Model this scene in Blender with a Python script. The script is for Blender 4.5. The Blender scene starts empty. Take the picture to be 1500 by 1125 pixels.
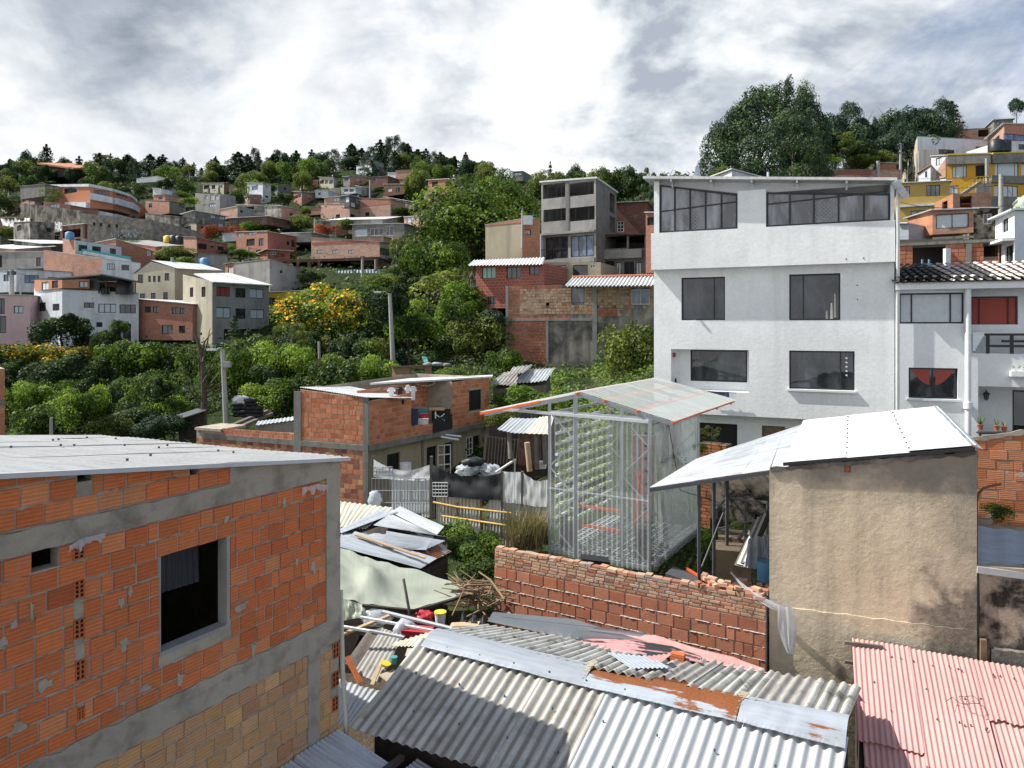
import bpy,math,random
from mathutils import Vector,Matrix,noise as mnoise
random.seed(7)
SC = bpy.context.scene
COL = SC.collection
# ------------------------------------------------------------------ camera
F = 1040.0;HOR = 480.0
cam_d = bpy.data.cameras.new('camera');cam = bpy.data.objects.new('camera',cam_d);COL.objects.link(cam)
cam.location = (0,0,0);cam.rotation_euler = (math.radians(90),0,0)
cam_d.sensor_width = 36;cam_d.lens = F/1500*36;cam_d.shift_y = -(562.5-HOR)/1500
cam_d.clip_start = .1;cam_d.clip_end = 5000
SC.camera = cam
# ------------------------------------------------------------------ light
SUN_EL = 49.0;SUN = Vector((-.975,.185,0)).normalized()*math.cos(math.radians(SUN_EL));SUN.z = math.sin(math.radians(SUN_EL))
sd = bpy.data.lights.new('sun','SUN');sd.energy = 5.0;sd.angle = math.radians(.5);sd.color = (1,.955,.88)
so = bpy.data.objects.new('sun',sd);COL.objects.link(so)
so.rotation_euler = SUN.to_track_quat('Z','Y').to_euler()
W = bpy.data.worlds.new('World');SC.world = W;W.use_nodes = True
SC.view_settings.view_transform = 'Standard';SC.view_settings.look = 'None';SC.view_settings.gamma = 1
SC.view_settings.exposure = 0.58
SC.cycles.max_bounces = 6;SC.cycles.transparent_max_bounces = 24
# ------------------------------------------------------------------ node helpers
class NT:
 def __init__(s,tree):s.t = tree;s.n = tree.nodes;s.l = tree.links
 def add(s,typ,ins=None,**kw):
  n = s.n.new(typ)
  for k,v in kw.items():setattr(n,k,v)
  for k,v in (ins or {}).items():
   sock = n.inputs[k]
   if isinstance(v,bpy.types.NodeSocket):s.l.new(v,sock)
   else:sock.default_value = v
  return n
 def math(s,op,a,b=0.0,c=None,clamp=False):
  n = s.n.new('ShaderNodeMath');n.operation = op;n.use_clamp = clamp
  for i,v in enumerate((a,b) if c is None else (a,b,c)):
   if isinstance(v,bpy.types.NodeSocket):s.l.new(v,n.inputs[i])
   else:n.inputs[i].default_value = v
  return n.outputs[0]
 def mix(s,f,a,b,blend='MIX'):
  n = s.n.new('ShaderNodeMix');n.data_type = 'RGBA';n.blend_type = blend
  for i,v in ((0,f),(6,a),(7,b)):
   if isinstance(v,bpy.types.NodeSocket):s.l.new(v,n.inputs[i])
   else:n.inputs[i].default_value = (v if i == 0 else (*v,1) if len(v) == 3 else v)
  return n.outputs[2]
 def ramp(s,fac,stops,interp='LINEAR'):
  n = s.n.new('ShaderNodeValToRGB');n.color_ramp.interpolation = interp
  cr = n.color_ramp
  while len(cr.elements) < len(stops):cr.elements.new(.5)
  for e,(p,c) in zip(cr.elements,stops):
   e.position = p;e.color = (c,c,c,1) if isinstance(c,(int,float)) else (*c,1)
  s.l.new(fac,n.inputs[0]);return n.outputs[0]
 def noise(s,vec,scale,detail=4,rough=.55,dist=0.0):
  n = s.add('ShaderNodeTexNoise',{'Vector':vec,'Scale':scale,'Detail':detail,'Roughness':rough,'Distortion':dist});return n.outputs[0]
 def mapping(s,vec,scale=(1,1,1),loc=(0,0,0),rot=(0,0,0)):
  return s.add('ShaderNodeMapping',{'Vector':vec,'Scale':scale,'Location':loc,'Rotation':rot}).outputs[0]
# ------------------------------------------------------------------ sky
def build_world():
 t = NT(W.node_tree);t.n.clear()
 sky = t.add('ShaderNodeTexSky',sky_type='NISHITA',sun_disc=False,sun_elevation=math.radians(SUN_EL),
    sun_rotation=math.atan2(SUN.x,SUN.y),altitude=2600,air_density=1.0,dust_density=1.5)
 tc = t.add('ShaderNodeTexCoord')
 sp = t.add('ShaderNodeSeparateXYZ',{0:tc.outputs['Generated']})
 x,y,z = sp.outputs[0],sp.outputs[1],sp.outputs[2]
 zz = t.math('ADD',t.math('MAXIMUM',z,0.0),.42)
 px = t.math('DIVIDE',x,zz);py = t.math('DIVIDE',y,zz)
 v = t.add('ShaderNodeCombineXYZ',{0:px,1:py,2:0.0}).outputs[0]
 # big masses, billows, wisps
 big = t.noise(t.mapping(v,loc=(3.1,1.7,.4)),1.0,2,.5,.3)
 mid = t.noise(t.mapping(v,loc=(7.3,2.2,1.4)),2.6,9,.6,.45)
 wis = t.noise(t.mapping(v,scale=(1.6,.7,1),rot=(0,0,.9),loc=(1.0,5.0,2.)),2.3,10,.64,.9)
 dens = t.math('ADD',t.math('MULTIPLY',big,.45),t.math('ADD',t.math('MULTIPLY',mid,.45),t.math('MULTIPLY',wis,.22)))
 # less cloud toward the upper right of north-east
 side = t.math('MULTIPLY',t.math('SUBTRACT',x,.42),1.0,clamp=False)
 dens = t.math('SUBTRACT',dens,t.math('MULTIPLY',t.math('MAXIMUM',side,0),.50))
 dens = t.math('SUBTRACT',dens,t.math('MULTIPLY',t.math('MAXIMUM',t.math('SUBTRACT',z,.46),0),.55))  # cloud thinned overhead, above the view, to lower the ambient light
 cover = t.ramp(dens,[(.36,0.0),(.50,1.0)])
 shade = t.noise(t.mapping(v,loc=(11.3,4.2,3.4)),1.9,8,.55,.55)
 bright = t.math('ADD',t.math('MULTIPLY',shade,.62),t.math('MULTIPLY',dens,.48))
 bright = t.math('SUBTRACT',bright,t.math('MULTIPLY',t.math('MAXIMUM',t.math('ADD',x,.05),0),.13))
 ccol = t.ramp(bright,[(.41,(.25,.29,.36)),(.475,(.46,.51,.58)),(.53,(.72,.76,.80)),(.60,(.97,.98,1.0))])
 # puffy relief: the same noise sampled twice, the second time toward the sun
 cu = t.mapping(v,loc=(2.2,6.1,5.))
 b1 = t.noise(cu,2.3,9,.56,.25);b2 = t.noise(t.mapping(cu,loc=(-.10,.03,.0)),2.3,9,.56,.25)
 rel = t.math('ADD',t.math('MULTIPLY',t.math('SUBTRACT',b1,b2),3.4),t.math('ADD',.46,t.math('MULTIPLY',t.math('SUBTRACT',b1,.5),1.1)))
 pc = t.ramp(rel,[(.16,(.42,.47,.54)),(.38,(.64,.69,.74)),(.56,(.84,.87,.90)),(.78,(1.0,1.0,1.0))])
 reg = t.math('ADD',.45,t.math('MULTIPLY',t.math('MAXIMUM',t.math('ADD',x,.22),0),1.7),clamp=True)
 cm = t.math('MULTIPLY',t.ramp(b1,[(.44,0.0),(.505,1.0)]),reg)
 ccol = t.mix(cm,ccol,pc)
 ccol = t.mix(1.0,ccol,(7.3,7.3,7.3),'MULTIPLY')
 blue = t.mix(.45,sky.outputs[0],(2.3,2.9,4.1))
 col = t.mix(cover,blue,ccol)
 # bright veil near the horizon
 hz = t.ramp(z,[(0.0,1.0),(.26,0.0)])
 col = t.mix(t.math('MULTIPLY',hz,.45),col,(5.3,5.7,6.1))
 bg = t.add('ShaderNodeBackground',{0:col,1:.1})
 out = t.add('ShaderNodeOutputWorld',{0:bg.outputs[0]})
build_world()
# ------------------------------------------------------------------ materials
def newmat(name):
 m = bpy.data.materials.new(name);m.use_nodes = True
 t = NT(m.node_tree);t.n.clear()
 return m,t
def finish(t,col,rough=.8,bump=None,bstr=.3,bdist=.01,metal=0.0,spec=.5,extra=None):
 ins = {'Roughness':rough,'Metallic':metal,'Specular IOR Level':spec}
 if isinstance(col,bpy.types.NodeSocket):ins['Base Color'] = col
 else:ins['Base Color'] = (*col,1)
 ins.update(extra or {})
 if bump is not None:
  ins['Normal'] = t.add('ShaderNodeBump',{'Height':bump,'Strength':bstr,'Distance':bdist}).outputs[0]
 b = t.add('ShaderNodeBsdfPrincipled',ins)
 t.add('ShaderNodeOutputMaterial',{0:b.outputs[0]})
 return b
def objco(t):return t.add('ShaderNodeTexCoord').outputs['Object']
def uvco(t):return t.add('ShaderNodeTexCoord').outputs['UV']
def m_bricks(name,cols,mort=(.30,.28,.25),smear=.30,groove=5,dirt=(.10,.07,.05),dirtamt=.35,bh=.2):
 """hollow clay blocks that are modelled one by one; colour varies per block through the 'rnd' attribute"""
 m,t = newmat(name)
 a = t.add('ShaderNodeAttribute',attribute_name='rnd');s = t.add('ShaderNodeSeparateColor',{0:a.outputs[0]})
 stops = [((i+.02)/len(cols),c) for i,c in enumerate(cols)]
 base = t.ramp(s.outputs[0],stops,'CONSTANT')
 base = t.mix(t.math('MULTIPLY',s.outputs[1],.55),base,t.ramp(s.outputs[2],stops,'LINEAR'))
 uv = uvco(t);ob = objco(t)
 n1 = t.noise(uv,2.2,5,.6);n2 = t.noise(uv,22,4,.6)
 st = t.noise(t.mapping(uv,scale=(6,60,1)),1.0,3,.6)
 val = t.math('ADD',t.math('MULTIPLY',n2,.34),t.math('ADD',.70,t.math('MULTIPLY',s.outputs[1],.26)))
 val = t.math('MULTIPLY',val,t.ramp(st,[(.3,.86),(.7,1.1)]))
 spz = t.add('ShaderNodeSeparateXYZ',{0:uv}).outputs[1]
 if groove:val = t.math('MULTIPLY',val,t.math('ADD',1.0,t.math('MULTIPLY',t.math('SINE',t.math('MULTIPLY',spz,groove*6.283/bh)),.11)))
 base = t.mix(1.0,base,t.add('ShaderNodeCombineColor',{0:val,1:val,2:val}).outputs[0],'MULTIPLY')
 base = t.mix(t.math('MULTIPLY',t.ramp(n1,[(.52,0.0),(.72,1.0)]),dirtamt),base,dirt)
 sm = t.noise(t.mapping(uv,loc=(5,9,0)),1.35,7,.66,.4)
 smk = t.ramp(sm,[(.60,0.0),(.63,1.0)])
 pale = t.noise(t.mapping(uv,loc=(15,3,0)),1.2,5,.6)
 base = t.mix(t.math('MULTIPLY',t.ramp(pale,[(.50,0.0),(.70,.55)]),smear),base,t.mix(.5,base,(.52,.40,.33)))
 base = t.mix(t.math('MULTIPLY',smk,smear*2.6,clamp=True),base,mort)
 sp = t.add('ShaderNodeSeparateXYZ',{0:uv})
 gr = t.math('SINE',t.math('MULTIPLY',sp.outputs[1],groove*6.283/bh))
 bump = t.math('ADD',t.math('MULTIPLY',gr,.32),t.math('ADD',n2,t.math('MULTIPLY',smk,.9)))
 finish(t,base,.86,bump,.42,.008,spec=.25)
 return m
def m_plaster(name,col,dirt=(.10,.10,.09),amt=.3,scale=1.0,bump=.25,vert=False,lo=.48,hi=.72,col2=None):
 m,t = newmat(name);ob = objco(t)
 n1 = t.noise(ob,1.1*scale,7,.62,.3);n2 = t.noise(ob,14*scale,6,.65);n3 = t.noise(t.mapping(ob,loc=(3,8,1)),.45*scale,4,.6)
 c = t.mix(t.ramp(n3,[(.35,0.0),(.65,1.0)]),col,col2 or tuple(v*.88 for v in col))
 c = t.mix(t.math('MULTIPLY',t.ramp(n1,[(lo,0.0),(hi,1.0)]),amt),c,dirt)
 if vert:
  st = t.noise(t.mapping(ob,scale=(2.2,2.2,.16),loc=(4,1,0)),1.1*scale,6,.62)
  c = t.mix(t.math('MULTIPLY',t.ramp(st,[(.50,0.0),(.68,1.0)]),amt*1.0),c,dirt)
 fine = t.noise(ob,60*scale,3,.6)
 v = t.ramp(n2,[(.2,.88),(.8,1.06)])
 c = t.mix(1.0,c,v,'MULTIPLY')
 finish(t,c,.9,t.math('ADD',n2,t.math('MULTIPLY',fine,.4)),bump,.02,spec=.2)
 return m
def m_brickfar(name,c1,c2,mort=(.30,.27,.24),w=.38,h=.24,dirt=.3):
 m,t = newmat(name);uv = uvco(t)
 b = t.add('ShaderNodeTexBrick',{'Vector':uv,'Color1':(*c1,1),'Color2':(*c2,1),'Mortar':(*mort,1),'Scale':1.0,
    'Mortar Size':.016,'Brick Width':w,'Row Height':h,'Bias':0.0,'Mortar Smooth':.2})
 n1 = t.noise(uv,.8,6,.65);n2 = t.noise(uv,5,4,.6)
 c = t.mix(t.math('MULTIPLY',t.ramp(n1,[(.46,0.0),(.68,1.0)]),dirt),b.outputs[0],(.14,.12,.10))
 n3 = t.noise(t.mapping(uv,loc=(9,4,0)),.55,6,.7)
 c = t.mix(t.math('MULTIPLY',t.ramp(n3,[(.56,0.0),(.66,1.0)]),.55),c,(.30,.26,.22))
 c = t.mix(1.0,c,t.ramp(n2,[(.2,.8),(.8,1.12)]),'MULTIPLY')
 finish(t,c,.9,b.outputs[1],-.3,.01,spec=.2)
 return m
def m_sheet(name,col,trough=0.0,band=None,rust=0.0,dirt=.25,rough=.45,metal=.0,streak=3.0,dirtc=(.10,.10,.09),rustc=(.30,.105,.035),axis='v',moss=0.0,spec=.4):
 """roof sheets; uv: u across the corrugations in metres, v down the slope"""
 m,t = newmat(name);uv = uvco(t)
 n = t.noise(t.mapping(uv,scale=(streak,.35,1) if axis == 'v' else (.35,streak,1)),2.2,7,.65)
 n2 = t.noise(uv,1.1,6,.6,.4);n3 = t.noise(uv,30,3,.6)
 c = t.mix(t.math('MULTIPLY',t.ramp(n,[(.42,0.0),(.70,1.0)]),dirt),col,dirtc)
 c = t.mix(t.math('MULTIPLY',t.ramp(n2,[(.50,0.0),(.72,1.0)]),dirt*.8),c,tuple(v*1.6 for v in dirtc))
 if rust > 0:
  r = t.math('ADD',t.math('MULTIPLY',n,.5),t.math('MULTIPLY',n2,.55))
  lo = .68-.20*rust
  if band:r = t.math('ADD',r,t.math('MULTIPLY',t.math('SUBTRACT',t.add('ShaderNodeSeparateXYZ',{0:uv}).outputs[1],band[0]),band[1]))
  rm = t.ramp(r,[(lo,0.0),(lo+.035,1.0)])
  rc = t.mix(t.ramp(n3,[(.3,0.0),(.7,1.0)]),rustc,tuple(v*.55 for v in rustc))
  c = t.mix(rm,c,rc)
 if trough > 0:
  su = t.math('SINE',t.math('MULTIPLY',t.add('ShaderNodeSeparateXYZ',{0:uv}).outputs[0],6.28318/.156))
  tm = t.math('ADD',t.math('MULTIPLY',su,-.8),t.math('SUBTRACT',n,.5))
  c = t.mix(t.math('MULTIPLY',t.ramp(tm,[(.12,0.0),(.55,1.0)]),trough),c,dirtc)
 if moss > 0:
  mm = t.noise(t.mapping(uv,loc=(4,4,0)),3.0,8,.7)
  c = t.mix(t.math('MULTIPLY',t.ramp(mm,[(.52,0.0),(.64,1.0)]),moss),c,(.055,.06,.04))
 c = t.mix(1.0,c,t.ramp(n3,[(.2,.93),(.8,1.04)]),'MULTIPLY')
 finish(t,c,rough,n3,.12,.004,metal=metal,spec=spec)
 return m
def m_flat(name,col,rough=.6,metal=0.0,spec=.4,var=.12):
 m,t = newmat(name);ob = objco(t)
 n = t.noise(ob,6,5,.6)
 c = t.mix(1.0,col,t.ramp(n,[(.25,1-var),(.75,1+var*.5)]),'MULTIPLY')
 finish(t,c,rough,metal=metal,spec=spec,bump=n,bstr=.08)
 return m
def m_glass(name,col=(.018,.022,.026),rough=.04):
 m,t = newmat(name);ob = objco(t)
 n = t.noise(ob,.9,2,.5)
 iv = t.noise(t.mapping(ob,scale=(1,1,.45)),1.7,5,.6,.6)
 b = finish(t,t.mix(t.ramp(iv,[(.42,0.0),(.66,1.0)]),col,tuple(k*3.2+.02 for k in col)),rough,bump=n,bstr=.14,bdist=.05,spec=.9)
 return m
def m_leaf(name,cols,trans=.35,rough=.6,obvar=.25):
 m,t = newmat(name)
 a = t.add('ShaderNodeAttribute',attribute_name='rnd');s = t.add('ShaderNodeSeparateColor',{0:a.outputs[0]})
 c = t.ramp(s.outputs[0],[(i/(len(cols)-1) if len(cols) > 1 else 0,k) for i,k in enumerate(cols)])
 oi = t.add('ShaderNodeObjectInfo')
 v = t.math('ADD',1-obvar/2,t.math('MULTIPLY',oi.outputs['Random'],obvar))
 v = t.math('MULTIPLY',v,t.math('ADD',.75,t.math('MULTIPLY',s.outputs[1],.5)))
 c = t.mix(1.0,c,t.add('ShaderNodeCombineColor',{0:v,1:v,2:t.math('MULTIPLY',v,.95)}).outputs[0],'MULTIPLY')
 p = t.add('ShaderNodeBsdfPrincipled',{'Base Color':c,'Roughness':rough,'Specular IOR Level':.25})
 tr = t.add('ShaderNodeBsdfTranslucent',{'Color':t.mix(1.0,c,(1.25,1.3,.6),'MULTIPLY')})
 mx = t.add('ShaderNodeMixShader',{0:trans,1:p.outputs[0],2:tr.outputs[0]})
 t.add('ShaderNodeOutputMaterial',{0:mx.outputs[0]})
 return m
def m_film(name,col=(.8,.83,.82),alpha=.6,rough=.35,streak=0.0):
 """thin plastic film or polycarbonate: partly see-through, partly pale"""
 m,t = newmat(name);uv = uvco(t)
 n = t.noise(t.mapping(uv,scale=(5,.4,1)),2.5,6,.6)
 al = t.math('ADD',alpha-streak*.5,t.math('MULTIPLY',t.ramp(n,[(.3,0.0),(.75,1.0)]),streak),clamp=True)
 p = t.add('ShaderNodeBsdfPrincipled',{'Base Color':(*col,1),'Roughness':rough,'Specular IOR Level':.6})
 tl = t.add('ShaderNodeBsdfTranslucent',{'Color':(*col,1)})
 mm = t.add('ShaderNodeMixShader',{0:.45,1:p.outputs[0],2:tl.outputs[0]})
 tp = t.add('ShaderNodeBsdfTransparent',{'Color':(.93,.95,.95,1)})
 mx = t.add('ShaderNodeMixShader',{0:al,1:tp.outputs[0],2:mm.outputs[0]})
 t.add('ShaderNodeOutputMaterial',{0:mx.outputs[0]})
 return m
M = {}
O1,O2,O3,O4 = (.57,.165,.056),(.52,.143,.050),(.60,.190,.070),(.44,.115,.044)
M['brick_left'] = m_bricks('brick_left',[O1,O2,O1,O3,O1,O4,O1,(.60,.19,.07),O2,O3,O1,(.62,.27,.12)],smear=.07,dirtamt=.16,mort=(.34,.31,.25))
M['brick_left_low'] = m_bricks('brick_left_low',[(.54,.30,.155),(.53,.31,.155),(.58,.35,.18),(.56,.33,.17),(.50,.26,.14),(.55,.33,.165),(.57,.32,.14)],smear=.10,groove=5,dirtamt=.15)
M['brick_mid'] = m_bricks('brick_mid',[(.52,.205,.11),(.46,.165,.08),(.55,.24,.14),(.42,.14,.07)],smear=.06,dirtamt=.15)
M['brick_mid2'] = m_bricks('brick_mid2',[(.50,.20,.10),(.34,.11,.065),(.55,.30,.17),(.22,.085,.06)],smear=.12)
M['brick_wall'] = m_bricks('brick_wall',[(.42,.165,.10),(.38,.14,.085),(.46,.20,.125),(.40,.15,.08)],smear=.04,groove=0,dirtamt=.3)
M['brick_small'] = m_bricks('brick_small',[(.46,.20,.12),(.50,.30,.19),(.40,.30,.24),(.34,.14,.09),(.54,.36,.24)],smear=.25,groove=0,dirtamt=.5)
M['squeeze'] = m_plaster('squeeze',(.50,.46,.40),dirt=(.25,.22,.18),amt=.6,scale=6)
M['brick_pale'] = m_bricks('brick_pale',[(.50,.34,.22),(.46,.30,.19),(.54,.40,.27),(.42,.20,.12),(.48,.36,.26)],smear=.22,dirtamt=.35)
M['brick_right'] = m_bricks('brick_right',[(.58,.23,.10),(.52,.18,.08),(.60,.27,.14)],smear=.30,mort=(.50,.46,.42),dirtamt=.15)
M['mortar'] = m_plaster('mortar',(.44,.39,.31),amt=.5,scale=3)
M['mortar_dark'] = m_plaster('mortar_dark',(.12,.10,.085),amt=.5,scale=3)
M['concrete'] = m_plaster('concrete',(.47,.42,.34),dirt=(.15,.135,.11),amt=.75,scale=2.6,bump=.9)
M['concrete_dark'] = m_plaster('concrete_dark',(.23,.225,.21),dirt=(.08,.08,.075),amt=.6,scale=1.3,bump=.4,vert=True)
M['concrete_grey'] = m_plaster('concrete_grey',(.36,.35,.335),dirt=(.13,.125,.12),amt=.5,scale=.6,vert=True)
M['white'] = m_plaster('white',(.87,.895,.90),dirt=(.60,.62,.62),amt=.35,scale=.7,bump=.35,vert=True)
M['white_clean'] = m_plaster('white_clean',(.80,.83,.85),dirt=(.6,.6,.6),amt=.2,scale=.7,bump=.2)
M['white_old'] = m_plaster('white_old',(.66,.70,.74),dirt=(.28,.29,.30),amt=.45,scale=.5,vert=True)
M['cream'] = m_plaster('cream',(.60,.56,.43),dirt=(.35,.32,.25),amt=.35,scale=.4,vert=True)
M['pink'] = m_plaster('pink',(.66,.48,.48),dirt=(.35,.25,.25),amt=.3,scale=.4,vert=True)
M['yellow'] = m_plaster('yellow',(.58,.44,.045),dirt=(.3,.22,.05),amt=.3,scale=.4,vert=True)
M['ochre'] = m_plaster('ochre',(.52,.36,.12),dirt=(.28,.2,.08),amt=.4,scale=.4,vert=True)
M['orange'] = m_plaster('orange',(.66,.36,.05),dirt=(.4,.2,.04),amt=.25,scale=.4)
M['beige_side'] = m_plaster('beige_side',(.50,.46,.36),dirt=(.25,.23,.19),amt=.5,scale=.4,vert=True)
M['tan'] = m_plaster('tan',(.44,.385,.29),dirt=(.20,.175,.13),amt=.5,scale=.4,vert=True)
M['beige'] = m_plaster('beige',(.66,.56,.40),dirt=(.24,.215,.17),amt=.55,scale=.62,bump=.9,vert=True,col2=(.48,.40,.27))
def m_beige():
 m,t = newmat('beige_stained');uv = uvco(t);ob = objco(t);s = t.add('ShaderNodeSeparateXYZ',{0:uv});u,z = s.outputs[0],s.outputs[1]
 n1 = t.noise(ob,1.5,7,.62,.3);n2 = t.noise(ob,9,6,.65);n3 = t.noise(t.mapping(ob,loc=(3,8,1)),.8,5,.6)
 c = t.mix(t.ramp(n3,[(.35,0.0),(.65,1.0)]),(.74,.64,.47),(.66,.555,.39))
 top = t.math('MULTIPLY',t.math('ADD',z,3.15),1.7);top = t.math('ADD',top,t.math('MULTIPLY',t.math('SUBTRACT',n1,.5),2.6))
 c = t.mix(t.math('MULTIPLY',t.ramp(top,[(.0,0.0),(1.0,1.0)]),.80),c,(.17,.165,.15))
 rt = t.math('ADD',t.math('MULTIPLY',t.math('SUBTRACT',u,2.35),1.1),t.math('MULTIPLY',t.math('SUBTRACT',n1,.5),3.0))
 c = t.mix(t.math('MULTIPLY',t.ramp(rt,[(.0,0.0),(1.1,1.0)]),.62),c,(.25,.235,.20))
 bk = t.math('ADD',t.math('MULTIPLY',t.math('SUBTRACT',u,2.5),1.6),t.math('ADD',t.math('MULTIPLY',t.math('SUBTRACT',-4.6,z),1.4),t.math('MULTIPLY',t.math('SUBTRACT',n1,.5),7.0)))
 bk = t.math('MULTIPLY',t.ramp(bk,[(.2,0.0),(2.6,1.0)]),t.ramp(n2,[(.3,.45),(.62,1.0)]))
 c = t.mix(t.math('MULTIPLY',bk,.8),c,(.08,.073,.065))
 st = t.noise(t.mapping(ob,scale=(2.6,2.6,.2)),1.3,6,.62);c = t.mix(t.math('MULTIPLY',t.ramp(st,[(.5,0.0),(.68,1.0)]),.35),c,(.24,.22,.18))
 c = t.mix(1.0,c,t.ramp(n2,[(.2,.82),(.8,1.08)]),'MULTIPLY')
 fine = t.noise(ob,45,4,.6);finish(t,c,.92,t.math('ADD',t.math('ADD',n2,t.math('MULTIPLY',n1,1.5)),t.math('MULTIPLY',fine,.35)),.55,.025,spec=.15);return m
M['beige_wall'] = m_beige()
M['stained'] = m_plaster('stained',(.40,.34,.27),dirt=(.035,.033,.03),amt=1.0,scale=1.5,bump=.9,lo=.44,hi=.58)
M['stained_grey'] = m_plaster('stained_grey',(.44,.41,.36),dirt=(.075,.07,.065),amt=.9,scale=.45,bump=.6,vert=True,lo=.42,hi=.6)
M['stone'] = m_plaster('stone',(.36,.33,.28),dirt=(.13,.12,.10),amt=.75,scale=1.2,bump=1.0,lo=.40,hi=.6)
M['brick_far'] = m_brickfar('brick_far',(.46,.20,.13),(.38,.15,.10))
M['brick_far2'] = m_brickfar('brick_far2',(.50,.27,.19),(.42,.20,.14),dirt=.5)
M['brick_red'] = m_brickfar('brick_red',(.38,.105,.07),(.30,.08,.055))
M['brick_pink'] = m_brickfar('brick_pink',(.56,.36,.28),(.48,.27,.20),dirt=.4)
M['brick_orange'] = m_brickfar('brick_orange',(.56,.24,.12),(.46,.18,.09),dirt=.2)
M['brick_dark'] = m_brickfar('brick_dark',(.20,.085,.06),(.14,.065,.05),mort=(.10,.09,.08),dirt=.6)
M['brick_clean'] = m_brickfar('brick_clean',(.50,.19,.10),(.46,.17,.09),mort=(.42,.2,.13),w=.25,h=.1,dirt=.15)
M['zinc'] = m_sheet('zinc',(.50,.54,.58),dirt=.45,rough=.42,metal=.15)
M['zinc_white'] = m_sheet('zinc_white',(.68,.69,.69),dirt=.3,rough=.5)
M['zinc_far'] = m_sheet('zinc_far',(.66,.67,.67),dirt=.35,rough=.6)
M['zinc_old'] = m_sheet('zinc_old',(.50,.53,.56),rust=.25,dirt=.45,rough=.5,metal=.15)
M['zinc_rust3'] = m_sheet('zinc_rust3',(.38,.43,.48),band=(2.20,.36),rust=1.05,dirt=.3,rough=.5,metal=.1,axis='u')
M['zinc_rust'] = m_sheet('zinc_rust',(.38,.43,.48),rust=.95,dirt=.3,rough=.5,metal=.1,axis='u')
M['zinc_rust2'] = m_sheet('zinc_rust2',(.38,.42,.47),rust=.30,dirt=.3,rough=.5,metal=.1,axis='u')
M['zinc_grey'] = m_sheet('zinc_grey',(.33,.37,.42),dirt=.4,rough=.5,metal=.1,axis='u',dirtc=(.16,.15,.15))
M['roof_left'] = m_sheet('roof_left',(.47,.48,.475),dirt=.5,rough=.5,metal=.1,dirtc=(.22,.21,.18),axis='u')
M['fibre_old'] = m_sheet('fibre_old',(.54,.53,.49),trough=.75,dirt=.6,rough=.85,dirtc=(.20,.18,.15),moss=.32,spec=.2)  # moss mottling, made stronger to paint in extra shade on the near-left roof
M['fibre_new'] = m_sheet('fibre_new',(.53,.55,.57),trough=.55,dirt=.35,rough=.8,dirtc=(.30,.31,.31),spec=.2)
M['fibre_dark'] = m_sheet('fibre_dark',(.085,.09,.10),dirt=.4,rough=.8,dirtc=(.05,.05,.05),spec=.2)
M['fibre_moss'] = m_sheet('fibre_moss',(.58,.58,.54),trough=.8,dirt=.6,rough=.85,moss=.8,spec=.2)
M['fibre_dirty'] = m_sheet('fibre_dirty',(.40,.385,.36),dirt=.6,rough=.85,moss=.5,spec=.2,rust=.05)
M['sheet_pink'] = m_sheet('sheet_pink',(.58,.33,.31),dirt=.6,rough=.6,dirtc=(.42,.22,.20),spec=.3)
M['sheet_pink2'] = m_sheet('sheet_pink2',(.58,.31,.28),dirt=.45,rough=.6,dirtc=(.36,.17,.16),spec=.3)
M['sheet_pinkblack'] = m_sheet('sheet_pinkblack',(.56,.27,.27),rust=.90,rustc=(.035,.04,.045),dirt=.2,rough=.6,axis='u')
M['sheet_cream'] = m_sheet('sheet_cream',(.62,.60,.48),dirt=.4,rough=.6,dirtc=(.2,.15,.1))
M['glass'] = m_glass('glass');M['glass_blue'] = m_glass('glass_blue',(.05,.07,.11),.08)
M['glass_grey'] = m_glass('glass_grey',(.085,.09,.10),.15);M['glass_green'] = m_flat('glass_green',(.33,.50,.42),.25)
M['black'] = m_flat('black',(.012,.012,.013),.7);M['frame_dark'] = m_flat('frame_dark',(.025,.027,.03),.5)
M['frame_white'] = m_flat('frame_white',(.70,.71,.71),.5);M['frame_grey'] = m_flat('frame_grey',(.35,.36,.38),.5)
M['curtain'] = m_flat('curtain',(.55,.60,.64),.8);M['curtain_red'] = m_flat('curtain_red',(.36,.075,.06),.8);M['curtain_grey'] = m_flat('curtain_grey',(.25,.28,.30),.8)
M['steel'] = m_flat('steel',(.40,.43,.46),.35,metal=.5);M['steel_dark'] = m_flat('steel_dark',(.075,.082,.09),.5)
M['orange_paint'] = m_flat('orange_paint',(.80,.13,.035),.5);M['galv'] = m_flat('galv',(.55,.58,.60),.4,metal=.2)
M['pipe'] = m_flat('pipe',(.60,.60,.50),.5);M['pvc_white'] = m_flat('pvc_white',(.75,.78,.78),.4)
M['wood'] = m_flat('wood',(.22,.15,.09),.85,var=.4);M['wood_grey'] = m_flat('wood_grey',(.17,.15,.13),.9,var=.4)
M['wood_pale'] = m_flat('wood_pale',(.48,.36,.22),.85,var=.3);M['bamboo'] = m_flat('bamboo',(.55,.36,.08),.6,var=.3)
M['wood_dark'] = m_flat('wood_dark',(.055,.042,.035),.9,var=.4)
M['pole'] = m_flat('pole',(.36,.36,.34),.85);M['tyre'] = m_flat('tyre',(.018,.018,.02),.75)
M['plastic_black'] = m_flat('plastic_black',(.02,.022,.026),.45);M['plastic_red'] = m_flat('plastic_red',(.50,.04,.05),.5)
M['plastic_blue'] = m_flat('plastic_blue',(.12,.30,.48),.5);M['plastic_yellow'] = m_flat('plastic_yellow',(.75,.52,.05),.5)
M['teal'] = m_flat('teal',(.05,.30,.30),.6);M['cloth_white'] = m_flat('cloth_white',(.75,.76,.78),.8)
M['cloth_black'] = m_flat('cloth_black',(.02,.02,.025),.8);M['cloth_red'] = m_flat('cloth_red',(.42,.03,.06),.8)
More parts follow.
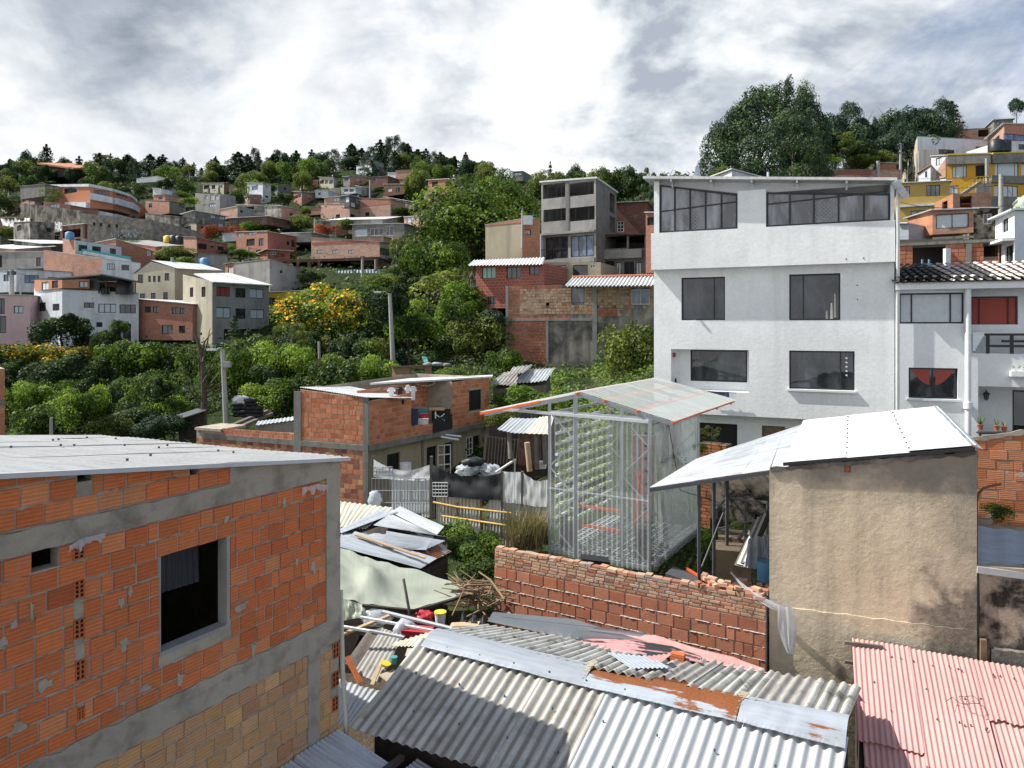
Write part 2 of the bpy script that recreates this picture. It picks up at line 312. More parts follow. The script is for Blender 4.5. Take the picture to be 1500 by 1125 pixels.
M['cloth_blue'] = m_flat('cloth_blue',(.05,.08,.16),.8);M['cloth_tan'] = m_flat('cloth_tan',(.55,.38,.22),.8)
M['skin'] = m_flat('skin',(.42,.24,.16),.6);M['terracotta'] = m_flat('terracotta',(.48,.17,.10),.8)
M['tile_dark'] = m_flat('tile_dark',(.07,.068,.065),.8,var=.5);M['tile_pale'] = m_flat('tile_pale',(.55,.50,.45),.8,var=.3)
M['film_green'] = m_film('film_green',(.66,.72,.60),.93,.35,.12);M['film_white'] = m_film('film_white',(.80,.82,.84),.86,.4,.2)
M['poly'] = m_film('poly',(.88,.90,.90),.20,.15,.22);M['poly_roof'] = m_film('poly_roof',(.78,.82,.80),.50,.22,.35)
M['film_bag'] = m_film('film_bag',(.78,.82,.88),.8,.25,.2);M['shade_net'] = m_film('shade_net',(.035,.038,.045),.96,.6,.05)
G = lambda *a:[tuple(c) for c in a]
M['leaf_mid'] = m_leaf('leaf_mid',G((.022,.045,.010),(.085,.15,.022),(.22,.31,.050)),.36)
M['leaf_dark'] = m_leaf('leaf_dark',G((.012,.028,.009),(.040,.075,.018),(.11,.165,.035)),.26)
M['leaf_bright'] = m_leaf('leaf_bright',G((.035,.075,.012),(.115,.20,.028),(.27,.37,.065)),.38)
M['leaf_olive'] = m_leaf('leaf_olive',G((.032,.050,.013),(.11,.145,.032),(.25,.29,.075)),.34)
M['leaf_conifer'] = m_leaf('leaf_conifer',G((.009,.025,.015),(.027,.060,.034),(.075,.125,.062)),.15)
M['leaf_pine'] = m_leaf('leaf_pine',G((.012,.030,.016),(.042,.083,.040),(.12,.18,.075)),.2)
M['flower_yellow'] = m_leaf('flower_yellow',G((.62,.33,.01),(.78,.47,.02)),.2)
M['flower_red'] = m_leaf('flower_red',G((.22,.05,.025),(.32,.09,.04)),.3)
M['dry'] = m_leaf('dry',G((.16,.13,.07),(.26,.22,.13),(.34,.30,.18)),.2)
M['lettuce'] = m_leaf('lettuce',G((.30,.38,.20),(.50,.58,.34),(.68,.72,.55)),.3)
M['grass'] = m_leaf('grass',G((.09,.16,.025),(.16,.25,.04),(.24,.33,.07)),.4)
M['bark'] = m_flat('bark',(.10,.08,.06),.95,var=.5);M['bark_pale'] = m_flat('bark_pale',(.28,.25,.21),.95,var=.4)
M['branch'] = m_flat('branch',(.28,.20,.12),.95,var=.4)
def m_ground():
 m,t = newmat('earth');ob = objco(t)
 n = t.noise(ob,.12,8,.65);n2 = t.noise(ob,1.4,7,.65);n3 = t.noise(ob,9,5,.65)
 c = t.mix(t.ramp(n2,[(.35,0.0),(.65,1.0)]),(.016,.030,.009),(.040,.060,.017))
 c = t.mix(t.ramp(n,[(.52,0.0),(.66,.75)]),c,(.13,.105,.07))
 yy = t.add('ShaderNodeSeparateXYZ',{0:ob}).outputs[1]
 near = t.math('SUBTRACT',1.0,t.math('MULTIPLY',t.math('SUBTRACT',t.math('ADD',yy,t.math('MULTIPLY',n2,3.0)),19.0),.5),clamp=True)
 c = t.mix(near,c,t.mix(n2,(.045,.038,.028),(.14,.11,.08)))
 c = t.mix(1.0,c,t.ramp(n3,[(.2,.6),(.8,1.25)]),'MULTIPLY')
 finish(t,c,.95,n3,.8,.15,spec=.1);return m
M['ground'] = m_ground()
M['soil'] = m_plaster('soil',(.16,.125,.09),dirt=(.06,.05,.035),amt=.7,scale=2,bump=1.0)
M['asphalt'] = m_plaster('asphalt',(.16,.16,.155),dirt=(.08,.08,.075),amt=.4,scale=1)
# ------------------------------------------------------------------ geometry helpers
def P(px,py,Y):return Vector(((px-750)/F*Y,Y,(HOR-py)/F*Y))
def XY(px,Y):return Vector(((px-750)/F*Y,Y,0))
def Z(py,Y):return (HOR-py)/F*Y
def screws(root,pts,r=.013):
 b = MB();b.tube([(0,0,.012),(0,0,.042)],r,6);b.pieces('screw','steel_dark',root,pts)
def worldloc(o):
 v = Vector(o.location)
 while o.parent:o = o.parent;v = v+Vector(o.location)
 return v
class MB:
 """collects faces in world space; build() links them as ONE mesh object"""
 def __init__(s):s.v = [];s.f = [];s.uv = [];s.r = [];s.mi = [];s.sm = [];s.cr = (0,0,0);s.cm = 0;s.cs = False
 def face(s,pts,uv=None,rnd=None,mi=None,smooth=None):
  i = len(s.v);s.v.extend([tuple(p) for p in pts]);s.f.append(list(range(i,i+len(pts))))
  s.uv.append(uv or [(p[0]+p[1],p[2]) for p in pts]);s.r.append(rnd or s.cr);s.mi.append(s.cm if mi is None else mi);s.sm.append(s.cs if smooth is None else smooth)
 def grid(s,rows,uvs=None,rnd=None,mi=None,smooth=True,closed=False):
  """rows: list of lists of points; shared vertices so that it shades smooth"""
  n = len(rows[0]);b = len(s.v)
  for r in rows:s.v.extend([tuple(p) for p in r])
  for i in range(len(rows)-1):
   for j in range(n if closed else n-1):
    k = (j+1) % n
    s.f.append([b+i*n+j,b+i*n+k,b+(i+1)*n+k,b+(i+1)*n+j])
    if uvs:s.uv.append([uvs[i][j],uvs[i][k],uvs[i+1][k],uvs[i+1][j]])
    else:
     s.uv.append([(rows[a][c][0]+rows[a][c][1],rows[a][c][2]) for a,c in ((i,j),(i,k),(i+1,k),(i+1,j))])
    s.r.append(rnd or s.cr);s.mi.append(s.cm if mi is None else mi);s.sm.append(smooth)
 def box(s,c,size,rot=None,**k):
  """axis box centred on c, optional rotation matrix"""
  hx,hy,hz = [v/2 for v in size];c = Vector(c)
  vs = [Vector((x,y,z)) for x in (-hx,hx) for y in (-hy,hy) for z in (-hz,hz)]
  if rot is not None:vs = [rot @ v for v in vs]
  vs = [v+c for v in vs]
  for q in ((0,1,3,2),(4,6,7,5),(0,4,5,1),(2,3,7,6),(0,2,6,4),(1,5,7,3)):s.face([vs[i] for i in q],**k)
 def beam(s,a,b,w,h=None,up=Vector((0,0,1)),**k):
  a = Vector(a);b = Vector(b);h = h or w;d = (b-a)
  if d.length < 1e-6:return
  dn = d.normalized();r = dn.cross(up)
  if r.length < 1e-3:r = dn.cross(Vector((0,1,0)))
  r.normalize();u = r.cross(dn)
  q = [(-1,-1),(1,-1),(1,1),(-1,1)]
  A = [a+r*(x*w/2)+u*(y*h/2) for x,y in q];B = [b+r*(x*w/2)+u*(y*h/2) for x,y in q]
  L = d.length
  for i in range(4):
   j = (i+1) % 4;s.face([A[i],A[j],B[j],B[i]],uv=[(0,i*w),(0,i*w+w),(L,i*w+w),(L,i*w)],**k)
  s.face(A[::-1],**k);s.face(B,**k)
 def tube(s,pts,r,seg=8,cap=True,**k):
  pts = [Vector(p) for p in pts];n = len(pts)
  rr = r if isinstance(r,(list,tuple)) else [r]*n
  rows = [];ref = Vector((0,0,1))
  for i,p in enumerate(pts):
   d = (pts[min(i+1,n-1)]-pts[max(i-1,0)]).normalized()
   a = d.cross(ref)
   if a.length < .05:a = d.cross(Vector((1,0,0)))
   a.normalize();b = a.cross(d)
   rows.append([p+(a*math.cos(t)+b*math.sin(t))*rr[i] for t in [j*2*math.pi/seg for j in range(seg)]])
  s.grid(rows,closed=True,**k)
  if cap:s.face(rows[0][::-1],**k);s.face(rows[-1],**k)
 def prism(s,poly,z0,z1,**k):
  """vertical prism over polygon of xy points; z0/z1 numbers or lists"""
  n = len(poly);zb = z0 if isinstance(z0,list) else [z0]*n;zt = z1 if isinstance(z1,list) else [z1]*n
  B = [Vector((p[0],p[1],z)) for p,z in zip(poly,zb)];T = [Vector((p[0],p[1],z)) for p,z in zip(poly,zt)]
  for i in range(n):
   j = (i+1) % n;L = (T[j]-T[i]).length
   s.face([B[i],B[j],T[j],T[i]],uv=[(0,B[i].z),(L,B[j].z),(L,T[j].z),(0,T[i].z)],**k)
  s.face(T,uv=[(p.x,p.y) for p in T],**k);s.face(B[::-1],uv=[(p.x,p.y) for p in B[::-1]],**k)
 def pieces(s,name,mat,parent,pts,n=0):
  """one small shape (already in s, centred on the origin) repeated as separate parts"""
  o = s.build(name,mat,origin=(0,0,0));me = o.data;bpy.data.objects.remove(o);w = worldloc(parent)
  for p in pts:
   q = bpy.data.objects.new(name,me);COL.objects.link(q);q.parent = parent;q.location = Vector(p)-w
 def build(s,name,mat,parent=None,origin=None):
  if not s.v:return None
  if parent is not None:o0 = worldloc(parent)
  elif origin is not None:o0 = Vector(origin)
  else:
   xs = [v[0] for v in s.v];ys = [v[1] for v in s.v]
   o0 = Vector(((min(xs)+max(xs))/2,(min(ys)+max(ys))/2,min(v[2] for v in s.v)))
  me = bpy.data.meshes.new(name)
  me.from_pydata([(v[0]-o0.x,v[1]-o0.y,v[2]-o0.z) for v in s.v],[],s.f)
  uvl = me.uv_layers.new(name='UVMap');flat = []
  for u in s.uv:
   for q in u:flat.extend((q[0],q[1]))
  uvl.data.foreach_set('uv',flat)
  at = me.attributes.new('rnd','FLOAT_COLOR','CORNER');fl = []
  for f,r in zip(s.f,s.r):fl.extend((r[0],r[1],r[2],1.0)*len(f))
  at.data.foreach_set('color',fl)
  mats = mat if isinstance(mat,(list,tuple)) else [mat]
  for m in mats:me.materials.append(M[m] if isinstance(m,str) else m)
  me.polygons.foreach_set('material_index',s.mi);me.polygons.foreach_set('use_smooth',s.sm)
  me.update()
  o = bpy.data.objects.new(name,me);COL.objects.link(o)
  if parent is not None:o.parent = parent
  else:o.location = o0
  return o
def tag(o,label=None,cat=None,group=None,kind=None):
 if label:o['label'] = label
 if cat:o['category'] = cat
 if group:o['group'] = group
 if kind:o['kind'] = kind
 return o
def empty(name,loc,label,cat,group=None):
 o = bpy.data.objects.new(name,None);COL.objects.link(o);o.location = Vector(loc);o.empty_display_size = .3
 return tag(o,label,cat,group)
def r3():return (random.random(),random.random(),random.random())
# ------------------------------------------------------------------ walls with real openings
class Face:
 """vertical wall plane between plan points a and b (left to right as seen from outside)"""
 def __init__(s,a,b,zt,zb):
  s.a = Vector((a[0],a[1],0));s.b = Vector((b[0],b[1],0));d = s.b-s.a;s.L = d.length;s.d = d/s.L
  s.n = Vector((s.d.y,-s.d.x,0))          # outward
  s.zt = zt;s.zb = zb                      # (left, right)
  s.holes = []
 def top(s,u):return s.zt[0]+(s.zt[1]-s.zt[0])*u/s.L
 def bot(s,u):return s.zb[0]+(s.zb[1]-s.zb[0])*u/s.L
 def pt(s,u,z,out=0.0):return s.a+s.d*u+s.n*out+Vector((0,0,z))
 def hit(s,px,py):
  rx = (px-750)/F;rz = (HOR-py)/F
  t = s.a.dot(s.n)/(rx*s.n.x+s.n.y)
  p = Vector((rx*t,t,rz*t));return (p-s.a).dot(s.d),p.z
 def rect(s,x0,y0,x1,y1):
  u0,za = s.hit(x0,y0);u1,zb = s.hit(x1,y0);um,z0 = s.hit((x0+x1)/2,y1);um,z1 = s.hit((x0+x1)/2,y0)
  return (u0,z0,u1,z1)
 def panel(s,mb,rects,depth=.12,mi=0,out=0.0):
  """wall sheet with holes and jambs"""
  H = [h for h in rects if h[2] > h[0]+.02 and h[0] < s.L and h[2] > 0]
  cuts = sorted({0.0,s.L,*[min(max(h[0],0),s.L) for h in H],*[min(max(h[2],0),s.L) for h in H]})
  for u0,u1 in zip(cuts,cuts[1:]):
   if u1-u0 < 1e-4:continue
   um = (u0+u1)/2
   hs = sorted([(h[1],h[3]) for h in H if h[0] < um < h[2]])
   z = None
   segs = [];lo = 'bot'
   for a,b in hs:segs.append((lo,a));lo = b
   segs.append((lo,'top'))
   for lo,hi in segs:
    zl0,zl1 = (s.bot(u0),s.bot(u1)) if lo == 'bot' else (lo,lo)
    zh0,zh1 = (s.top(u0),s.top(u1)) if hi == 'top' else (hi,hi)
    if zh0 <= zl0+1e-4 and zh1 <= zl1+1e-4:continue
    mb.face([s.pt(u0,zl0,out),s.pt(u1,zl1,out),s.pt(u1,zh1,out),s.pt(u0,zh0,out)],
      uv=[(u0,zl0),(u1,zl1),(u1,zh1),(u0,zh0)],mi=mi)
  for h in H:
   u0,z0,u1,z1 = max(h[0],0),h[1],min(h[2],s.L),h[3]
   c = [(u0,z0),(u1,z0),(u1,z1),(u0,z1)]
   for i in range(4):
    p,q = c[i],c[(i+1) % 4]
    mb.face([s.pt(*p,out),s.pt(*p,-depth),s.pt(*q,-depth),s.pt(*q,out)],
      uv=[p,(p[0]+.1,p[1]),(q[0]+.1,q[1]),q],mi=mi)
 def slab(s,mb,u0,z0,u1,z1,out,back=0.0,**k):
  """box lying on the wall; z may be (left, right)"""
  za = z0 if isinstance(z0,tuple) else (z0,z0);zb = z1 if isinstance(z1,tuple) else (z1,z1)
  Fp = [s.pt(u0,za[0],out),s.pt(u1,za[1],out),s.pt(u1,zb[1],out),s.pt(u0,zb[0],out)]
  Bp = [s.pt(u0,za[0],back),s.pt(u1,za[1],back),s.pt(u1,zb[1],back),s.pt(u0,zb[0],back)]
  uv = [(u0,za[0]),(u1,za[1]),(u1,zb[1]),(u0,zb[0])]
  mb.face(Fp,uv=uv,**k)
  mb.face(Bp[::-1],uv=uv[::-1],**k)
  for i in range(4):
   j = (i+1) % 4
   mb.face([Fp[j],Fp[i],Bp[i],Bp[j]],uv=[uv[j],uv[i],(uv[i][0]+.05,uv[i][1]+.05),(uv[j][0]+.05,uv[j][1]+.05)],**k)
 def joints(s,mb,u0,u1,z0,z1,bh,base,holes=(),out=.02,p=.8,mi=0,seed=1,th=.022):
  """ragged mortar squeezed out of the bed joints"""
  rg = random.Random(seed);k = math.ceil((z0-base)/bh);f1 = z1 if callable(z1) else (lambda u:z1)
  while base+k*bh < max(f1(u0),f1(u1)):
   z = base+k*bh-.007;k += 1;u = u0
   while u < u1:
    L = rg.uniform(.12,.55);e = min(u+L,u1)
    if rg.random() < p and z < f1((u+e)/2)-.03 and not any(u < h[2] and e > h[0] and h[1]-.02 < z < h[3]+.02 for h in holes):
     n = max(3,int((e-u)/.035));top = [];bot = [];cen = []
     for i in range(n+1):
      x = u+(e-u)*i/n;w = th*(.35+rg.random()*.9)*min(1,3*math.sin(math.pi*(i+.3)/(n+.6)));o = out*(.6+.6*rg.random())
      top.append(s.pt(x,z+w*.5,.008));cen.append(s.pt(x,z-.001,o));bot.append(s.pt(x,z-w*(.6+.8*(rg.random() < .12)),.008))
     mb.grid([bot,cen,top],mi=mi,smooth=False)
    u = e+rg.uniform(0,.08)
 def bricks(s,mb,u0,u1,z0,z1,bw=.33,bh=.21,gap=.014,out=.012,holes=(),base=None,jit=.003,mi=0,off=0.0,skip=0.0):
  """individual blocks; z0/z1 numbers or functions of u"""
  f0 = z0 if callable(z0) else (lambda u:z0);f1 = z1 if callable(z1) else (lambda u:z1)
  lo = min(f0(u0),f0(u1));hi = max(f1(u0),f1(u1));base = lo if base is None else base
  r = math.floor((lo-base)/bh); 
  while base+r*bh < hi:
   zb = base+r*bh;zt = zb+bh-gap
   u = u0-(bw*(.5 if r % 2 else 0)+off+random.uniform(0,.03))-bw
   while u < u1:
    w = bw*random.choice((1,1,1,1,1,.97,1.02,.5)) if random.random() < .96 else bw*.7
    a = max(u,u0);b = min(u+w-gap,u1);u += w
    if b-a < .03:continue
    if skip and random.random() < skip:continue
    ivs = [(a,b)]
    for h in holes:
     if zb < h[3]-.01 and zt > h[1]+.01:
      nv = []
      for p,q in ivs:
       if h[2] <= p or h[0] >= q:nv.append((p,q));continue
       if h[0] > p:nv.append((p,h[0]-.004))
       if h[2] < q:nv.append((h[2]+.004,q))
      ivs = nv
    for p,q in ivs:
     if q-p < .03:continue
     jz = random.uniform(-jit,jit)
     c = [(p,max(zb+jz,f0(p))),(q,max(zb+jz,f0(q))),(q,min(zt+jz,f1(q))),(p,min(zt+jz,f1(p)))]
     if c[3][1]-c[0][1] < .02 or c[2][1]-c[1][1] < .02:continue
     o = out+random.uniform(-.004,.006);tl = random.uniform(-.003,.003);ch = .006
     rn = r3()
     fr = [(c[0][0]+ch,c[0][1]+ch),(c[1][0]-ch,c[1][1]+ch),(c[2][0]-ch,c[2][1]-ch),(c[3][0]+ch,c[3][1]-ch)]
     oo = [o+tl,o-tl,o-tl,o+tl]
     Fp = [s.pt(x,z,k) for (x,z),k in zip(fr,oo)];Bp = [s.pt(x,z,-.004) for x,z in c]
     mb.face(Fp,uv=fr,rnd=rn,mi=mi)
     for i in range(4):
      j = (i+1) % 4;mb.face([Bp[i],Bp[j],Fp[j],Fp[i]],uv=[c[i],c[j],fr[j],fr[i]],rnd=rn,mi=mi)
   r += 1
def window(face,rect,parent,frame='frame_dark',pane='glass',nx=2,ny=1,depth=.1,fw=.05,name='window',mull=None,curtain=None,sill=None):
 u0,z0,u1,z1 = rect
 mb = MB();d0,d1 = -depth+.03,-depth-.02
 def bar(a,b,c,d):face.slab(mb,a,b,c,d,d0,d1)
 bar(u0,z0,u1,z0+fw);bar(u0,z1-fw,u1,z1);bar(u0,z0+fw,u0+fw,z1-fw);bar(u1-fw,z0+fw,u1,z1-fw)
 xs = mull if mull is not None else [i/nx for i in range(1,nx)]
 ed = [u0+fw]+[u0+(u1-u0)*k for k in xs]+[u1-fw]
 for k in ed[1:-1]:bar(k-fw*.4,z0+fw,k+fw*.4,z1-fw)
 for i in range(1,ny):
  z = z0+(z1-z0)*i/ny
  for a,b in zip(ed,ed[1:]):
   bar(a+(fw*.4 if a != ed[0] else 0),z-fw*.35,b-(fw*.4 if b != ed[-1] else 0),z+fw*.35)
 w = mb.build(name,frame,parent)
 pm = MB();pm.face([face.pt(u0+.01,z0+.01,-depth),face.pt(u1-.01,z0+.01,-depth),face.pt(u1-.01,z1-.01,-depth),face.pt(u0+.01,z1-.01,-depth)],
      uv=[(u0,z0),(u1,z0),(u1,z1),(u0,z1)])
 pm.build('pane',pane,w)
 if sill:
  sm = MB();face.slab(sm,u0-.06,z0-.07,u1+.06,z0-.003,.06,0);sm.build('sill',sill,w)
 return w
def corr(mb,c00,c10,c11,c01,pitch=.177,amp=.025,per=8,nv=6,sag=0.0,wave=0.0,mi=0,rnd=None,seed=0,uoff=0.0,jag=0.0):
 """corrugated sheet: c00->c10 runs across the corrugations (top edge), c00->c01 runs down them"""
 c00,c10,c11,c01 = map(Vector,(c00,c10,c11,c01))
 W_ = ((c10-c00).length+(c11-c01).length)/2;H_ = ((c01-c00).length+(c11-c10).length)/2
 nrm = (c10-c00).cross(c01-c00).normalized()
 if nrm.z < 0:nrm = -nrm
 nu = max(2,int(W_/pitch*per));rows = [];uvs = []
 rg = random.Random(seed);jg = [rg.uniform(0,jag) for _ in range(nu+1)]
 for j in range(nv+1):
  v = j/nv;row = [];uvr = []
  for i in range(nu+1):
   u = i/nu;p = (c00*(1-u)+c10*u)*(1-v)+(c01*(1-u)+c11*u)*v
   ph = u*W_/pitch*2*math.pi
   h = math.sin(ph)*amp - sag*math.sin(math.pi*v)
   if wave:h += wave*mnoise.noise(Vector((u*W_*.8+seed,v*H_*.8,seed*1.7)))
   if j == nv and jag:p = p+(c01-c00).normalized()*jg[int(u*W_/pitch) % len(jg)]
   row.append(p+nrm*h);uvr.append((u*W_+uoff+seed*pitch*17,v*H_+seed*1.3))
  rows.append(row);uvs.append(uvr)
 mb.grid(rows,uvs,rnd=rnd or (0,0,0),mi=mi)
 # thin edge at the eave so the sheet has thickness
 e = [r[:] for r in rows[-1:]][0];lo = [p-nrm*.006 for p in e];lo2 = [p-nrm*.006 for p in rows[-2]]
 mb.grid([e,lo,lo2],[[(0,0)]*len(e)]*3,rnd=rnd or (0,0,0),mi=mi,smooth=False)
# ------------------------------------------------------------------ generic building
HB = []
def bld(name,label,cols,tops,bot,mats,wins=(),back=6.0,roof='zinc_far',over=.25,roofdrop=0.0,roofth=.07,group=None,cat='house',
  frame='frame_dark',pane='glass',parapet=False,bricks=None,extra=None,backslope=0.0,zbots=None,corrg=None):
 """cols: visible plan corners [(px, Y), ...] left to right; tops: pixel row of the wall top at each corner; bot: pixel row at cols[0].
    wins: (face, x0, y0, x1, y1[, opts]) in picture rows/columns of the real wall plane."""
 HB.append((min(c[0] for c in cols),max(c[0] for c in cols),min(tops),bot))
 pl = [XY(*c) for c in cols];zt = [Z(t,c[1]) for t,c in zip(tops,cols)]
 zb = Z(bot,cols[0][1])
 if len(pl) == 2:
  d = (pl[1]-pl[0]).normalized();n = Vector((-d.y,d.x,0))
  pl += [pl[1]+n*back,pl[0]+n*back];zt += [zt[1]+backslope,zt[0]+backslope]
 elif len(pl) == 3:
  pl.append(pl[0]+pl[2]-pl[1]);zt.append(zt[0]+zt[2]-zt[1])
 elif len(pl) >= 4:
  d = (pl[-1]-pl[0]).normalized();n = Vector((-d.y,d.x,0))
  pl += [pl[-1]+n*back,pl[0]+n*back];zt += [zt[-1],zt[0]]
 nf = len(pl);c = sum(pl,Vector())/nf
 root = empty(name,(c.x,c.y,zb),label,cat,group)
 faces = [Face(pl[i],pl[(i+1) % nf],(zt[i],zt[(i+1) % nf]),(zb,zb)) for i in range(nf)]
 nvis = len(cols)-1
 ml = mats if isinstance(mats,(list,tuple)) else [mats]*nvis
 mlist = list(dict.fromkeys(ml)); 
 per = {i:[] for i in range(nf)}
 for w in wins:
  per[w[0]].append((faces[w[0]].rect(*w[1:5]),w[5] if len(w) > 5 else {}))
 wm = MB()
 for i,f in enumerate(faces):
  mi = mlist.index(ml[i]) if i < nvis else (mlist.index(ml[-1]) if i != nf-1 else mlist.index(ml[0]))
  f.panel(wm,[h for h,_ in per[i]],mi=mi)
 cellz = [min(z) for z in [zt]][0]
 wm.face([Vector((p.x,p.y,zb)) for p in pl][::-1])
 walls = wm.build('wall',mlist,root)
 for i in per:
  for h,o in per[i]:
   if o.get('open'):continue
   k = {kk:vv for kk,vv in o.items() if kk in ('nx','ny','fw','frame','pane','mull','sill','name')}
   k.setdefault('frame',frame);k.setdefault('pane',pane)
   Yd = (faces[i].a.y+faces[i].b.y)/2;k.setdefault('fw',.05 if Yd < 60 else .07)
   window(faces[i],h,root,**k)
 # roof
 if roof:
  rm = MB();cc = c
  if parapet:
   q = [p+(cc-p).normalized()*.12 for p in pl];z = [k-.25 for k in zt]
   rm.face([Vector((p.x,p.y,k)) for p,k in zip(q,z)],uv=[(p.x,p.y) for p in q])
  else:
   q = [p-(cc-p).normalized()*over for p in pl]
   rm.prism(q,[k+.015-roofdrop for k in zt],[k+.015+roofth-roofdrop for k in zt])
  rm.build('roof',roof,root)
 if extra:extra(root,faces)
 return root,faces
# ------------------------------------------------------------------ terrain
TPX = [-400,0,200,400,550,700,850,1000,1200,1400,1800]
TROW = [
 (-30,[-9]*11),
 (14,[-9,-9,-9,-9,-9,-8.6,-8.2,-8.4,-8.8,-8.8,-8.6]),
 (17,[-9,-9,-9,-9,-8.6,-7.9,-7.3,-6.6,-6.6,-6.6,-6.6]),
 (21,[-9,-9,-9,-8.8,-8.6,-8.0,-7.2,-6.1,-5.6,-5.5,-5.5]),
 (26,[-9,-9,-8.8,-8.6,-8.3,-7.9,-6.9,-4.9,-4.8,-4.8,-4.5]),
 (34,[-8.5,-8,-8,-7.8,-8.1,-7.5,-5.2,-3.2,-2,-1,0]),
 (45,[-6.5,-6.5,-6,-5.5,-5.2,-4.4,-3.6,-1.6,2,3.2,5]),
 (56,[-5,-5,-5,-4.6,-3.6,-2.6,-3.2,0,4,5,8]),
 (66,[-4,-4.2,-4,-3.4,-1.6,.5,1,3,6,8,11]),
 (80,[-3,-2.8,-2.5,-1.6,.8,5,7,10,12,11,12]),
 (100,[0,1,3.6,5,6,12,14,17,17,15,16]),
 (140,[15,15.5,16.5,16,15,22,25,30,31,34,36]),
 (190,[31,31.5,32.5,33,33.5,36,38,39,42,50,52]),
 (250,[51,52,53,54,57,53,51,52,55,65,66]),
 (310,[52,53,54,55,58,54,52,52,56,66,66]),
 (700,[20]*11)]
def gz(x,y):
 px = 750+F*x/max(y,9.0)
 px = min(max(px,TPX[0]),TPX[-1])
 i = 0
 while i < len(TPX)-2 and px > TPX[i+1]:i += 1
 u = (px-TPX[i])/(TPX[i+1]-TPX[i]);u = u*u*(3-2*u)
 j = 0
 while j < len(TROW)-2 and y > TROW[j+1][0]:j += 1
 v = (y-TROW[j][0])/(TROW[j+1][0]-TROW[j][0]);v = min(max(v,0),1)
 a = TROW[j][1][i]*(1-u)+TROW[j][1][i+1]*u;b = TROW[j+1][1][i]*(1-u)+TROW[j+1][1][i+1]*u
 z = a*(1-v)+b*v
 if y > 30:z += .004*min(y,260)*mnoise.noise(Vector((x*.08,y*.08,3)))
 return z
def gpx(px,Y):x = (px-750)/F*Y;return Vector((x,Y,gz(x,Y)))
def terrain():
 mb = MB();ys = [];y = -30
 while y < 34:ys.append(y);y += 1.5
 while y < 700:ys.append(y);y *= 1.035
 ss = [-1.5+3.0*i/150 for i in range(151)]
 rows = [[Vector((s*(y+40),y,gz(s*(y+40),y))) for s in ss] for y in ys]
 mb.grid(rows,[[(p.x,p.y) for p in r] for r in rows])
 o = mb.build('ground','ground',origin=(0,0,0));tag(o,kind='structure')
terrain()
# ------------------------------------------------------------------ vegetation prototypes (unit size: crown 1 wide, 1 tall)
def rdir(rg):
 while True:
  v = Vector((rg.uniform(-1,1),rg.uniform(-1,1),rg.uniform(-1,1)))
  if .05 < v.length < 1:return v.normalized()
def leafq(mb,p,n,s,rg,rnd,asp=.6,mi=0):
 n = (n+rdir(rg)*.75).normalized();a = n.cross(rdir(rg))
 if a.length < .1:a = n.cross(Vector((.3,.5,.8)))
 a.normalize();b = n.cross(a);l = s*rg.uniform(.6,1.3);w = l*asp*rg.uniform(.7,1.2)
 mb.face([p-a*l,p-b*w-a*l*.1,p+a*l,p+b*w+a*l*.1],uv=[(0,0)]*4,rnd=rnd,mi=mi)
def blob_leaves(mb,c,r,n,s,rg,tone,mi=0,flower=0,fmi=1,asp=.6,top=0.0):
 c = Vector(c);r = Vector(r) if isinstance(r,(tuple,list,Vector)) else Vector((r,r,r))
 for _ in range(n):
  d = rdir(rg)
  if d.z < -.35 and rg.random() < .6:d.z = -d.z
  k = rg.uniform(.62,1.0)**.6 * (1+.16*mnoise.noise(d*2.3+c*5))
  p = c+Vector((d.x*r.x,d.y*r.y,d.z*r.z))*k
  t = min(1,max(0,tone+rg.uniform(-.22,.22)))
  if flower and d.z > -.2 and rg.random() < flower*(1.5 if mnoise.noise(p*7) > 0 else .25):
   leafq(mb,p+d*s*.5,d,s*.9,rg,(rg.random(),rg.random(),0),.8,fmi)
  else:leafq(mb,p,d,s,rg,(t,rg.random(),0),asp,mi)
def trunk_mesh(rg,h=.6,r=.035,limbs=5,spread=.28):
 mb = MB();x,y = 0,0;pts = [];rr = []
 for i in range(6):
  t = i/5;pts.append((x,y,h*t));rr.append(r*(1-.65*t));x += rg.uniform(-.02,.02);y += rg.uniform(-.02,.02)
 mb.tube(pts,rr,7)
 for i in range(limbs):
  k = rg.randint(2,5);b = Vector(pts[k]);a = i*2*math.pi/limbs+rg.uniform(-.4,.4)
  e = b+Vector((math.cos(a)*spread,math.sin(a)*spread,rg.uniform(.12,.3)))
  m = (b+e)/2+Vector((0,0,-.02))
  mb.tube([b,m,e],[rr[k]*.6,rr[k]*.42,rr[k]*.15],5)
 return mb
PROTO = {}
def proto(kind,leafmat,fn,trunkmat='bark',trunk=None,fmat=None):
 """keeps crown and trunk mesh data for copies"""
 cm = MB();fn(cm);c = cm.build('crown',[leafmat,fmat] if fmat else leafmat,origin=(0,0,0));cd = c.data;bpy.data.objects.remove(c)
 td = None
 if trunk:t = trunk.build('trunk',trunkmat,origin=(0,0,0));td = t.data;bpy.data.objects.remove(t)
 PROTO[kind] = (cd,td)
def broad(seed,n,s,nb=16,flower=0,flat=.8,lo=.30):
 def fn(mb):
  rg = random.Random(seed)
  for i in range(nb):
   d = rdir(rg);d.z = abs(d.z)*1.0-.25;k = rg.uniform(.25,.66)
   c = Vector((d.x*.5*k*1.25,d.y*.5*k*1.25,lo+(1-lo)*(.46+d.z*.5*k*1.35)))
   r = rg.uniform(.10,.22)
   blob_leaves(mb,c,(r,r,r*flat*(1-lo)*1.3),n//nb,s,rg,rg.uniform(.12,.9),flower=flower)
  blob_leaves(mb,(0,0,lo+(1-lo)*.42),(.30,.30,.34*(1-lo)),n//6,s,rg,.1)
 return fn
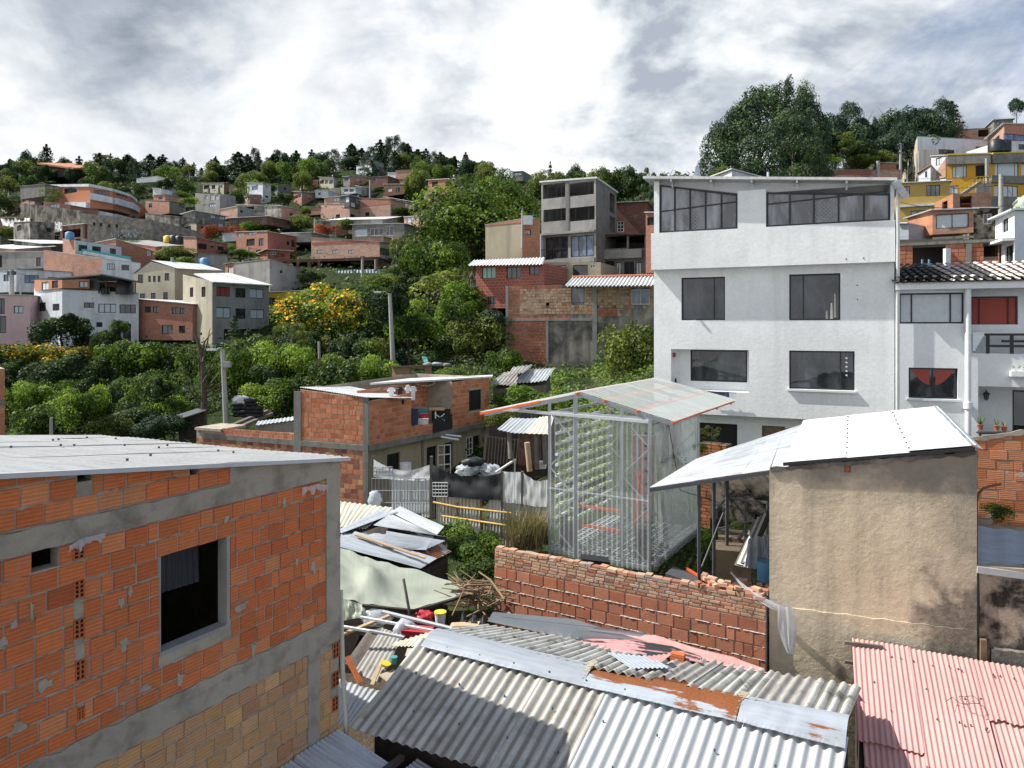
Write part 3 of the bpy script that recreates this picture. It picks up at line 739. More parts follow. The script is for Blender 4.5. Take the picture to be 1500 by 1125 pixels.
def cone(seed,n,s,layers=16,droop=.3,wid=.30):
 def fn(mb):
  rg = random.Random(seed)
  for L in range(layers):
   t = L/(layers-1);z = .10+.88*t;R = wid*(1-t)**.62*rg.uniform(.75,1.15)+.02
   nb = max(4,int(10*(1-t)+3))
   for b in range(nb):
    a = b*2*math.pi/nb+rg.uniform(-.3,.3)+L;R2 = R*rg.uniform(.7,1.12);tone = rg.uniform(.1,.85)
    for _ in range(max(4,n//(layers*nb))):
     q = rg.random()**.7;rr = R2*q
     p = Vector((math.cos(a+rg.uniform(-.22,.22))*rr,math.sin(a+rg.uniform(-.22,.22))*rr,z-droop*rr*.6+rg.uniform(-.03,.03)))
     leafq(mb,p,Vector((math.cos(a)*.6,math.sin(a)*.6,.8)),s,rg,(min(1,max(0,tone+rg.uniform(-.2,.2))),rg.random(),0),.38)
 return fn
def mass(seed,n,s,nb=70):
 """dense evergreen mass with a bumpy rounded outline"""
 def fn(mb):
  rg = random.Random(seed)
  for i in range(nb):
   t = rg.random()**.9;R = .46*max(.02,1-t**2.2)**.5*rg.uniform(.55,1);a = rg.uniform(0,6.28);r = rg.uniform(.07,.12)
   blob_leaves(mb,(math.cos(a)*R,math.sin(a)*R,.04+t*.88),(r,r,r*rg.uniform(1.1,1.8)*.8),n//nb,s,rg,rg.uniform(.05,.9),asp=.5)
 return fn
def airy(seed,n,s):
 def fn(mb):
  rg = random.Random(seed)
  for i in range(34):
   a = rg.uniform(0,6.28);t = rg.uniform(.3,1);R = .48*math.sin(math.pi*min(1,(t-.18)*1.05))**.7*rg.uniform(.4,1)
   blob_leaves(mb,(math.cos(a)*R,math.sin(a)*R,t*.95),(.10,.10,.055),n//34,s,rg,rg.uniform(.2,.8))
 return fn
def bushf(seed,n,s,flower=0,nb=9):
 def fn(mb):
  rg = random.Random(seed)
  for i in range(nb):
   a = rg.uniform(0,6.28);R = rg.uniform(0,.32);r = rg.uniform(.16,.26)
   blob_leaves(mb,(math.cos(a)*R,math.sin(a)*R,rg.uniform(.25,.72)),(r,r,r*1.15),n//nb,s,rg,rg.uniform(.2,.85),flower=flower)
 return fn
rgT = random.Random(5)
tk = lambda **k:trunk_mesh(rgT,**k)
proto('broad_big','leaf_mid',broad(1,15000,.0125,26,lo=.12),trunk=tk(h=.6,r=.03))
proto('broad_a','leaf_mid',broad(2,5200,.021,16,lo=.22),trunk=tk(h=.6,r=.03))
proto('broad_b','leaf_dark',broad(3,5200,.021,14,lo=.2),trunk=tk(h=.6,r=.03))
proto('broad_c','leaf_olive',broad(4,5200,.021,18,lo=.15),trunk=tk(h=.6,r=.03))
proto('broad_d','leaf_bright',broad(5,5200,.020,16,lo=.15),trunk=tk(h=.6,r=.03))
proto('yellow_flower','leaf_mid',broad(6,11000,.0145,22,flower=.30,lo=.22),trunk=tk(h=.65,r=.025,limbs=7),fmat='flower_yellow')
proto('yellow_small','leaf_olive',broad(7,5200,.02,14,flower=.22,lo=.2),trunk=tk(h=.6,r=.03),fmat='flower_yellow')
proto('red_flower','flower_red',bushf(8,2500,.03),trunk=tk(h=.4,r=.03))
proto('conifer_a','leaf_conifer',cone(10,5000,.022,15),trunk=tk(h=.9,r=.022,limbs=0))
proto('conifer_b','leaf_conifer',cone(11,5000,.022,12,.5,.27),trunk=tk(h=.9,r=.022,limbs=0))
proto('conifer_c','leaf_pine',cone(12,2200,.024,11,.1,.22),trunk=tk(h=.95,r=.02,limbs=0))
proto('cypress_a','leaf_pine',mass(13,17000,.0125,90),trunk=tk(h=.6,r=.03))
proto('cypress_b','leaf_conifer',mass(14,12000,.015,60),trunk=tk(h=.6,r=.03))
proto('pine_round','leaf_conifer',broad(15,5200,.021,18,lo=.1),trunk=tk(h=.7,r=.025))
proto('airy_a','leaf_olive',airy(16,3400,.019),'bark_pale',trunk=tk(h=.9,r=.016,limbs=9))
proto('euc','leaf_pine',airy(17,2200,.024),'bark_pale',trunk=tk(h=.85,r=.022,limbs=8))
proto('bush_a','leaf_mid',bushf(20,2600,.030));proto('bush_b','leaf_dark',bushf(21,2600,.030))
proto('bush_c','leaf_bright',bushf(22,2600,.030));proto('bush_d','leaf_olive',bushf(23,2600,.028))
def plant(kind,name,base,w,h,label,cat='tree',group=None,rot=None,d=None):
 cd,td = PROTO[kind]
 root = empty(name,base,label,cat,group)
 k1 = 2.7 if kind[:4] == 'coni' else 1.1 if kind[:3] in ('air','euc') else 1.15
 if kind[:4] != 'coni' and kind[:3] not in ('air','euc'):h *= 1.07
 w *= k1;root.scale = (w,d or w,h);root.rotation_euler = (0,0,random.uniform(0,6.28) if rot is None else rot)
 if d:root.rotation_euler = (0,0,0)
 for nm,dt in (('crown',cd),('trunk',td)):
  if dt is None:continue
  o = bpy.data.objects.new(nm,dt);COL.objects.link(o);o.parent = root
 return root
def T(kind,name,px,top,Y,wpx,label,cat='tree',group=None,base=None,sink=0.0):
 if base is not None and Y < 90 and Y > 24 and kind[:3] in ('bro','bus','yel'):base += .28*(base-top)
 g = gpx(px,Y) if base is None else P(px,base,Y)
 h = Z(top,Y)-g.z
 return plant(kind,name,g,wpx/F*Y,h,label,cat,group)
# ================================================================== NEAR BUILDINGS
V3 = Vector
def ventbrick(face,mb,u0,z0,u1,z1,mi_clay,mi_dark,nx=2,nz=4):
 """open end of a hollow block: dark cells behind a clay lattice"""
 face.slab(mb,u0,z0,u1,z1,.006,0,mi=mi_dark)
 w = (u1-u0);h = (z1-z0)
 for i in range(nx+1):
  u = u0+w*i/nx;face.slab(mb,u-.007,z0,u+.007,z1,.022,.004,mi=mi_clay)
 for j in range(nz+1):
  z = z0+h*j/nz
  for i in range(nx):face.slab(mb,u0+w*i/nx+.007,z-.006,u0+w*(i+1)/nx-.007,z+.006,.020,.004,mi=mi_clay)
def rough_band(face,mb,u0,u1,z0,z1,out,n=60,amp=.02,mi=0,seed=0):
 """cast concrete band with uneven edges"""
 f0 = z0 if callable(z0) else (lambda u:z0);f1 = z1 if callable(z1) else (lambda u:z1)
 fr = [];rows = [[],[],[],[]];uv = [[],[],[],[]]
 for i in range(n+1):
  u = u0+(u1-u0)*i/n
  a = f0(u)+amp*mnoise.noise(V3((u*5,seed,0)));b = f1(u)+amp*mnoise.noise(V3((u*5,seed+7,0)))
  o = out+.008*mnoise.noise(V3((u*3,seed+3,0)))
  for r,(z,k) in enumerate(((a,-.005),(a,o),(b,o),(b,-.005))):rows[r].append(face.pt(u,z,k));uv[r].append((u,z))
 for r in range(3):mb.grid(rows[r:r+2],uv[r:r+2],mi=mi,smooth=False)
 for i in (0,n):mb.face([rows[r][i] for r in range(4)],mi=mi)
# ---------------------------------------------------------------- left brick house
def left_house():
 C = XY(496,10.5);d = V3((.512,.859,0));A = C-d*7.0
 nb = V3((-.859,.512,0));D = C+nb*6.3;E = A+nb*6.3
 rz = lambda t:-1.95+.1256*t        # wall top, t metres from the corner
 root = empty('brick_house',(C.x-1,C.y-3,-9),'unfinished orange brick house with a dark empty window hole, nearest building at the left edge','house')
 f = Face(A,C,(rz(7),rz(0)),(-9,-9));L = f.L
 U = lambda px:f.hit(px,700)[0]
 win = f.rect(233,800,336,939);win = (win[0],-3.74,win[2],-2.60)
 hole = f.rect(46,801,86,834)
 small = [f.rect(113,692,135,705),f.rect(278,684,291,695),f.rect(375,683,388,691)]
 holes = [win,hole]+small
 wm = MB();f.panel(wm,holes,depth=.16,mi=0)
 g = Face(C,D,(rz(0),rz(0)-.17),(-9,-9));g.panel(wm,[]);Face(D,E,(rz(0)-.17,rz(7)-.17),(-9,-9)).panel(wm,[]);Face(E,A,(rz(7)-.17,rz(7)),(-9,-9)).panel(wm,[])
 wm.build('wall','mortar',root)
 # blocks
 b = MB()
 vents = [f.rect(107,795,122,818),f.rect(108,850,122,875),f.rect(108,907,122,934),f.rect(110,967,123,995),f.rect(113,1036,122,1053)]
 vl = [f.rect(487,942,495,963),f.rect(486,984,495,1005),f.rect(486,1021,494,1040)]
 hv = holes+vents
 col = .27
 beam = (-2.185,-1.955)
 f.bricks(b,0,L-.02,beam[1]+.01,lambda u:f.top(u)-.03,bw=.262,bh=.209,holes=hv,base=-1.94,jit=.005)
 f.bricks(b,0,L-col,-4.24,beam[0],bw=.262,bh=.209,holes=hv,base=-4.28,jit=.005)
 f.joints(b,0,L-col,-4.24,beam[0]-.02,.209,-4.28,hv,mi=1,p=.75)
 f.joints(b,0,L-.05,beam[1],lambda u:f.top(u)-.03,.209,-1.94,hv,mi=1,p=.7,seed=2)
 b.build('brickwork',['brick_left','mortar'],root)
 b = MB();c1,c2 = U(450),U(467)
 f.bricks(b,0,c1,-9,lambda u:-4.60-.015*math.sin(u*3),bw=.262,bh=.205,holes=vl,base=-9.1,jit=.006)
 f.bricks(b,c2,L-.01,-9,-4.70,bw=.23,bh=.205,holes=vl,base=-9.1,jit=.006)
 f.joints(b,0,c1,-9,-4.65,.205,-9.1,vl,mi=1,p=.6,seed=3)
 b.build('lower_brickwork',['brick_left_low','mortar'],root)
 for v in vents:b = MB();ventbrick(f,b,*v,0,1);b.build('vent_block',['brick_left','black'],root)
 for v in vl:b = MB();ventbrick(f,b,*v,0,1,2,3);b.build('vent_block',['brick_left','black'],root)
 b = MB()
 rough_band(f,b,0,L-.005,beam[0],beam[1],.030,90,.022,seed=1)
 rough_band(f,b,0,L-.005,-4.60,-4.25,.028,90,.05,seed=2)
 f.slab(b,L-col,-4.26,L,-1.96,.034)
 f.slab(b,c1,-9,c2,-4.58,.024)
 # far part of the beam thickens up to the roof near the corner
 rough_band(f,b,L-1.9,L-.002,-1.97,lambda u:f.top(u)-.015,.026,30,.004,seed=5)
 b.build('concrete_frame','concrete',root)
 # mortar dabs smeared on the blocks
 rg = random.Random(3)
 for _ in range(34):
  u = rg.uniform(.5,L-.3);z = rg.uniform(-4.2,-2.3)
  if any(h[0]-.15 < u < h[2]+.15 and h[1]-.12 < z < h[3]+.12 for h in hv):continue
  w = rg.uniform(.02,.05)*(2.4 if rg.random() < .2 else 1);h = rg.uniform(.03,.10);n = 13;zf = rg.random()
  pts = []
  for i in range(n):
   a = i*2*math.pi/n;k = rg.uniform(.4,1.25);pts.append((u+math.cos(a)*w*k,z+math.sin(a)*h*k*(1.7 if math.sin(a) < 0 and zf < .4 else 1)))
  b = MB();b.face([f.pt(x,y,.0265) for x,y in pts],uv=pts)
  for i in range(n):
   j = (i+1) % n;b.face([f.pt(*pts[i],.0265),f.pt(*pts[i],.0),f.pt(*pts[j],0),f.pt(*pts[j],.0265)],uv=[pts[i]]*4)
  b.build('mortar_smear','mortar',root)
 # window reveal, sill, things inside
 b = MB();u0,z0,u1,z1 = win
 f.slab(b,u1-.045,z0,u1,z1,.012,-.16);f.slab(b,u0,z0-.002,u1-.045,z0+.045,.012,-.16);f.slab(b,u0,z0+.045,u0+.02,z1,.004,-.12)
 w = b.build('window','concrete_grey',root)
 b = MB()
 corr(b,f.pt(u1-.62,z1+.1,-.55),f.pt(u1-.08,z1+.05,-.5),f.pt(u1-.06,z0+.5,-.5),f.pt(u1-.60,z0+.5,-.55),pitch=.076,amp=.012)
 b.build('inner_sheet','fibre_dark',w)
 # torn plastic at the beam
 rg = random.Random(9)
 for (xa,ya,xb,yb) in ((97,800,118,789),(118,789,150,782),(438,716,462,710),(462,710,476,712)):
  ua,za = f.hit(xa,ya);ub,zb = f.hit(xb,yb);rows = [[],[]]
  for i in range(9):
   k = i/8;uu = ua+(ub-ua)*k;zz = za+(zb-za)*k
   rows[0].append(f.pt(uu,zz+.02,.05+rg.uniform(0,.03)));rows[1].append(f.pt(uu,zz-rg.uniform(.03,.12),.045+rg.uniform(0,.04)))
  b = MB();b.grid(rows);b.build('torn_plastic','film_bag',root)
 # roof sheets: ribs run along the wall
 b = MB();o = V3((.859,-.512,0))*.10
 c = [A+o-d*.1,C+o+d*.12];zc = [rz(7)+.035,rz(-.12)+.035]
 for i in range(7):
  w0,w1 = i*.93,i*.93+.97
  t0 = V3((c[0].x,c[0].y,zc[0]));t1 = V3((c[1].x,c[1].y,zc[1]))
  s0,s1 = nb*w0+V3((0,0,-.027*w0-.004*(i % 2))),nb*w1+V3((0,0,-.027*w1-.004*(i % 2)))
  corr(b,t1+s0,t1+s1,t0+s1,t0+s0,pitch=.155,amp=.011,per=8,nv=14,wave=.02,seed=i)
 b.build('roof','roof_left',root)
 b = MB();t0 = V3((c[0].x,c[0].y,zc[0]-.02));t1 = V3((c[1].x,c[1].y,zc[1]-.02))
 b.beam(t0,t1,.05,.05);b.build('roof_edge','galv',root)
 rg = random.Random(4);sp = []
 for i in range(26):
  w = rg.uniform(.2,6);t = rg.uniform(.2,6.8);p = C+nb*w-d*t;sp.append((p.x,p.y,rz(t)-.027*w+.03))
 screws(root,sp,.016)
 # downpipe
 b = MB();p = f.pt(L+.06,-9,.07)
 q = [P(500,905,10.62),P(502,985,10.6),P(507,1062,10.55),P(508,1100,10.55)]
 b.tube([P(499,865,10.62)]+q,.035,8);b.build('drain_pipe','pipe',root)
left_house()
# ---------------------------------------------------------------- nearest shed with fibre cement roof
class PL:
 """plan line given by two (px, Y) points: depth along the line at any column"""
 def __init__(s,a,b):s.a = XY(*a);s.d = XY(*b)-s.a
 def Y(s,px):
  k = (px-750)/F;t = (k*s.a.y-s.a.x)/(s.d.x-k*s.d.y);return s.a.y+s.d.y*t
 def P(s,px,py,dz=0.0):v = P(px,py,s.Y(px));v.z += dz;return v
def near_shed():
 root = empty('shed',P(900,1060,10).to_3d()*1+V3((0,0,-3.3)),'low shed with grey fibre cement roof and rusty ridge strips in the foreground','shed')
 ridge = (P(608,934,11.85),P(1243,1080,9.35))
 v = V3((-.551,-.834,-.47))
 top = PL((612,11.7),(1240,9.2));back = PL((640,12.1),(1243,9.6));far = PL((712,13.4),(1265,10.85))
 a = top.P(610,943);m = top.P(893,1013);e = top.P(1241,1094)
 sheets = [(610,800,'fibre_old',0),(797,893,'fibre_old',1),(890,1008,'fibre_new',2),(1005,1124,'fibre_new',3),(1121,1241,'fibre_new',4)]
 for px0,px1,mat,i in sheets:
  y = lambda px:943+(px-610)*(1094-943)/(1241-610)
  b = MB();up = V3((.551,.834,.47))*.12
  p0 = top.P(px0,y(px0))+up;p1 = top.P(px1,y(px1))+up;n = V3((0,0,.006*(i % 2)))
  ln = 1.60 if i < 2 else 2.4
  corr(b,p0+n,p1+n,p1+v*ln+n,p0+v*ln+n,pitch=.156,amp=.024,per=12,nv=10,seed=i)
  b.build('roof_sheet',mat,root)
 # screws
 screws(root,[a*(1-i/17)+e*(i/17)+v*(.5 if i % 2 else 1.05)+V3((0,0,.012)) for i in range(1,17)]+[a*(1-i/11)+e*(i/11)+v*.02+V3((0,0,.05)) for i in range(1,11)])
 # back slope
 segs = [(640,742,712,812,'fibre_moss'),(739,850,809,905,'fibre_moss'),(846,960,901,1010,'fibre_moss'),(1010,1110,1056,1140,'fibre_moss'),(1106,1180,1136,1203,'fibre_dirty'),(1176,1243,1199,1262,'fibre_moss')]
 yb = lambda px:922+(px-640)*(1047-922)/(1243-640);yf = lambda px:913+(px-712)*(1003-913)/(1265-712)
 for i,(x0,x1,f0,f1,mat) in enumerate(segs):
  b = MB();n = V3((0,0,-.03+.006*(i % 2)))
  p0 = back.P(x0,yb(x0));p1 = back.P(x1,yb(x1));q0 = far.P(f0,yf(f0));q1 = far.P(f1,yf(f1))
  corr(b,q0+n,q1+n,p1+n+(p1-q1)*.12,p0+n+(p0-q0)*.12,pitch=.156,amp=.024,per=10,nv=8,seed=10+i)
  b.build('roof_sheet',mat,root)
 # dark slope under the gap where a patch lies
 b = MB();corr(b,far.P(1000,yf(1000)),far.P(1060,yf(1060)),back.P(1015,yb(1015)),back.P(955,yb(955)),pitch=.156,amp=.024,per=10); 
 b.build('roof_sheet','fibre_dirty',root)
 # ridge strips
 def cap(pts,mat,bend=.06,seed=0):
  """pts: bottom-left, bottom-right, top-right, top-left pixel corners"""
  (ax,ay),(bx,by),(cx,cy),(dx,dy) = pts
  bl = top.P(ax,ay)*.990;br = top.P(bx,by)*.990;tr = back.P(cx,cy)*.993;tl = back.P(dx,dy)*.993
  b = MB();rows = [];uv = [];nu = 80;nv = 18
  for j in range(nv+1):
   t = j/nv;r = [];ur = []
   for i in range(nu+1):
    s = i/nu;p = (bl*(1-s)+br*s)*(1-t)+(tl*(1-s)+tr*s)*t
    h = bend*math.sin(math.pi*t)+.004*math.sin(t*7*2*math.pi)+.012*mnoise.noise(V3((s*7+seed,t*2,seed)))
    if t < .1:h += .010*mnoise.noise(V3((s*60,seed,5)))
    r.append(p+V3((0,0,h)));ur.append((s*(br-bl).length+seed*5,t*(tl-bl).length*1.6+seed))
   rows.append(r);uv.append(ur)
  b.grid(rows,uv);lo = [p+V3((0,0,-.008)) for p in rows[0]];b.grid([rows[0],lo],smooth=False)
  return b.build('ridge_cap',mat,root)
 cap([(616,946),(853,1005),(873,974),(642,920)],'zinc_grey',seed=1)
 cap([(852,1004),(1077,1056),(1092,1018),(868,978)],'zinc_rust3',seed=2)
 cap([(1079,1056),(1238,1096),(1244,1047),(1092,1019)],'zinc_rust2',seed=3)
 # mortar lumps at the joints of the strips
 rg = random.Random(8)
 for (x0,y0,x1,y1) in ((853,1003,871,976),(1077,1054,1091,1022)):
  b = MB()
  for i in range(9):
   k = i/8;p = top.P(x0,y0)*(1-k)+back.P(x1,y1)*k+V3((0,0,.05+.06*math.sin(math.pi*k)))
   b.box(p,(.10*rg.uniform(.6,1.1),.09,.035),Matrix.Rotation(rg.uniform(0,3),3,'Z') @ Matrix.Rotation(rg.uniform(-.2,.2),3,'X'))
  b.build('mortar_joint','tan',root)
 # walls
 b = MB();c = V3((-.551,-.834,0));u = (ridge[1]-ridge[0]);u.z = 0;u.normalize()
 R0 = ridge[0]+u*.25;R1 = ridge[1]-u*.15
 for s,zz in ((1.25,.72),(-1.0,.40)):
  q0 = R0+c*s;q1 = R1+c*s
  pl = [(R0.x,R0.y),(R1.x,R1.y),(q1.x,q1.y),(q0.x,q0.y)]
  if s < 0:pl = pl[::-1];b.prism(pl,-9,[q0.z-zz,q1.z-zz,R1.z-.18,R0.z-.18])
  else:pl = [pl[1],pl[0],pl[3],pl[2]];b.prism(pl,-9,[R1.z-.18,R0.z-.18,q0.z-zz-.1,q1.z-zz-.1])
 b.build('wall','wood_dark',root)
 # loose pale sheet at the left end
 b = MB();corr(b,P(578,941,12.2),P(645,921,12.35),P(622,947,11.8),P(573,946,11.9),pitch=.076,amp=.01,nv=4);b.build('end_sheet','sheet_cream',root)
 # flashing beside the brick wall
 b = MB();corr(b,far.P(722,909,.06),far.P(735,908,.06),far.P(950,936,.1),far.P(938,941,.1),pitch=.3,amp=.004,nv=3)
 z = V3((0,0,.05));b.face([far.P(714,914)+z,far.P(833,939)+z,far.P(950,945)+z,far.P(840,919)+z*3,far.P(722,908)+z*3],uv=[(0,0),(1,0),(2,0),(1,.3),(0,.3)])
 b.build('flashing','zinc_grey',root)
 # small things lying on the roof
 def loose(name,mat,label,cat,*q,sc=.984,**k):
  b = MB();pts = [V3(p)*sc for p in q];corr(b,*pts,**k);o = b.build(name,mat);tag(o,label,cat);return o
 far2 = lambda x,y,Yd,dz=0:P(x,y,Yd)
 loose('roof_sheet','sheet_pink','pink corrugated offcut lying under the small grey sheet on the foreground roof','roof sheet',
   P(908,966,11.75),P(985,957,11.5),P(937,993,10.9),P(870,975,11.4),pitch=.076,amp=.010,nv=5)
 loose('roof_sheet','fibre_dark2' if 'fibre_dark2' in M else 'zinc_grey','small grey corrugated sheet lying on top of the pink offcut','roof sheet',
   P(890,956,11.9),P(955,962,11.7),P(983,978,11.05),P(924,979,11.2),pitch=.076,amp=.010,nv=5,sc=.976)
 b = MB()
 def strip(pts,mat_i,seed):
  rows = [];uv = [];L = 0
  n = len(pts)
  for j in range(7):
   r = [];ur = []
   for i in range(n):
    (x0,y0,Y0),(x1,y1,Y1) = pts[i];t = j/6
    p = (P(x0,y0,Y0)*(1-t)+P(x1,y1,Y1)*t)*(.982 if mat_i == 0 else 1)
    p.z += .02*mnoise.noise(V3((i*.9,j*.7,seed)))+.015*math.sin(t*math.pi*3);r.append(p);ur.append((i*.55,t*.6))
   rows.append(r);uv.append(ur)
  b.grid(rows,uv,mi=mat_i)
 strip([((797,925,13.3),(795,921,13.6)),((832,930,13.0),(830,924,13.4)),((900,938,12.7),(900,928,13.1)),((960,945,12.4),(960,930,12.9)),((1020,963,12.0),(1020,950,12.5)),((1070,978,11.7),(1075,962,12.2)),((1124,987,11.5),(1118,980,11.9))],0,1)
 o = b.build('flashing_strip','sheet_pink',None);tag(o,'long pink bent metal strip running along the foot of the red block wall','metal strip')
 b = MB()
 strip([((831,949,12.55),(834,935,12.9)),((880,953,12.3),(880,936,12.7)),((930,958,12.1),(930,937,12.5)),((985,964,11.85),(985,946,12.3)),((1030,972,11.6),(1025,960,12.05))],0,2)
 o = b.build('roof_sheet','sheet_pinkblack',None);tag(o,'pink metal sheet daubed with black tar above the small corrugated offcuts','roof sheet')
 # hollow block
 b = MB();c = P(993,968,11.6)+V3((0,0,.06));R = Matrix.Rotation(-.5,3,'Z')
 b.box(c,(.22,.12,.13),R); 
 for i in (-1,1):
  for j in (-1,1):b.box(c+R @ V3((-.111,i*.028,j*.03)),(.004,.045,.05),R,mi=1)
 o = b.build('hollow_block',['brick_left','black']);tag(o,'single orange hollow clay block lying on the foreground roof','brick')
near_shed()
# ---------------------------------------------------------------- lower roofs beside the left house
def lower_roofs():
 C = XY(496,10.5);d = V3((.512,.859,0));n = V3((.859,-.512,0))
 w = lambda t,s,z:V3(((C-d*t+n*s).x,(C-d*t+n*s).y,z))
 root = empty('shed',w(2,1.5,-9),'low shed with blue grey zinc roof tucked under the brick house, bottom of the picture','shed')
 for i in range(5):
  b = MB();corr(b,w(.05+i*.8,.04,-5.90),w(.9+i*.8,.04,-5.88),w(.9+i*.8,1.05,-6.08),w(.05+i*.8,1.05,-6.10),pitch=.076,amp=.011,seed=i,nv=4);b.build('roof_sheet','zinc',root)
 for i in range(5):
  b = MB();corr(b,w(-.35+i*.8,1.2,-6.18),w(.5+i*.8,1.2,-6.16),w(.5+i*.8,4.2,-6.75),w(-.35+i*.8,4.2,-6.75),pitch=.076,amp=.011,seed=i+7,nv=4);b.build('roof_sheet','zinc',root)
 b = MB();b.beam(w(-.1,1.12,-6.06),w(4.5,1.12,-6.04),.09,.07);b.build('beam','wood_dark',root)
 b = MB();b.prism([(w(4,.1,0).x,w(4,.1,0).y),(w(4,4,0).x,w(4,4,0).y),(w(.1,4,0).x,w(.1,4,0).y),(w(.1,.1,0).x,w(.1,.1,0).y)],-9,[-6.2,-6.9,-6.9,-6.2]);b.build('wall','wood_dark',root)
 b = MB();corr(b,P(480,990,12.6),P(556,1012,12.6),P(512,1064,11.1),P(470,1056,11.1),pitch=.076,amp=.01,nv=5)
 o = b.build('roof_sheet','zinc',None);tag(o,'small pale blue zinc sheet behind the drainpipe of the nearest brick house','roof sheet')
lower_roofs()
# ---------------------------------------------------------------- red block garden wall
def garden_wall():
 a,b_ = XY(725,16.0),XY(1122,13.0)
 f = Face(a,b_,(-4.95,-4.93),(-8.5,-8.5));L = f.L
 root = empty('garden_wall',(f.pt(L/2,-8.5)),'red hollow block wall capped with small old bricks, below the plastic greenhouse','wall')
 m = MB();n = f.n
 q = [a,b_,b_-n*.14,a-n*.14];m.prism([(p.x,p.y) for p in q],-8.5,-5.0)
 m.build('core','mortar',root)
 m = MB();f.bricks(m,0,L,-8.4,-5.36,bw=.345,bh=.243,base=-5.36-.243*13,gap=.018,out=.016,jit=.006)
 g = Face(a-n*.14,a,(-5,-5),(-8.5,-8.5));g.bricks(m,0,g.L,-8.4,-5.36,bw=.3,bh=.243,base=-5.36-.243*13)
 f.joints(m,0,L,-8.4,-5.40,.243,-5.36-.243*13,mi=1,p=.9,th=.032,out=.03,seed=5)
 m.build('block',['brick_wall','squeeze'],root)
 m = MB();rows = [(-5.35+.062*i) for i in range(6)]
 f.bricks(m,0,L,-5.355,-5.0,bw=.215,bh=.066,base=-5.355,gap=.012,out=.016,jit=.004)
 # top course laid loose and broken
 rg = random.Random(12);u = 0.02
 while u < L-.1:
  w = rg.uniform(.12,.22);z = -5.0+rg.uniform(-.02,.02);R = Matrix.Rotation(math.atan2(f.d.y,f.d.x)+rg.uniform(-.08,.08),3,'Z') @ Matrix.Rotation(rg.uniform(-.05,.05),3,'Y')
  p = f.pt(u+w/2,z+.03,-.06+rg.uniform(-.015,.015));m.box(p,(w-.012,.15,.06),R,rnd=r3())
  if u > L*.70 and rg.random() < .55:m.box(p+V3((rg.uniform(-.03,.03),.02,.06)),(w*.7,.12,.055),R @ Matrix.Rotation(rg.uniform(-.4,.4),3,'Z'),rnd=r3())
  u += w
 for i in range(34):
  u = rg.uniform(L*.78,L);m.box(f.pt(u,-4.95+rg.uniform(0,.12),-.02-rg.uniform(0,.35)),(rg.uniform(.08,.2),.1,.06),Matrix.Rotation(rg.uniform(0,3),3,'Z') @ Matrix.Rotation(rg.uniform(-.3,.3),3,'X'),rnd=r3())
 m.build('small_brick','brick_small',root)
garden_wall()
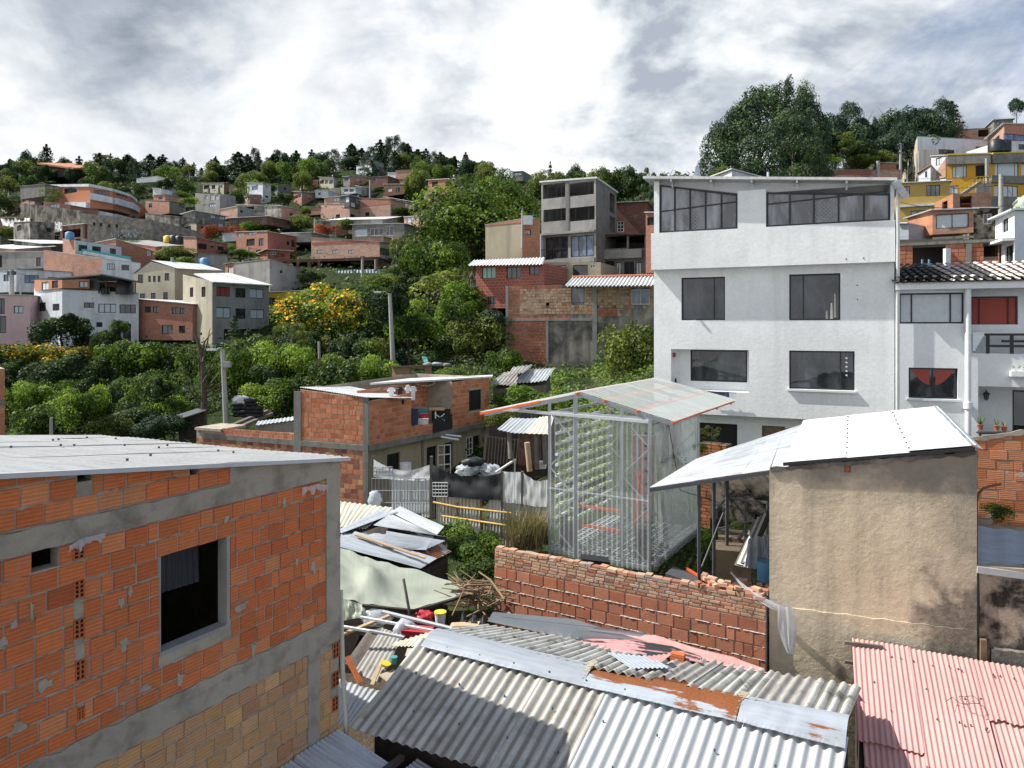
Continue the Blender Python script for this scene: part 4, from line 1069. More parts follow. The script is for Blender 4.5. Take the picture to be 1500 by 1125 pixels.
# ---------------------------------------------------------------- beige rendered house
def beige_house():
 a,b_ = XY(1127,13.05),XY(1431,12.0)
 f = Face(a,b_,(-2.60,-2.10),(-9,-9));n = f.n;L = f.L
 root = empty('house',f.pt(L/2,-9,-1.6),'windowless beige rendered house with bright white corrugated roof and rain stains','house')
 back = 3.4;A2,B2 = XY(1150,16.3),XY(1372,15.1)
 m = MB();g = f.rect(1237,675,1246,692)
 f.panel(m,[(g[0],g[1],g[2],f.top((g[0]+g[2])/2)-.01)],depth=.06)
 Face(b_,B2,(-2.10,-1.85),(-9,-9)).panel(m,[]);Face(A2,a,(-2.3,-2.60),(-9,-9)).panel(m,[]);Face(B2,A2,(-1.85,-2.3),(-9,-9)).panel(m,[])
 m.build('wall','beige_wall',root)
 m = MB();f.slab(m,g[0]+.01,g[1],g[2]-.01,f.top(g[0])-.03,-.03,-.06);m.build('exposed_brick','brick_left',root)
 # lower plinth line: slightly proud older render below the seam
 m = MB();s = [f.hit(1128,886),f.hit(1431,924)]
 rough_band(f,m,0,L-.002,-9,lambda u:s[0][1]+(s[1][1]-s[0][1])*u/L,.018,80,.03,seed=6)
 m.build('lower_render','beige_wall',root)
 # ragged mortar along the wall top
 m = MB();rough_band(f,m,.02,L-.02,lambda u:f.top(u)-.05,lambda u:f.top(u)+.03,.02,90,.05,seed=9);m.build('wall_cap','stained_grey',root)
 # roof
 fl,fr,br,bl = P(1147,682,12.95),P(1428,659,11.95),P(1371,600,15.2),P(1177,619,16.2)
 k = [0,.34,.67,1]
 for i in range(3):
  m = MB();t0,t1 = k[i],k[i+1]+.01;z = V3((0,0,.05+.008*i))
  corr(m,(bl*(1-t0)+br*t0)+z,(bl*(1-t0)+br*t0)*.0+(fl*(1-t0)+fr*t0)+z,(fl*(1-t1)+fr*t1)+z,(bl*(1-t1)+br*t1)+z,pitch=.13,amp=.014,nv=6,seed=i)
  m.build('roof_sheet','zinc_white',root)
 screws(root,[(bl*(1-t)+br*t)*(1-s)+(fl*(1-t)+fr*t)*s+V3((0,0,.05)) for t in (.35,.68) for s in [(i+.5)/9 for i in range(9)]],.014)
 m = MB()
 for i in range(5):
  t0,t1 = i/5,(i+1)/5+.02;p0 = br*(1-t0)+fr*t0;p1 = br*(1-t1)+fr*t1;w = V3((.16,.05,-.06));z = V3((0,0,.075+.004*(i % 2)))
  m.face([p0-w*.5+z,p0+w+z,p1+w+z,p1-w*.8+z],uv=[(0,0),(.3,0),(.3,.6),(0,.6)])
 m.build('edge_cap','zinc',root)
 m = MB();m.beam(fl+V3((0,0,.02)),fr+V3((0,0,.02)),.04,.05);m.build('roof_edge','frame_dark',root)
 # lean-to roof on the left, two greyer sheets
 q = [P(952,714,13.75),P(1150,685,13.0),P(1178,621,16.1),P(1019,673,16.0)]
 for i in range(3):
  m = MB();t0,t1 = i/3,(i+1)/3+.02;z = V3((0,0,.006*(i % 2)))
  e = lambda t,s:(q[0]*(1-t)+q[3]*t)*(1-s)+(q[1]*(1-t)+q[2]*t)*s+z
  corr(m,e(0,t0),e(1,t0),e(1,t1),e(0,t1),pitch=.076,amp=.010,nv=6,seed=20+i)
  m.build('lean_to_sheet',['zinc_old','zinc','zinc_old'][i],root)
 for i,j in ((0,1),(3,2)):m = MB();m.beam(q[i]+V3((0,0,-.05)),q[j]+V3((0,0,-.05)),.04,.07);m.build('beam','steel_dark',root)
 for px,y0,Y in ((1024,704,14.6),(1046,700,15.5),(1065,690,15.9)):
  m = MB();t = P(px,y0,Y);m.beam(t,(t.x,t.y,-8.2),.06);m.build('post','steel_dark',root)
 m = MB();m.tube([P(1028,830,14.7),P(1062,745,15.5)],.02,6);m.build('brace','steel_dark',root)
beige_house()
def right_edge():
 f = Face(XY(1432,12.02),XY(1640,11.4),(-4.02,-4.02),(-9,-9))
 root = empty('wall',f.pt(1,-9,-.2),'black stained rendered wall at the right edge, beside the beige house','wall')
 m = MB();q = [f.a,f.b,f.b-f.n*.3,f.a-f.n*.3];m.prism([(p.x,p.y) for p in q],-9,-4.02);m.build('render','stained',root)
 m = MB();z0 = f.hit(1432,945)[1];rough_band(f,m,.18,f.L,-9,z0,.10,30,.05,seed=3);m.build('ledge','stained_grey',root)
 m = MB();f.slab(m,.02,f.hit(0,968)[1] if 0 else Z(966,12),.11,Z(934,12),.10,0);m.build('timber_post','wood',root)
 m = MB();m.tube([f.pt(.0,-4.05,.02),f.pt(.01,-4.9,.03),f.pt(-.02,-5.5,.02),f.pt(-.06,-5.8,.02)],.016,6);m.build('cable','cloth_black',root)
 # small grey roof
 m = MB();corr(m,P(1428,771,13.1),P(1640,790,12.6),P(1640,850,11.6),P(1430,826,12.1),pitch=.40,amp=.015,nv=6,per=16)
 o = m.build('roof_sheet','zinc_grey');tag(o,'flat grey metal roof sheet below the orange brick wall at the right edge','roof sheet')
 m = MB();m.beam(P(1431,834,12.0),P(1640,862,11.5),.05,.11);o = m.build('gutter','galv');tag(o,'pale metal gutter on top of the black stained wall','gutter')
 # orange brick wall
 g = Face(XY(1420,15.3),XY(1640,14.4),(-2.42,-1.85),(-4.6,-4.6))
 root = empty('garden_wall',g.pt(1,-4.6,-.1),'stepped orange brick wall with white lime patches at the right edge','wall')
 m = MB();q = [g.a,g.b,g.b-g.n*.12,g.a-g.n*.12];m.prism([(p.x,p.y) for p in q],-6,[-2.44,-1.88,-1.88,-2.44]);m.build('core','mortar',root)
 m = MB();g.bricks(m,0,g.L,-4.2,g.top,bw=.33,bh=.212,base=-6.2,out=.015);m.build('block','brick_right',root)
 m = MB();rough_band(g,m,0,g.L,lambda u:g.top(u)-.04,lambda u:g.top(u)+.05,.03,40,.05);m.build('mortar_cap','concrete',root)
 m = MB();m.tube([P(1430,830,12.1),P(1431,760,12.2),P(1431,735,12.2),P(1434,722,12.2),P(1441,715,12.2),P(1455,711,12.2),P(1466,709,12.2)],.02,8)
 o = m.build('pipe','brick_dark');tag(o,'thin rusty curved pipe rising in front of the orange brick wall','pipe')
right_edge()
def pink_roof():
 root = empty('shed',P(1380,1080,10)+V3((0,0,-3)),'shed with a pink corrugated metal roof in the lower right corner','shed')
 v = V3((-.40,-.915,-.30));tl = PL((1247,12.5),(1500,11.6))
 ty = lambda px:937+(px-1250)*(977-937)/250
 specs = [(1248,1334,0,2.13,'sheet_pink',.024),(1330,1424,.02,2.35,'sheet_pink',.016),(1420,1512,.03,1.25,'sheet_pink2',.02),(1508,1620,.04,1.3,'sheet_pink2',.012)]
 for i,(x0,x1,s0,s1,mat,dz) in enumerate(specs):
  m = MB();z = V3((0,0,dz));a = tl.P(x0,ty(x0))+z;b = tl.P(x1,ty(x1))+z
  corr(m,a+v*s0,b+v*s0,b+v*s1,a+v*s1,pitch=.077,amp=.0115,per=10,nv=8,wave=.02,seed=i,jag=.05);m.build('roof_sheet',mat,root)
 for i,(x0,x1,s0,s1,mat) in enumerate([(1255,1345,1.95,4.2,'sheet_pink'),(1345,1440,2.1,4.2,'sheet_pink'),(1404,1500,1.15,4,'sheet_pink'),(1496,1620,1.2,4,'sheet_pink2')]):
  m = MB();z = V3((0,0,-.018-.004*i));a = tl.P(x0,ty(x0))+z;b = tl.P(x1,ty(x1))+z
  corr(m,a+v*s0,b+v*s0,b+v*s1,a+v*s1,pitch=.077,amp=.0115,per=10,nv=8,wave=.02,seed=i+9);m.build('roof_sheet',mat,root)
 rg = random.Random(6);sp = []
 for i in range(30):
  x = rg.uniform(1252,1500);s = rg.choice((.35,.95,1.5,2.6))+rg.uniform(-.04,.04);sp.append(tl.P(x,ty(x))+v*s+V3((0,0,.012)))
 screws(root,sp,.011)
 for x,y in ((1246,938),(1246,966)):
  m = MB();p = P(x,y,12.3);m.beam(p+V3((-.08,.05,-.06)),p+V3((.5,-.12,-.06)),.05,.05);m.build('purlin','wood_grey',root)
 m = MB();A = tl.P(1252,ty(1252));B = tl.P(1600,ty(1600));q = [A+v*.1,A+v*4,B+v*4,B+v*.1]
 m.prism([(p.x,p.y) for p in q],-9,[p.z-.12 for p in q]);m.build('wall','wood_dark',root)
 # torn fan sheets at the left edge
 m = MB();corr(m,P(1247,1010,11.3),P(1247,1046,10.4),P(1186,1030,10.9),P(1205,1024,11.2),pitch=.076,amp=.01,nv=5)
 o = m.build('roof_sheet','sheet_pink2');tag(o,'small torn pink corrugated piece fanned out left of the pink roof','roof sheet')
 m = MB();m.face([P(1157,999,11.6),P(1247,1005,11.2),P(1247,1002,11.5),P(1165,999,11.9)]);m.beam(P(1157,1000,11.6),P(1247,1006,11.2),.02,.03)
 o = m.build('metal_strip','sheet_pink2');tag(o,'narrow pink metal strip between the grey roof and the beige house','metal strip')
 # wire ring, leaves
 m = MB();c = P(1420,1031,10.9)
 m.tube([c+V3((math.cos(a)*.13,math.sin(a)*.13,.06+.02*math.sin(a*3))) for a in [i*.33 for i in range(20)]],.005,5)
 m.tube([P(1386,1032,10.9)+V3((0,0,.05)),P(1395,1026,11)+V3((0,0,.05)),P(1405,1034,10.9)+V3((0,0,.05)),P(1418,1038,10.8)+V3((0,0,.05))],.005,5)
 o = m.build('wire','wood_dark');tag(o,'thin dark loop of wire lying on the pink roof','wire')
pink_roof()
# ---------------------------------------------------------------- draped plastic
def drape():
 m = MB();pts = [(1070,838,13.5,.04),(1085,855,13.35,.07),(1105,872,13.1,.10),(1125,884,12.95,.13),(1142,891,12.85,.16),(1160,893,12.8,.14)]
 rows = []
 for i,(x,y,Yd,w) in enumerate(pts):
  p = P(x,y,Yd);rows.append([p+V3((0,-.02*math.sin(k*2.1+i),w*(k/4-.5))) for k in range(5)])
 m.grid(rows)
 hang = []
 for j in range(11):
  t = j/10;r = []
  for i in range(9):
   s = i/8;w = 1-.75*max(0,t-.45)/.55;x = 1150+ (s-.5)*30*w*(.7+.5*t)+8*t;y = 889+72*t-10*abs(s-.5)*t
   p = P(x,y,12.72);p.y += .045*math.sin(s*11+t*2)*(.3+t);r.append(p)
  hang.append(r)
 m.grid(hang)
 o = m.build('plastic_sheet','film_bag');tag(o,'torn translucent plastic sheet hanging off the corner of the red block wall','plastic sheet')
drape()
# ================================================================== MIDDLE GROUND
def greenhouse():
 fd = V3((.854,-.52,0));sd_ = V3((.524,.852,0));O = XY(805,18.2)
 G_ = lambda t,s,z:V3((O.x+fd.x*t+sd_.x*s,O.y+fd.y*t+sd_.y*s,z))
 root = empty('greenhouse',G_(1.3,2,-8),'steel framed greenhouse clad in clear corrugated plastic with orange purlins','greenhouse')
 W_,D_ = 2.69,3.76;fz = -5.66;tz = lambda t:-1.70-.235*abs(t-.87)
 posts = [(0,0),(.74,0),(1.98,0),(W_,0),(0,D_),(.9,D_),(1.9,D_),(W_,D_)]
 for t,s in posts:
  m = MB();m.beam(G_(t,s,-8.0),G_(t,s,tz(t)),.10 if t == .74 else .075);m.build('post','steel',root)
 # lattice between the paired posts, front and back
 for (t0,t1) in ((0,.74),(1.98,W_)):
  for s in (0,D_):
   m = MB();n = 5;z0,z1 = fz,-2.15
   for i in range(n):
    za = z0+(z1-z0)*i/n;zb = z0+(z1-z0)*(i+1)/n
    a,b = ((t0,t1) if i % 2 else (t1,t0));m.beam(G_(a,s,za),G_(b,s,zb),.035)
   m.build('lattice','steel',root)
 for s in (0,D_):
  for z in (fz-.03,-2.16):m = MB();m.beam(G_(0,s,z),G_(W_,s,z),.06,.08);m.build('rail','steel',root)
 m = MB();m.beam(G_(0,-.03,-4.1),G_(W_,-.03,-4.1),.03);m.build('rail','galv',root)
 for t in (0,W_):
  for z in (fz-.03,-2.2):m = MB();m.beam(G_(t,0,z),G_(t,D_,z),.05,.07);m.build('rail','steel',root)
 for z in (-4.45,-4.93):m = MB();m.beam(G_(.74,.03,z),G_(1.98,.03,z),.03,.06);m.build('orange_rail','orange_paint',root)
 m = MB();m.beam(G_(-1.35,-.06,-2.17),G_(W_,-.06,-2.22),.06,.07);m.build('front_bar','galv',root)
 # rafters and purlins
 for s in (-.0,1.9,3.8,5.3):
  m = MB();m.beam(G_(-2.0,s,tz(-2.0)+.02),G_(.87,s,tz(.87)+.02),.045,.09);m.build('rafter','steel',root)
  m = MB();m.beam(G_(.87,s,tz(.87)+.02),G_(3.25,s,tz(3.25)+.02),.045,.09);m.build('rafter','steel',root)
 for t in (-2.05,-.9,.80,1.55,2.4,3.27):
  m = MB();m.beam(G_(t,-.12,tz(t)+.07),G_(t,5.4,tz(t)+.07),.05,.045);m.build('purlin','orange_paint',root)
 m = MB();m.beam(G_(-2.05,-.14,tz(-2.05)+.06),G_(-.2,-.14,tz(-.2)+.06),.03,.05);m.build('fascia','orange_paint',root)
 for t0,t1 in ((-2.1,.87),(.87,3.32)):
  for k in range(4):
   m = MB();s0,s1 = -.1+k*1.39,-.1+(k+1)*1.39+.06;dz = .115+.006*(k % 2)
   corr(m,G_(t0,s0,tz(t0)+dz),G_(t0,s1,tz(t0)+dz),G_(t1,s1,tz(t1)+dz),G_(t1,s0,tz(t1)+dz),pitch=.13,amp=.012,nv=3,per=8,seed=k);m.build('roof_panel','poly_roof',root)
 # cladding
 def clad(t0,s0,t1,s1,k,z1=-2.15):
  m = MB();corr(m,G_(t0,s0,z1),G_(t1,s1,z1),G_(t1,s1,fz-.1),G_(t0,s0,fz-.1),pitch=.13,amp=.014,nv=2,seed=k,wave=.01);m.build('cladding_panel','poly',root)
 clad(0,-.07,1.32,-.07,1);clad(1.30,-.07,W_+.05,-.07,2)
 clad(W_+.07,0,W_+.07,1.3,3,-2.05);clad(W_+.07,1.28,W_+.07,2.6,4,-2.05);clad(W_+.07,2.58,W_+.07,D_,5,-2.05)
 clad(W_,D_+.05,0,D_+.05,6)
 # floor grating
 m = MB()
 for i in range(22):s = D_*i/21;m.beam(G_(0,s,fz),G_(W_,s,fz),.03,.03)
 for i in range(15):t = W_*i/14;m.beam(G_(t,0,fz+.02),G_(t,D_,fz+.02),.03,.03)
 m.build('floor_grating','galv',root)
 # growing tubes with small lettuces along the left side and the back
 pl = MB();rg = random.Random(5)
 for r in range(11):
  z = -2.45-r*.27
  m = MB();m.tube([G_(.12,.15,z),G_(.12,D_-.1,z+.02)],.045,8);tb = m.build('growing_tube','pvc_white',root)
  c = MB()
  for i in range(15):
   if rg.random() < .2:continue
   p = G_(.14+rg.uniform(-.02,.02),.25+i*.235+rg.uniform(-.05,.05),z+.06)
   for _ in range(9):leafq(c,p+rdir(rg)*.035,V3((0,0,1)),.055,rg,(rg.random(),rg.random(),0),.8)
  c.build('lettuce','lettuce',tb)
 m = MB();m.tube([G_(2.62,.02,-2.3),G_(2.60,.05,-3.6),G_(2.62,.03,-5.4)],.010,6);hose = m.build('hose','plastic_black',root)
 m = MB();m.tube([(-.04,0,0),(.04,0,0)],.035,8);m.pieces('valve','plastic_black',root,[G_(2.60,-.0,-2.5-.30*i) for i in range(10)])
 m = MB();m.tube([G_(2.74,.1,-2.3),G_(2.85,.8,-2.25),G_(2.8,1.9,-4.2),G_(4.6,3.4,-5.0)],.010,6);m.build('cable','plastic_black',root)
 root2 = root
 # things standing inside
 for (t,s,h,lab) in ((.33,.35,.62,'black plastic water barrel behind the front left corner of the greenhouse'),(2.35,.45,.75,'black plastic water barrel behind the front right corner of the greenhouse')):
  m = MB();c = G_(t,s,fz+.03);prof = [(.17,0),(.19,.05),(.185,.3),(.195,.33),(.185,.36),(.19,h-.05),(.17,h)]
  m.grid([[c+V3((math.cos(a)*r,math.sin(a)*r,z)) for a in [k*math.pi/12 for k in range(24)]] for r,z in prof],closed=True)
  m.face([c+V3((math.cos(k*math.pi/12)*.17,math.sin(k*math.pi/12)*.17,h)) for k in range(24)])
  o = m.build('barrel','plastic_black');tag(o,lab,'barrel')
 m = MB();c = G_(1.2,3.3,fz+.03)
 for i in (0,1):m.beam(G_(1.15+i*.35,2.9,fz),G_(1.2+i*.28,3.2,fz+1.55),.05)
 for k in range(6):z = fz+.2+k*.24;m.beam(G_(1.16,2.93+k*.05,z),G_(1.48,2.93+k*.05,z),.03)
 o = m.build('ladder','orange_paint');tag(o,'orange step ladder leaning inside the plastic greenhouse','ladder')
 # brick panel behind
 f = Face(XY(926,22.3),XY(958,22.1),(-3.35,-3.35),(-7,-7));m = MB();q = [f.a,f.b,f.b-f.n*.12,f.a-f.n*.12];m.prism([(p.x,p.y) for p in q],-7,-3.37,mi=1)
 f.bricks(m,0,f.L,-7,-3.36,mi=0);o = m.build('wall',['brick_wall','mortar']);tag(o,'narrow red brick pillar seen through the greenhouse plastic','wall')
 # orange props under the floor
 m = MB();a = G_(1.9,.3,-7.0)
 for i in range(5):m.beam(G_(1.75,.15+i*.12,-6.35-i*.05),G_(3.0,.15+i*.12,-6.45-i*.05),.05,.10)
 m.beam(G_(1.8,.1,-6.2),G_(1.6,.8,-6.75),.05);m.beam(G_(2.9,.1,-6.2),G_(3.1,.8,-6.75),.05)
 o = m.build('trestle','orange_paint');tag(o,'folded orange steel trestle under the greenhouse floor','trestle')
 m = MB();c = P(1003,842,16.3);m.beam(c+V3((-.3,.25,0)),c+V3((.35,-.15,-.12)),.55,.06);m.beam(c+V3((.12,.3,.04)),c+V3((.5,-.2,-.1)),.03,.06,mi=1)
 o = m.build('hatch',['steel_dark','orange_paint']);tag(o,'dark sheet metal hatch with an orange edge beside the greenhouse legs','hatch')
 m = MB();c = P(873,821,17);m.beam(c+V3((-.35,0,0)),c+V3((.3,0,-.08)),.4,.2);o = m.build('crate','plastic_black');tag(o,'shallow black tray on the ground under the greenhouse','tray')
greenhouse()
# ---------------------------------------------------------------- white house
def white_house():
 a,b_ = XY(958,26.0),XY(1310,22.8);zs = 3.41;zo = 2.09;zl = -3.08
 f = Face(a,b_,(2.12,2.12),(zl,zl));L = f.L;n = f.n;d = f.d
 root = empty('white_house',f.pt(L/2,-5,-4),'tall white rendered house with a glazed roof terrace and dark windows','house')
 W1 = f.rect(998,406,1062,469);W2 = f.rect(1156,401,1231,469);W3 = f.rect(983,512,1097,573);W4 = f.rect(1156,514,1252,571)
 m = MB();f.panel(m,[W1,W2,W3,W4],depth=.16)
 # recess
 u0,z0,u1,z1 = W3;w3 = f.rect(1008,512,1088,562);rb = Face(f.pt(u0,0,-.45),f.pt(u1,0,-.45),(z1,z1),(z0,z0)); 
 i3 = (w3[0]-u0,w3[1]+.04,w3[2]-u0+.1,z1-.03);rb.panel(m,[i3],depth=.1)
 for p,q in (((u0,z0),(u1,z0)),((u1,z0),(u1,z1)),((u1,z1),(u0,z1)),((u0,z1),(u0,z0))):m.face([f.pt(*p,-.159),f.pt(*p,-.45),f.pt(*q,-.45),f.pt(*q,-.159)])
 B2,A2 = b_-n*9,a-n*9
 for s,e in ((b_,B2),(B2,A2),(A2,a)):Face(s,e,(2.12,2.12),(-5,-5)).panel(m,[])
 # upper block stands .38 proud
 o = .38;ua,ub = -.02,L+.0
 g = Face(f.pt(ua,0,o),f.pt(ub,0,o),(zs,zs),(zo,zo));g.panel(m,[])
 m.face([f.pt(ua,zo,o),f.pt(ua,zo,0),f.pt(ub,zo,0),f.pt(ub,zo,o)])
 m.face([f.pt(ua,zs,o),f.pt(ub,zs,o),f.pt(ub,zs,-.1),f.pt(ua,zs,-.1)])
 rt = lambda u:5.33-(5.33-4.60)*u/L      # roof underside
 # piers
 def pier(x0,x1,yt=None,dep=.25):
  u0 = g.hit(x0,300)[0];u1 = g.hit(x1,300)[0];z = rt(u0)-.05 if yt is None else g.hit(x0,yt)[1]
  g.slab(m,u0,zs,u1,z,.0,-dep);return u0,u1
 pa = pier(958,965.5);pb = pier(1080.5,1122,280);pc = pier(1304.5,1310)
 for s,e in ((f.pt(ub,0,o),f.pt(ub,0,-9)),(f.pt(ua,0,-9),f.pt(ua,0,o))):Face(s,e,(zs,zs),(zo,zo)).panel(m,[])
 Face(f.pt(ub,0,-9),f.pt(ua,0,-9),(zs,zs),(2.1,2.1)).panel(m,[])
 m.build('wall','white',root)
 # white band behind the glazing, under the roof
 m = MB();g.slab(m,pa[1],(rt(0)-.14,rt(L*.33)-.42),pb[0],(rt(0),rt(L*.33)),-.30,-.34);g.slab(m,pb[0],rt(L*.4)-.42,pc[1],(rt(L*.38),rt(L)),-.30,-.34);m.build('eaves_board','white_clean',root)
 # glazing
 def terrace(u0,u1,zt0,zt1,nb,hole=None):
  zt = lambda u:zt0+(zt1-zt0)*(u-u0)/(u1-u0);zm = lambda u:zs+(zt(u)-zs)*.50 if nb == 50 else None
  m = MB();w = .055
  for i in range(nb+1):
   u = u0+(u1-u0)*i/nb;u = min(max(u,u0+w/2),u1-w/2);g.slab(m,u-w/2,zs+.004,u+w/2,zt(u)-w,-.06,-.13)
  g.slab(m,u0,(zt(u0)-w,zt(u1)-w),u1,(zt(u0),zt(u1)),-.055,-.135);g.slab(m,u0,zs+.002,u1,zs+w,-.058,-.132)
  zmid = lambda u:zs+.78+(.12*(u-u0)/(u1-u0) if nb == 5 else 0)
  g.slab(m,u0+w,(zmid(u0)-.02,zmid(u1)+.02),u1-w,(zmid(u0)+.02,zmid(u1)+.06),-.07,-.12)
  wnd = m.build('terrace_window','frame_dark',root)
  for i in range(nb):
   ua_ = u0+(u1-u0)*i/nb+.02;ub_ = u0+(u1-u0)*(i+1)/nb-.02
   m = MB();m.face([g.pt(ua_,zs+.01,-.10),g.pt(ub_,zs+.01,-.10),g.pt(ub_,zt(ub_)-.01,-.10),g.pt(ua_,zt(ua_)-.01,-.10)]);m.build('pane','glass_grey',wnd)
  m = MB();k = u0+(u1-u0)*(2/nb);h = (u1-u0)/nb-.05    # diamond lattice in the middle pane
  for i in range(-6,8):
   for sgn in (1,-1):
    x0,z0_ = k+.04+i*.13,zs+.05;x1 = x0+sgn*.72;t0,t1 = 0,1
    lo,hi = k+.04,k+h
    def clipx(x):return (x-x0)/(x1-x0)
    ta,tb = sorted((clipx(lo),clipx(hi)));t0,t1 = max(0,ta),min(1,tb)
    if t1-t0 > .08:m.beam(g.pt(x0+(x1-x0)*t0,z0_+.70*t0,-.09),g.pt(x0+(x1-x0)*t1,z0_+.70*t1,-.09),.010)
  m.build('lattice','frame_grey',wnd)
 terrace(pa[1]+.01,pb[0]-.01,g.hit(966,270)[1],g.hit(1080,284)[1],5)
 terrace(pb[1]+.01,pc[0]-.01,g.hit(1123,281)[1],g.hit(1303,283)[1],5)
 # roof
 m = MB();q = [g.pt(-.22,0,.32),g.pt(L+.05,0,.32),f.pt(L+.05,0,-9),f.pt(-.22,0,-9)];z = [rt(-.22),rt(L),rt(L),rt(-.22)]
 m.prism([(p.x,p.y) for p in q],[k for k in z],[k+.09 for k in z]);m.build('roof','zinc_far',root)
 for px in (985,1043,1102,1168,1240):
  m = MB();u = g.hit(px,280)[0];z = rt(u);m.beam(g.pt(u,z-.05,.28),g.pt(u,z-.06,-.25),.06,.09);m.beam(g.pt(u,z-.08,.05),g.pt(u,z-.26,-.02),.05);m.build('bracket','galv',root)
 m = MB();m.beam(g.pt(L-.02,rt(L)-.05,.40),g.pt(L+.30,rt(L)-.55,.30),.34,.10);m.beam(g.pt(L+.04,rt(L)-.02,.2),f.pt(L+.04,rt(L)-.02,-6),.3,.12);m.build('gutter','zinc',root)
 m = MB();m.tube([g.pt(L+.09,rt(L)-.2,.12),g.pt(L+.09,zo,.12),f.pt(L+.09,1.7,.14),f.pt(L+.09,-5,.14)],.055,10);m.build('downpipe','pvc_white',root)
 m = MB();m.tube([g.pt(-.04,2.3,.05),g.pt(-.04,2.3,.12)],.05,8);m.build('vent','brick_pink',root)
 window(f,W1,root,nx=2,mull=[.75],depth=.12);w = window(f,W2,root,nx=2,mull=[.28],depth=.12)
 m = MB()
 for (px,y0,y1,r,mt) in ((1211,455,468,.045,0),(1218,444,468,.05,1),(1223,430,466,.04,0)):
  u,za = f.hit(px,y1);zb = f.hit(px,y0)[1];m.tube([f.pt(u,za+.02,-.07),f.pt(u,(za+zb)/2,-.07),f.pt(u,zb,-.07)],[r,r*.8,r*.5],8,mi=mt)
 o = m.build('ornament',['cream','cloth_white'],w)
 w = window(f,W4,root,nx=2,mull=[.79],depth=.12);window(rb,i3,root,nx=1,depth=.07)
 m = MB();f.slab(m,W4[0]-.05,W4[1]-.07,W4[2]+.05,W4[1]-.003,.09,0);m.build('sill','white_clean',w)
 m = MB();u,z = f.hit(1240,525);m.tube([(0,0,0),(.0,-.03,0)],.03,6);m.pieces('hanging_disc','cloth_white',w,[f.pt(u,z-.14*i,-.05) for i in range(5)])
 m = MB();u,z = f.hit(988,566);m.tube([f.pt(u,z-.12,-.2),f.pt(u,z+.28,-.2)],[.07,.03],8);o = m.build('ornament','cloth_black',root)
 m = MB();u,z = f.hit(986,517);m.tube([f.pt(u,z,-.2),f.pt(u,z-.16,-.2)],.05,8);m.build('wind_chime','cloth_red',root)
 # lower storey set back
 lo = Face(f.pt(.9,0,-.5),f.pt(L,0,-.5),(zl+.02,zl+.02),(-6,-6));m = MB();ga = lo.rect(1018,620,1080,655);gb = lo.rect(1116,624,1150,660)
 lo.panel(m,[ga,gb],depth=.15);m.face([f.pt(0,zl,0),f.pt(0,zl,-.6),f.pt(L,zl,-.6),f.pt(L,zl,0)]);Face(f.pt(0,0,-2.5),f.pt(.9,0,-.5),(zl,zl),(-6,-6)).panel(m,[])
 m.build('lower_wall','white',root)
 m = MB();lo.slab(m,ga[0],ga[1],ga[2],ga[3],-.12,-.15);m.build('garage_opening','black',root)
 m = MB();lo.slab(m,gb[0],gb[1],gb[2],gb[3],-.10,-.15);m.build('door','wood',root)
 # drill holes left in the render
 m = MB();m.tube([(0,0,0),(0,-.012,0)],.022,6);m.pieces('drill_hole','black',root,[g.pt(*g.hit(x,y),.0) for x,y in ((1239.5,379.5),(1265,378))]+[f.pt(*f.hit(x,y),.0) for x,y in ((1255.5,418),(1256,438.5))])
 # laundry rail below the recess window
 m = MB();u,z = f.hit(1068,571);m.beam(f.pt(u-.9,z-.05,.15),f.pt(u+.25,z-.10,.15),.02);r = m.build('clothes_rail','wood',None);tag(r,'short clothes rail with dark laundry below the recessed window of the white house','clothes rail')
 m = MB();rows = [[f.pt(u-.7+.09*i,z-.06-.22*j-.03*math.sin(i*1.3)*j,.15+.03*math.sin(i*1.9+j)) for i in range(9)] for j in range(2)];m.grid(rows)
 m.build('cloth','cloth_blue',r)
 # neighbour on the right: same terrace, lower
 c,e = f.pt(L+.02,0,.0),XY(1600,20.9)
 h = Face(c,e,(1.44,1.44),(-6,-6));root = empty('white_house',h.pt(2.5,-6,-3),'lower white terraced house with clay tile roof and balcony at the right','house')
 A1 = h.rect(1317,429,1412,474);A2_ = h.rect(1331,539,1403,584);A3 = h.rect(1422,420,1700,487);A4 = h.rect(1433,569,1700,640);A5 = h.rect(1425,490,1700,519)
 m = MB();h.panel(m,[A1,A2_,A3,A4,(A5[0],A5[1],A5[2],A5[3])],depth=.2)
 bk = Face(h.pt(A3[0]-.3,0,-.6),h.pt(h.L,0,-.6),(A3[3]+.2,A3[3]+.2),(A3[1]-.6,A3[1]-.6));i3 = bk.rect(1422,434,1491,491);bk.panel(m,[i3],depth=.08)
 b4 = Face(h.pt(A4[0]-.2,0,-1.3),h.pt(h.L,0,-1.3),(A4[3]+.3,A4[3]+.3),(-6,-6));i4 = b4.rect(1483,572,1530,640);b4.panel(m,[i4],depth=.08)
 m.face([h.pt(A4[0],A4[3],-.19),h.pt(h.L,A4[3],-.19),h.pt(h.L,A4[3],-1.3),h.pt(A4[0],A4[3],-1.3)])
 m.face([h.pt(A4[0],A4[3],-.19),h.pt(A4[0],A4[3],-1.3),h.pt(A4[0],-6,-1.3),h.pt(A4[0],-6,-.19)])
 m.face([h.pt(A4[0],-4.6,0),h.pt(h.L,-4.6,0),h.pt(h.L,-4.6,-1.3),h.pt(A4[0],-4.6,-1.3)])
 Face(e,e-h.n*7,(1.44,1.44),(-6,-6)).panel(m,[]);Face(e-h.n*7,c-h.n*7,(1.44,1.44),(-6,-6)).panel(m,[])
 u0,_ = h.hit(1318,520);z1 = h.hit(1318,522)[1];h.slab(m,.0,z1,A3[0]-.1,1.44,.10,0) if 0 else None
 m.build('wall','white_clean',root)
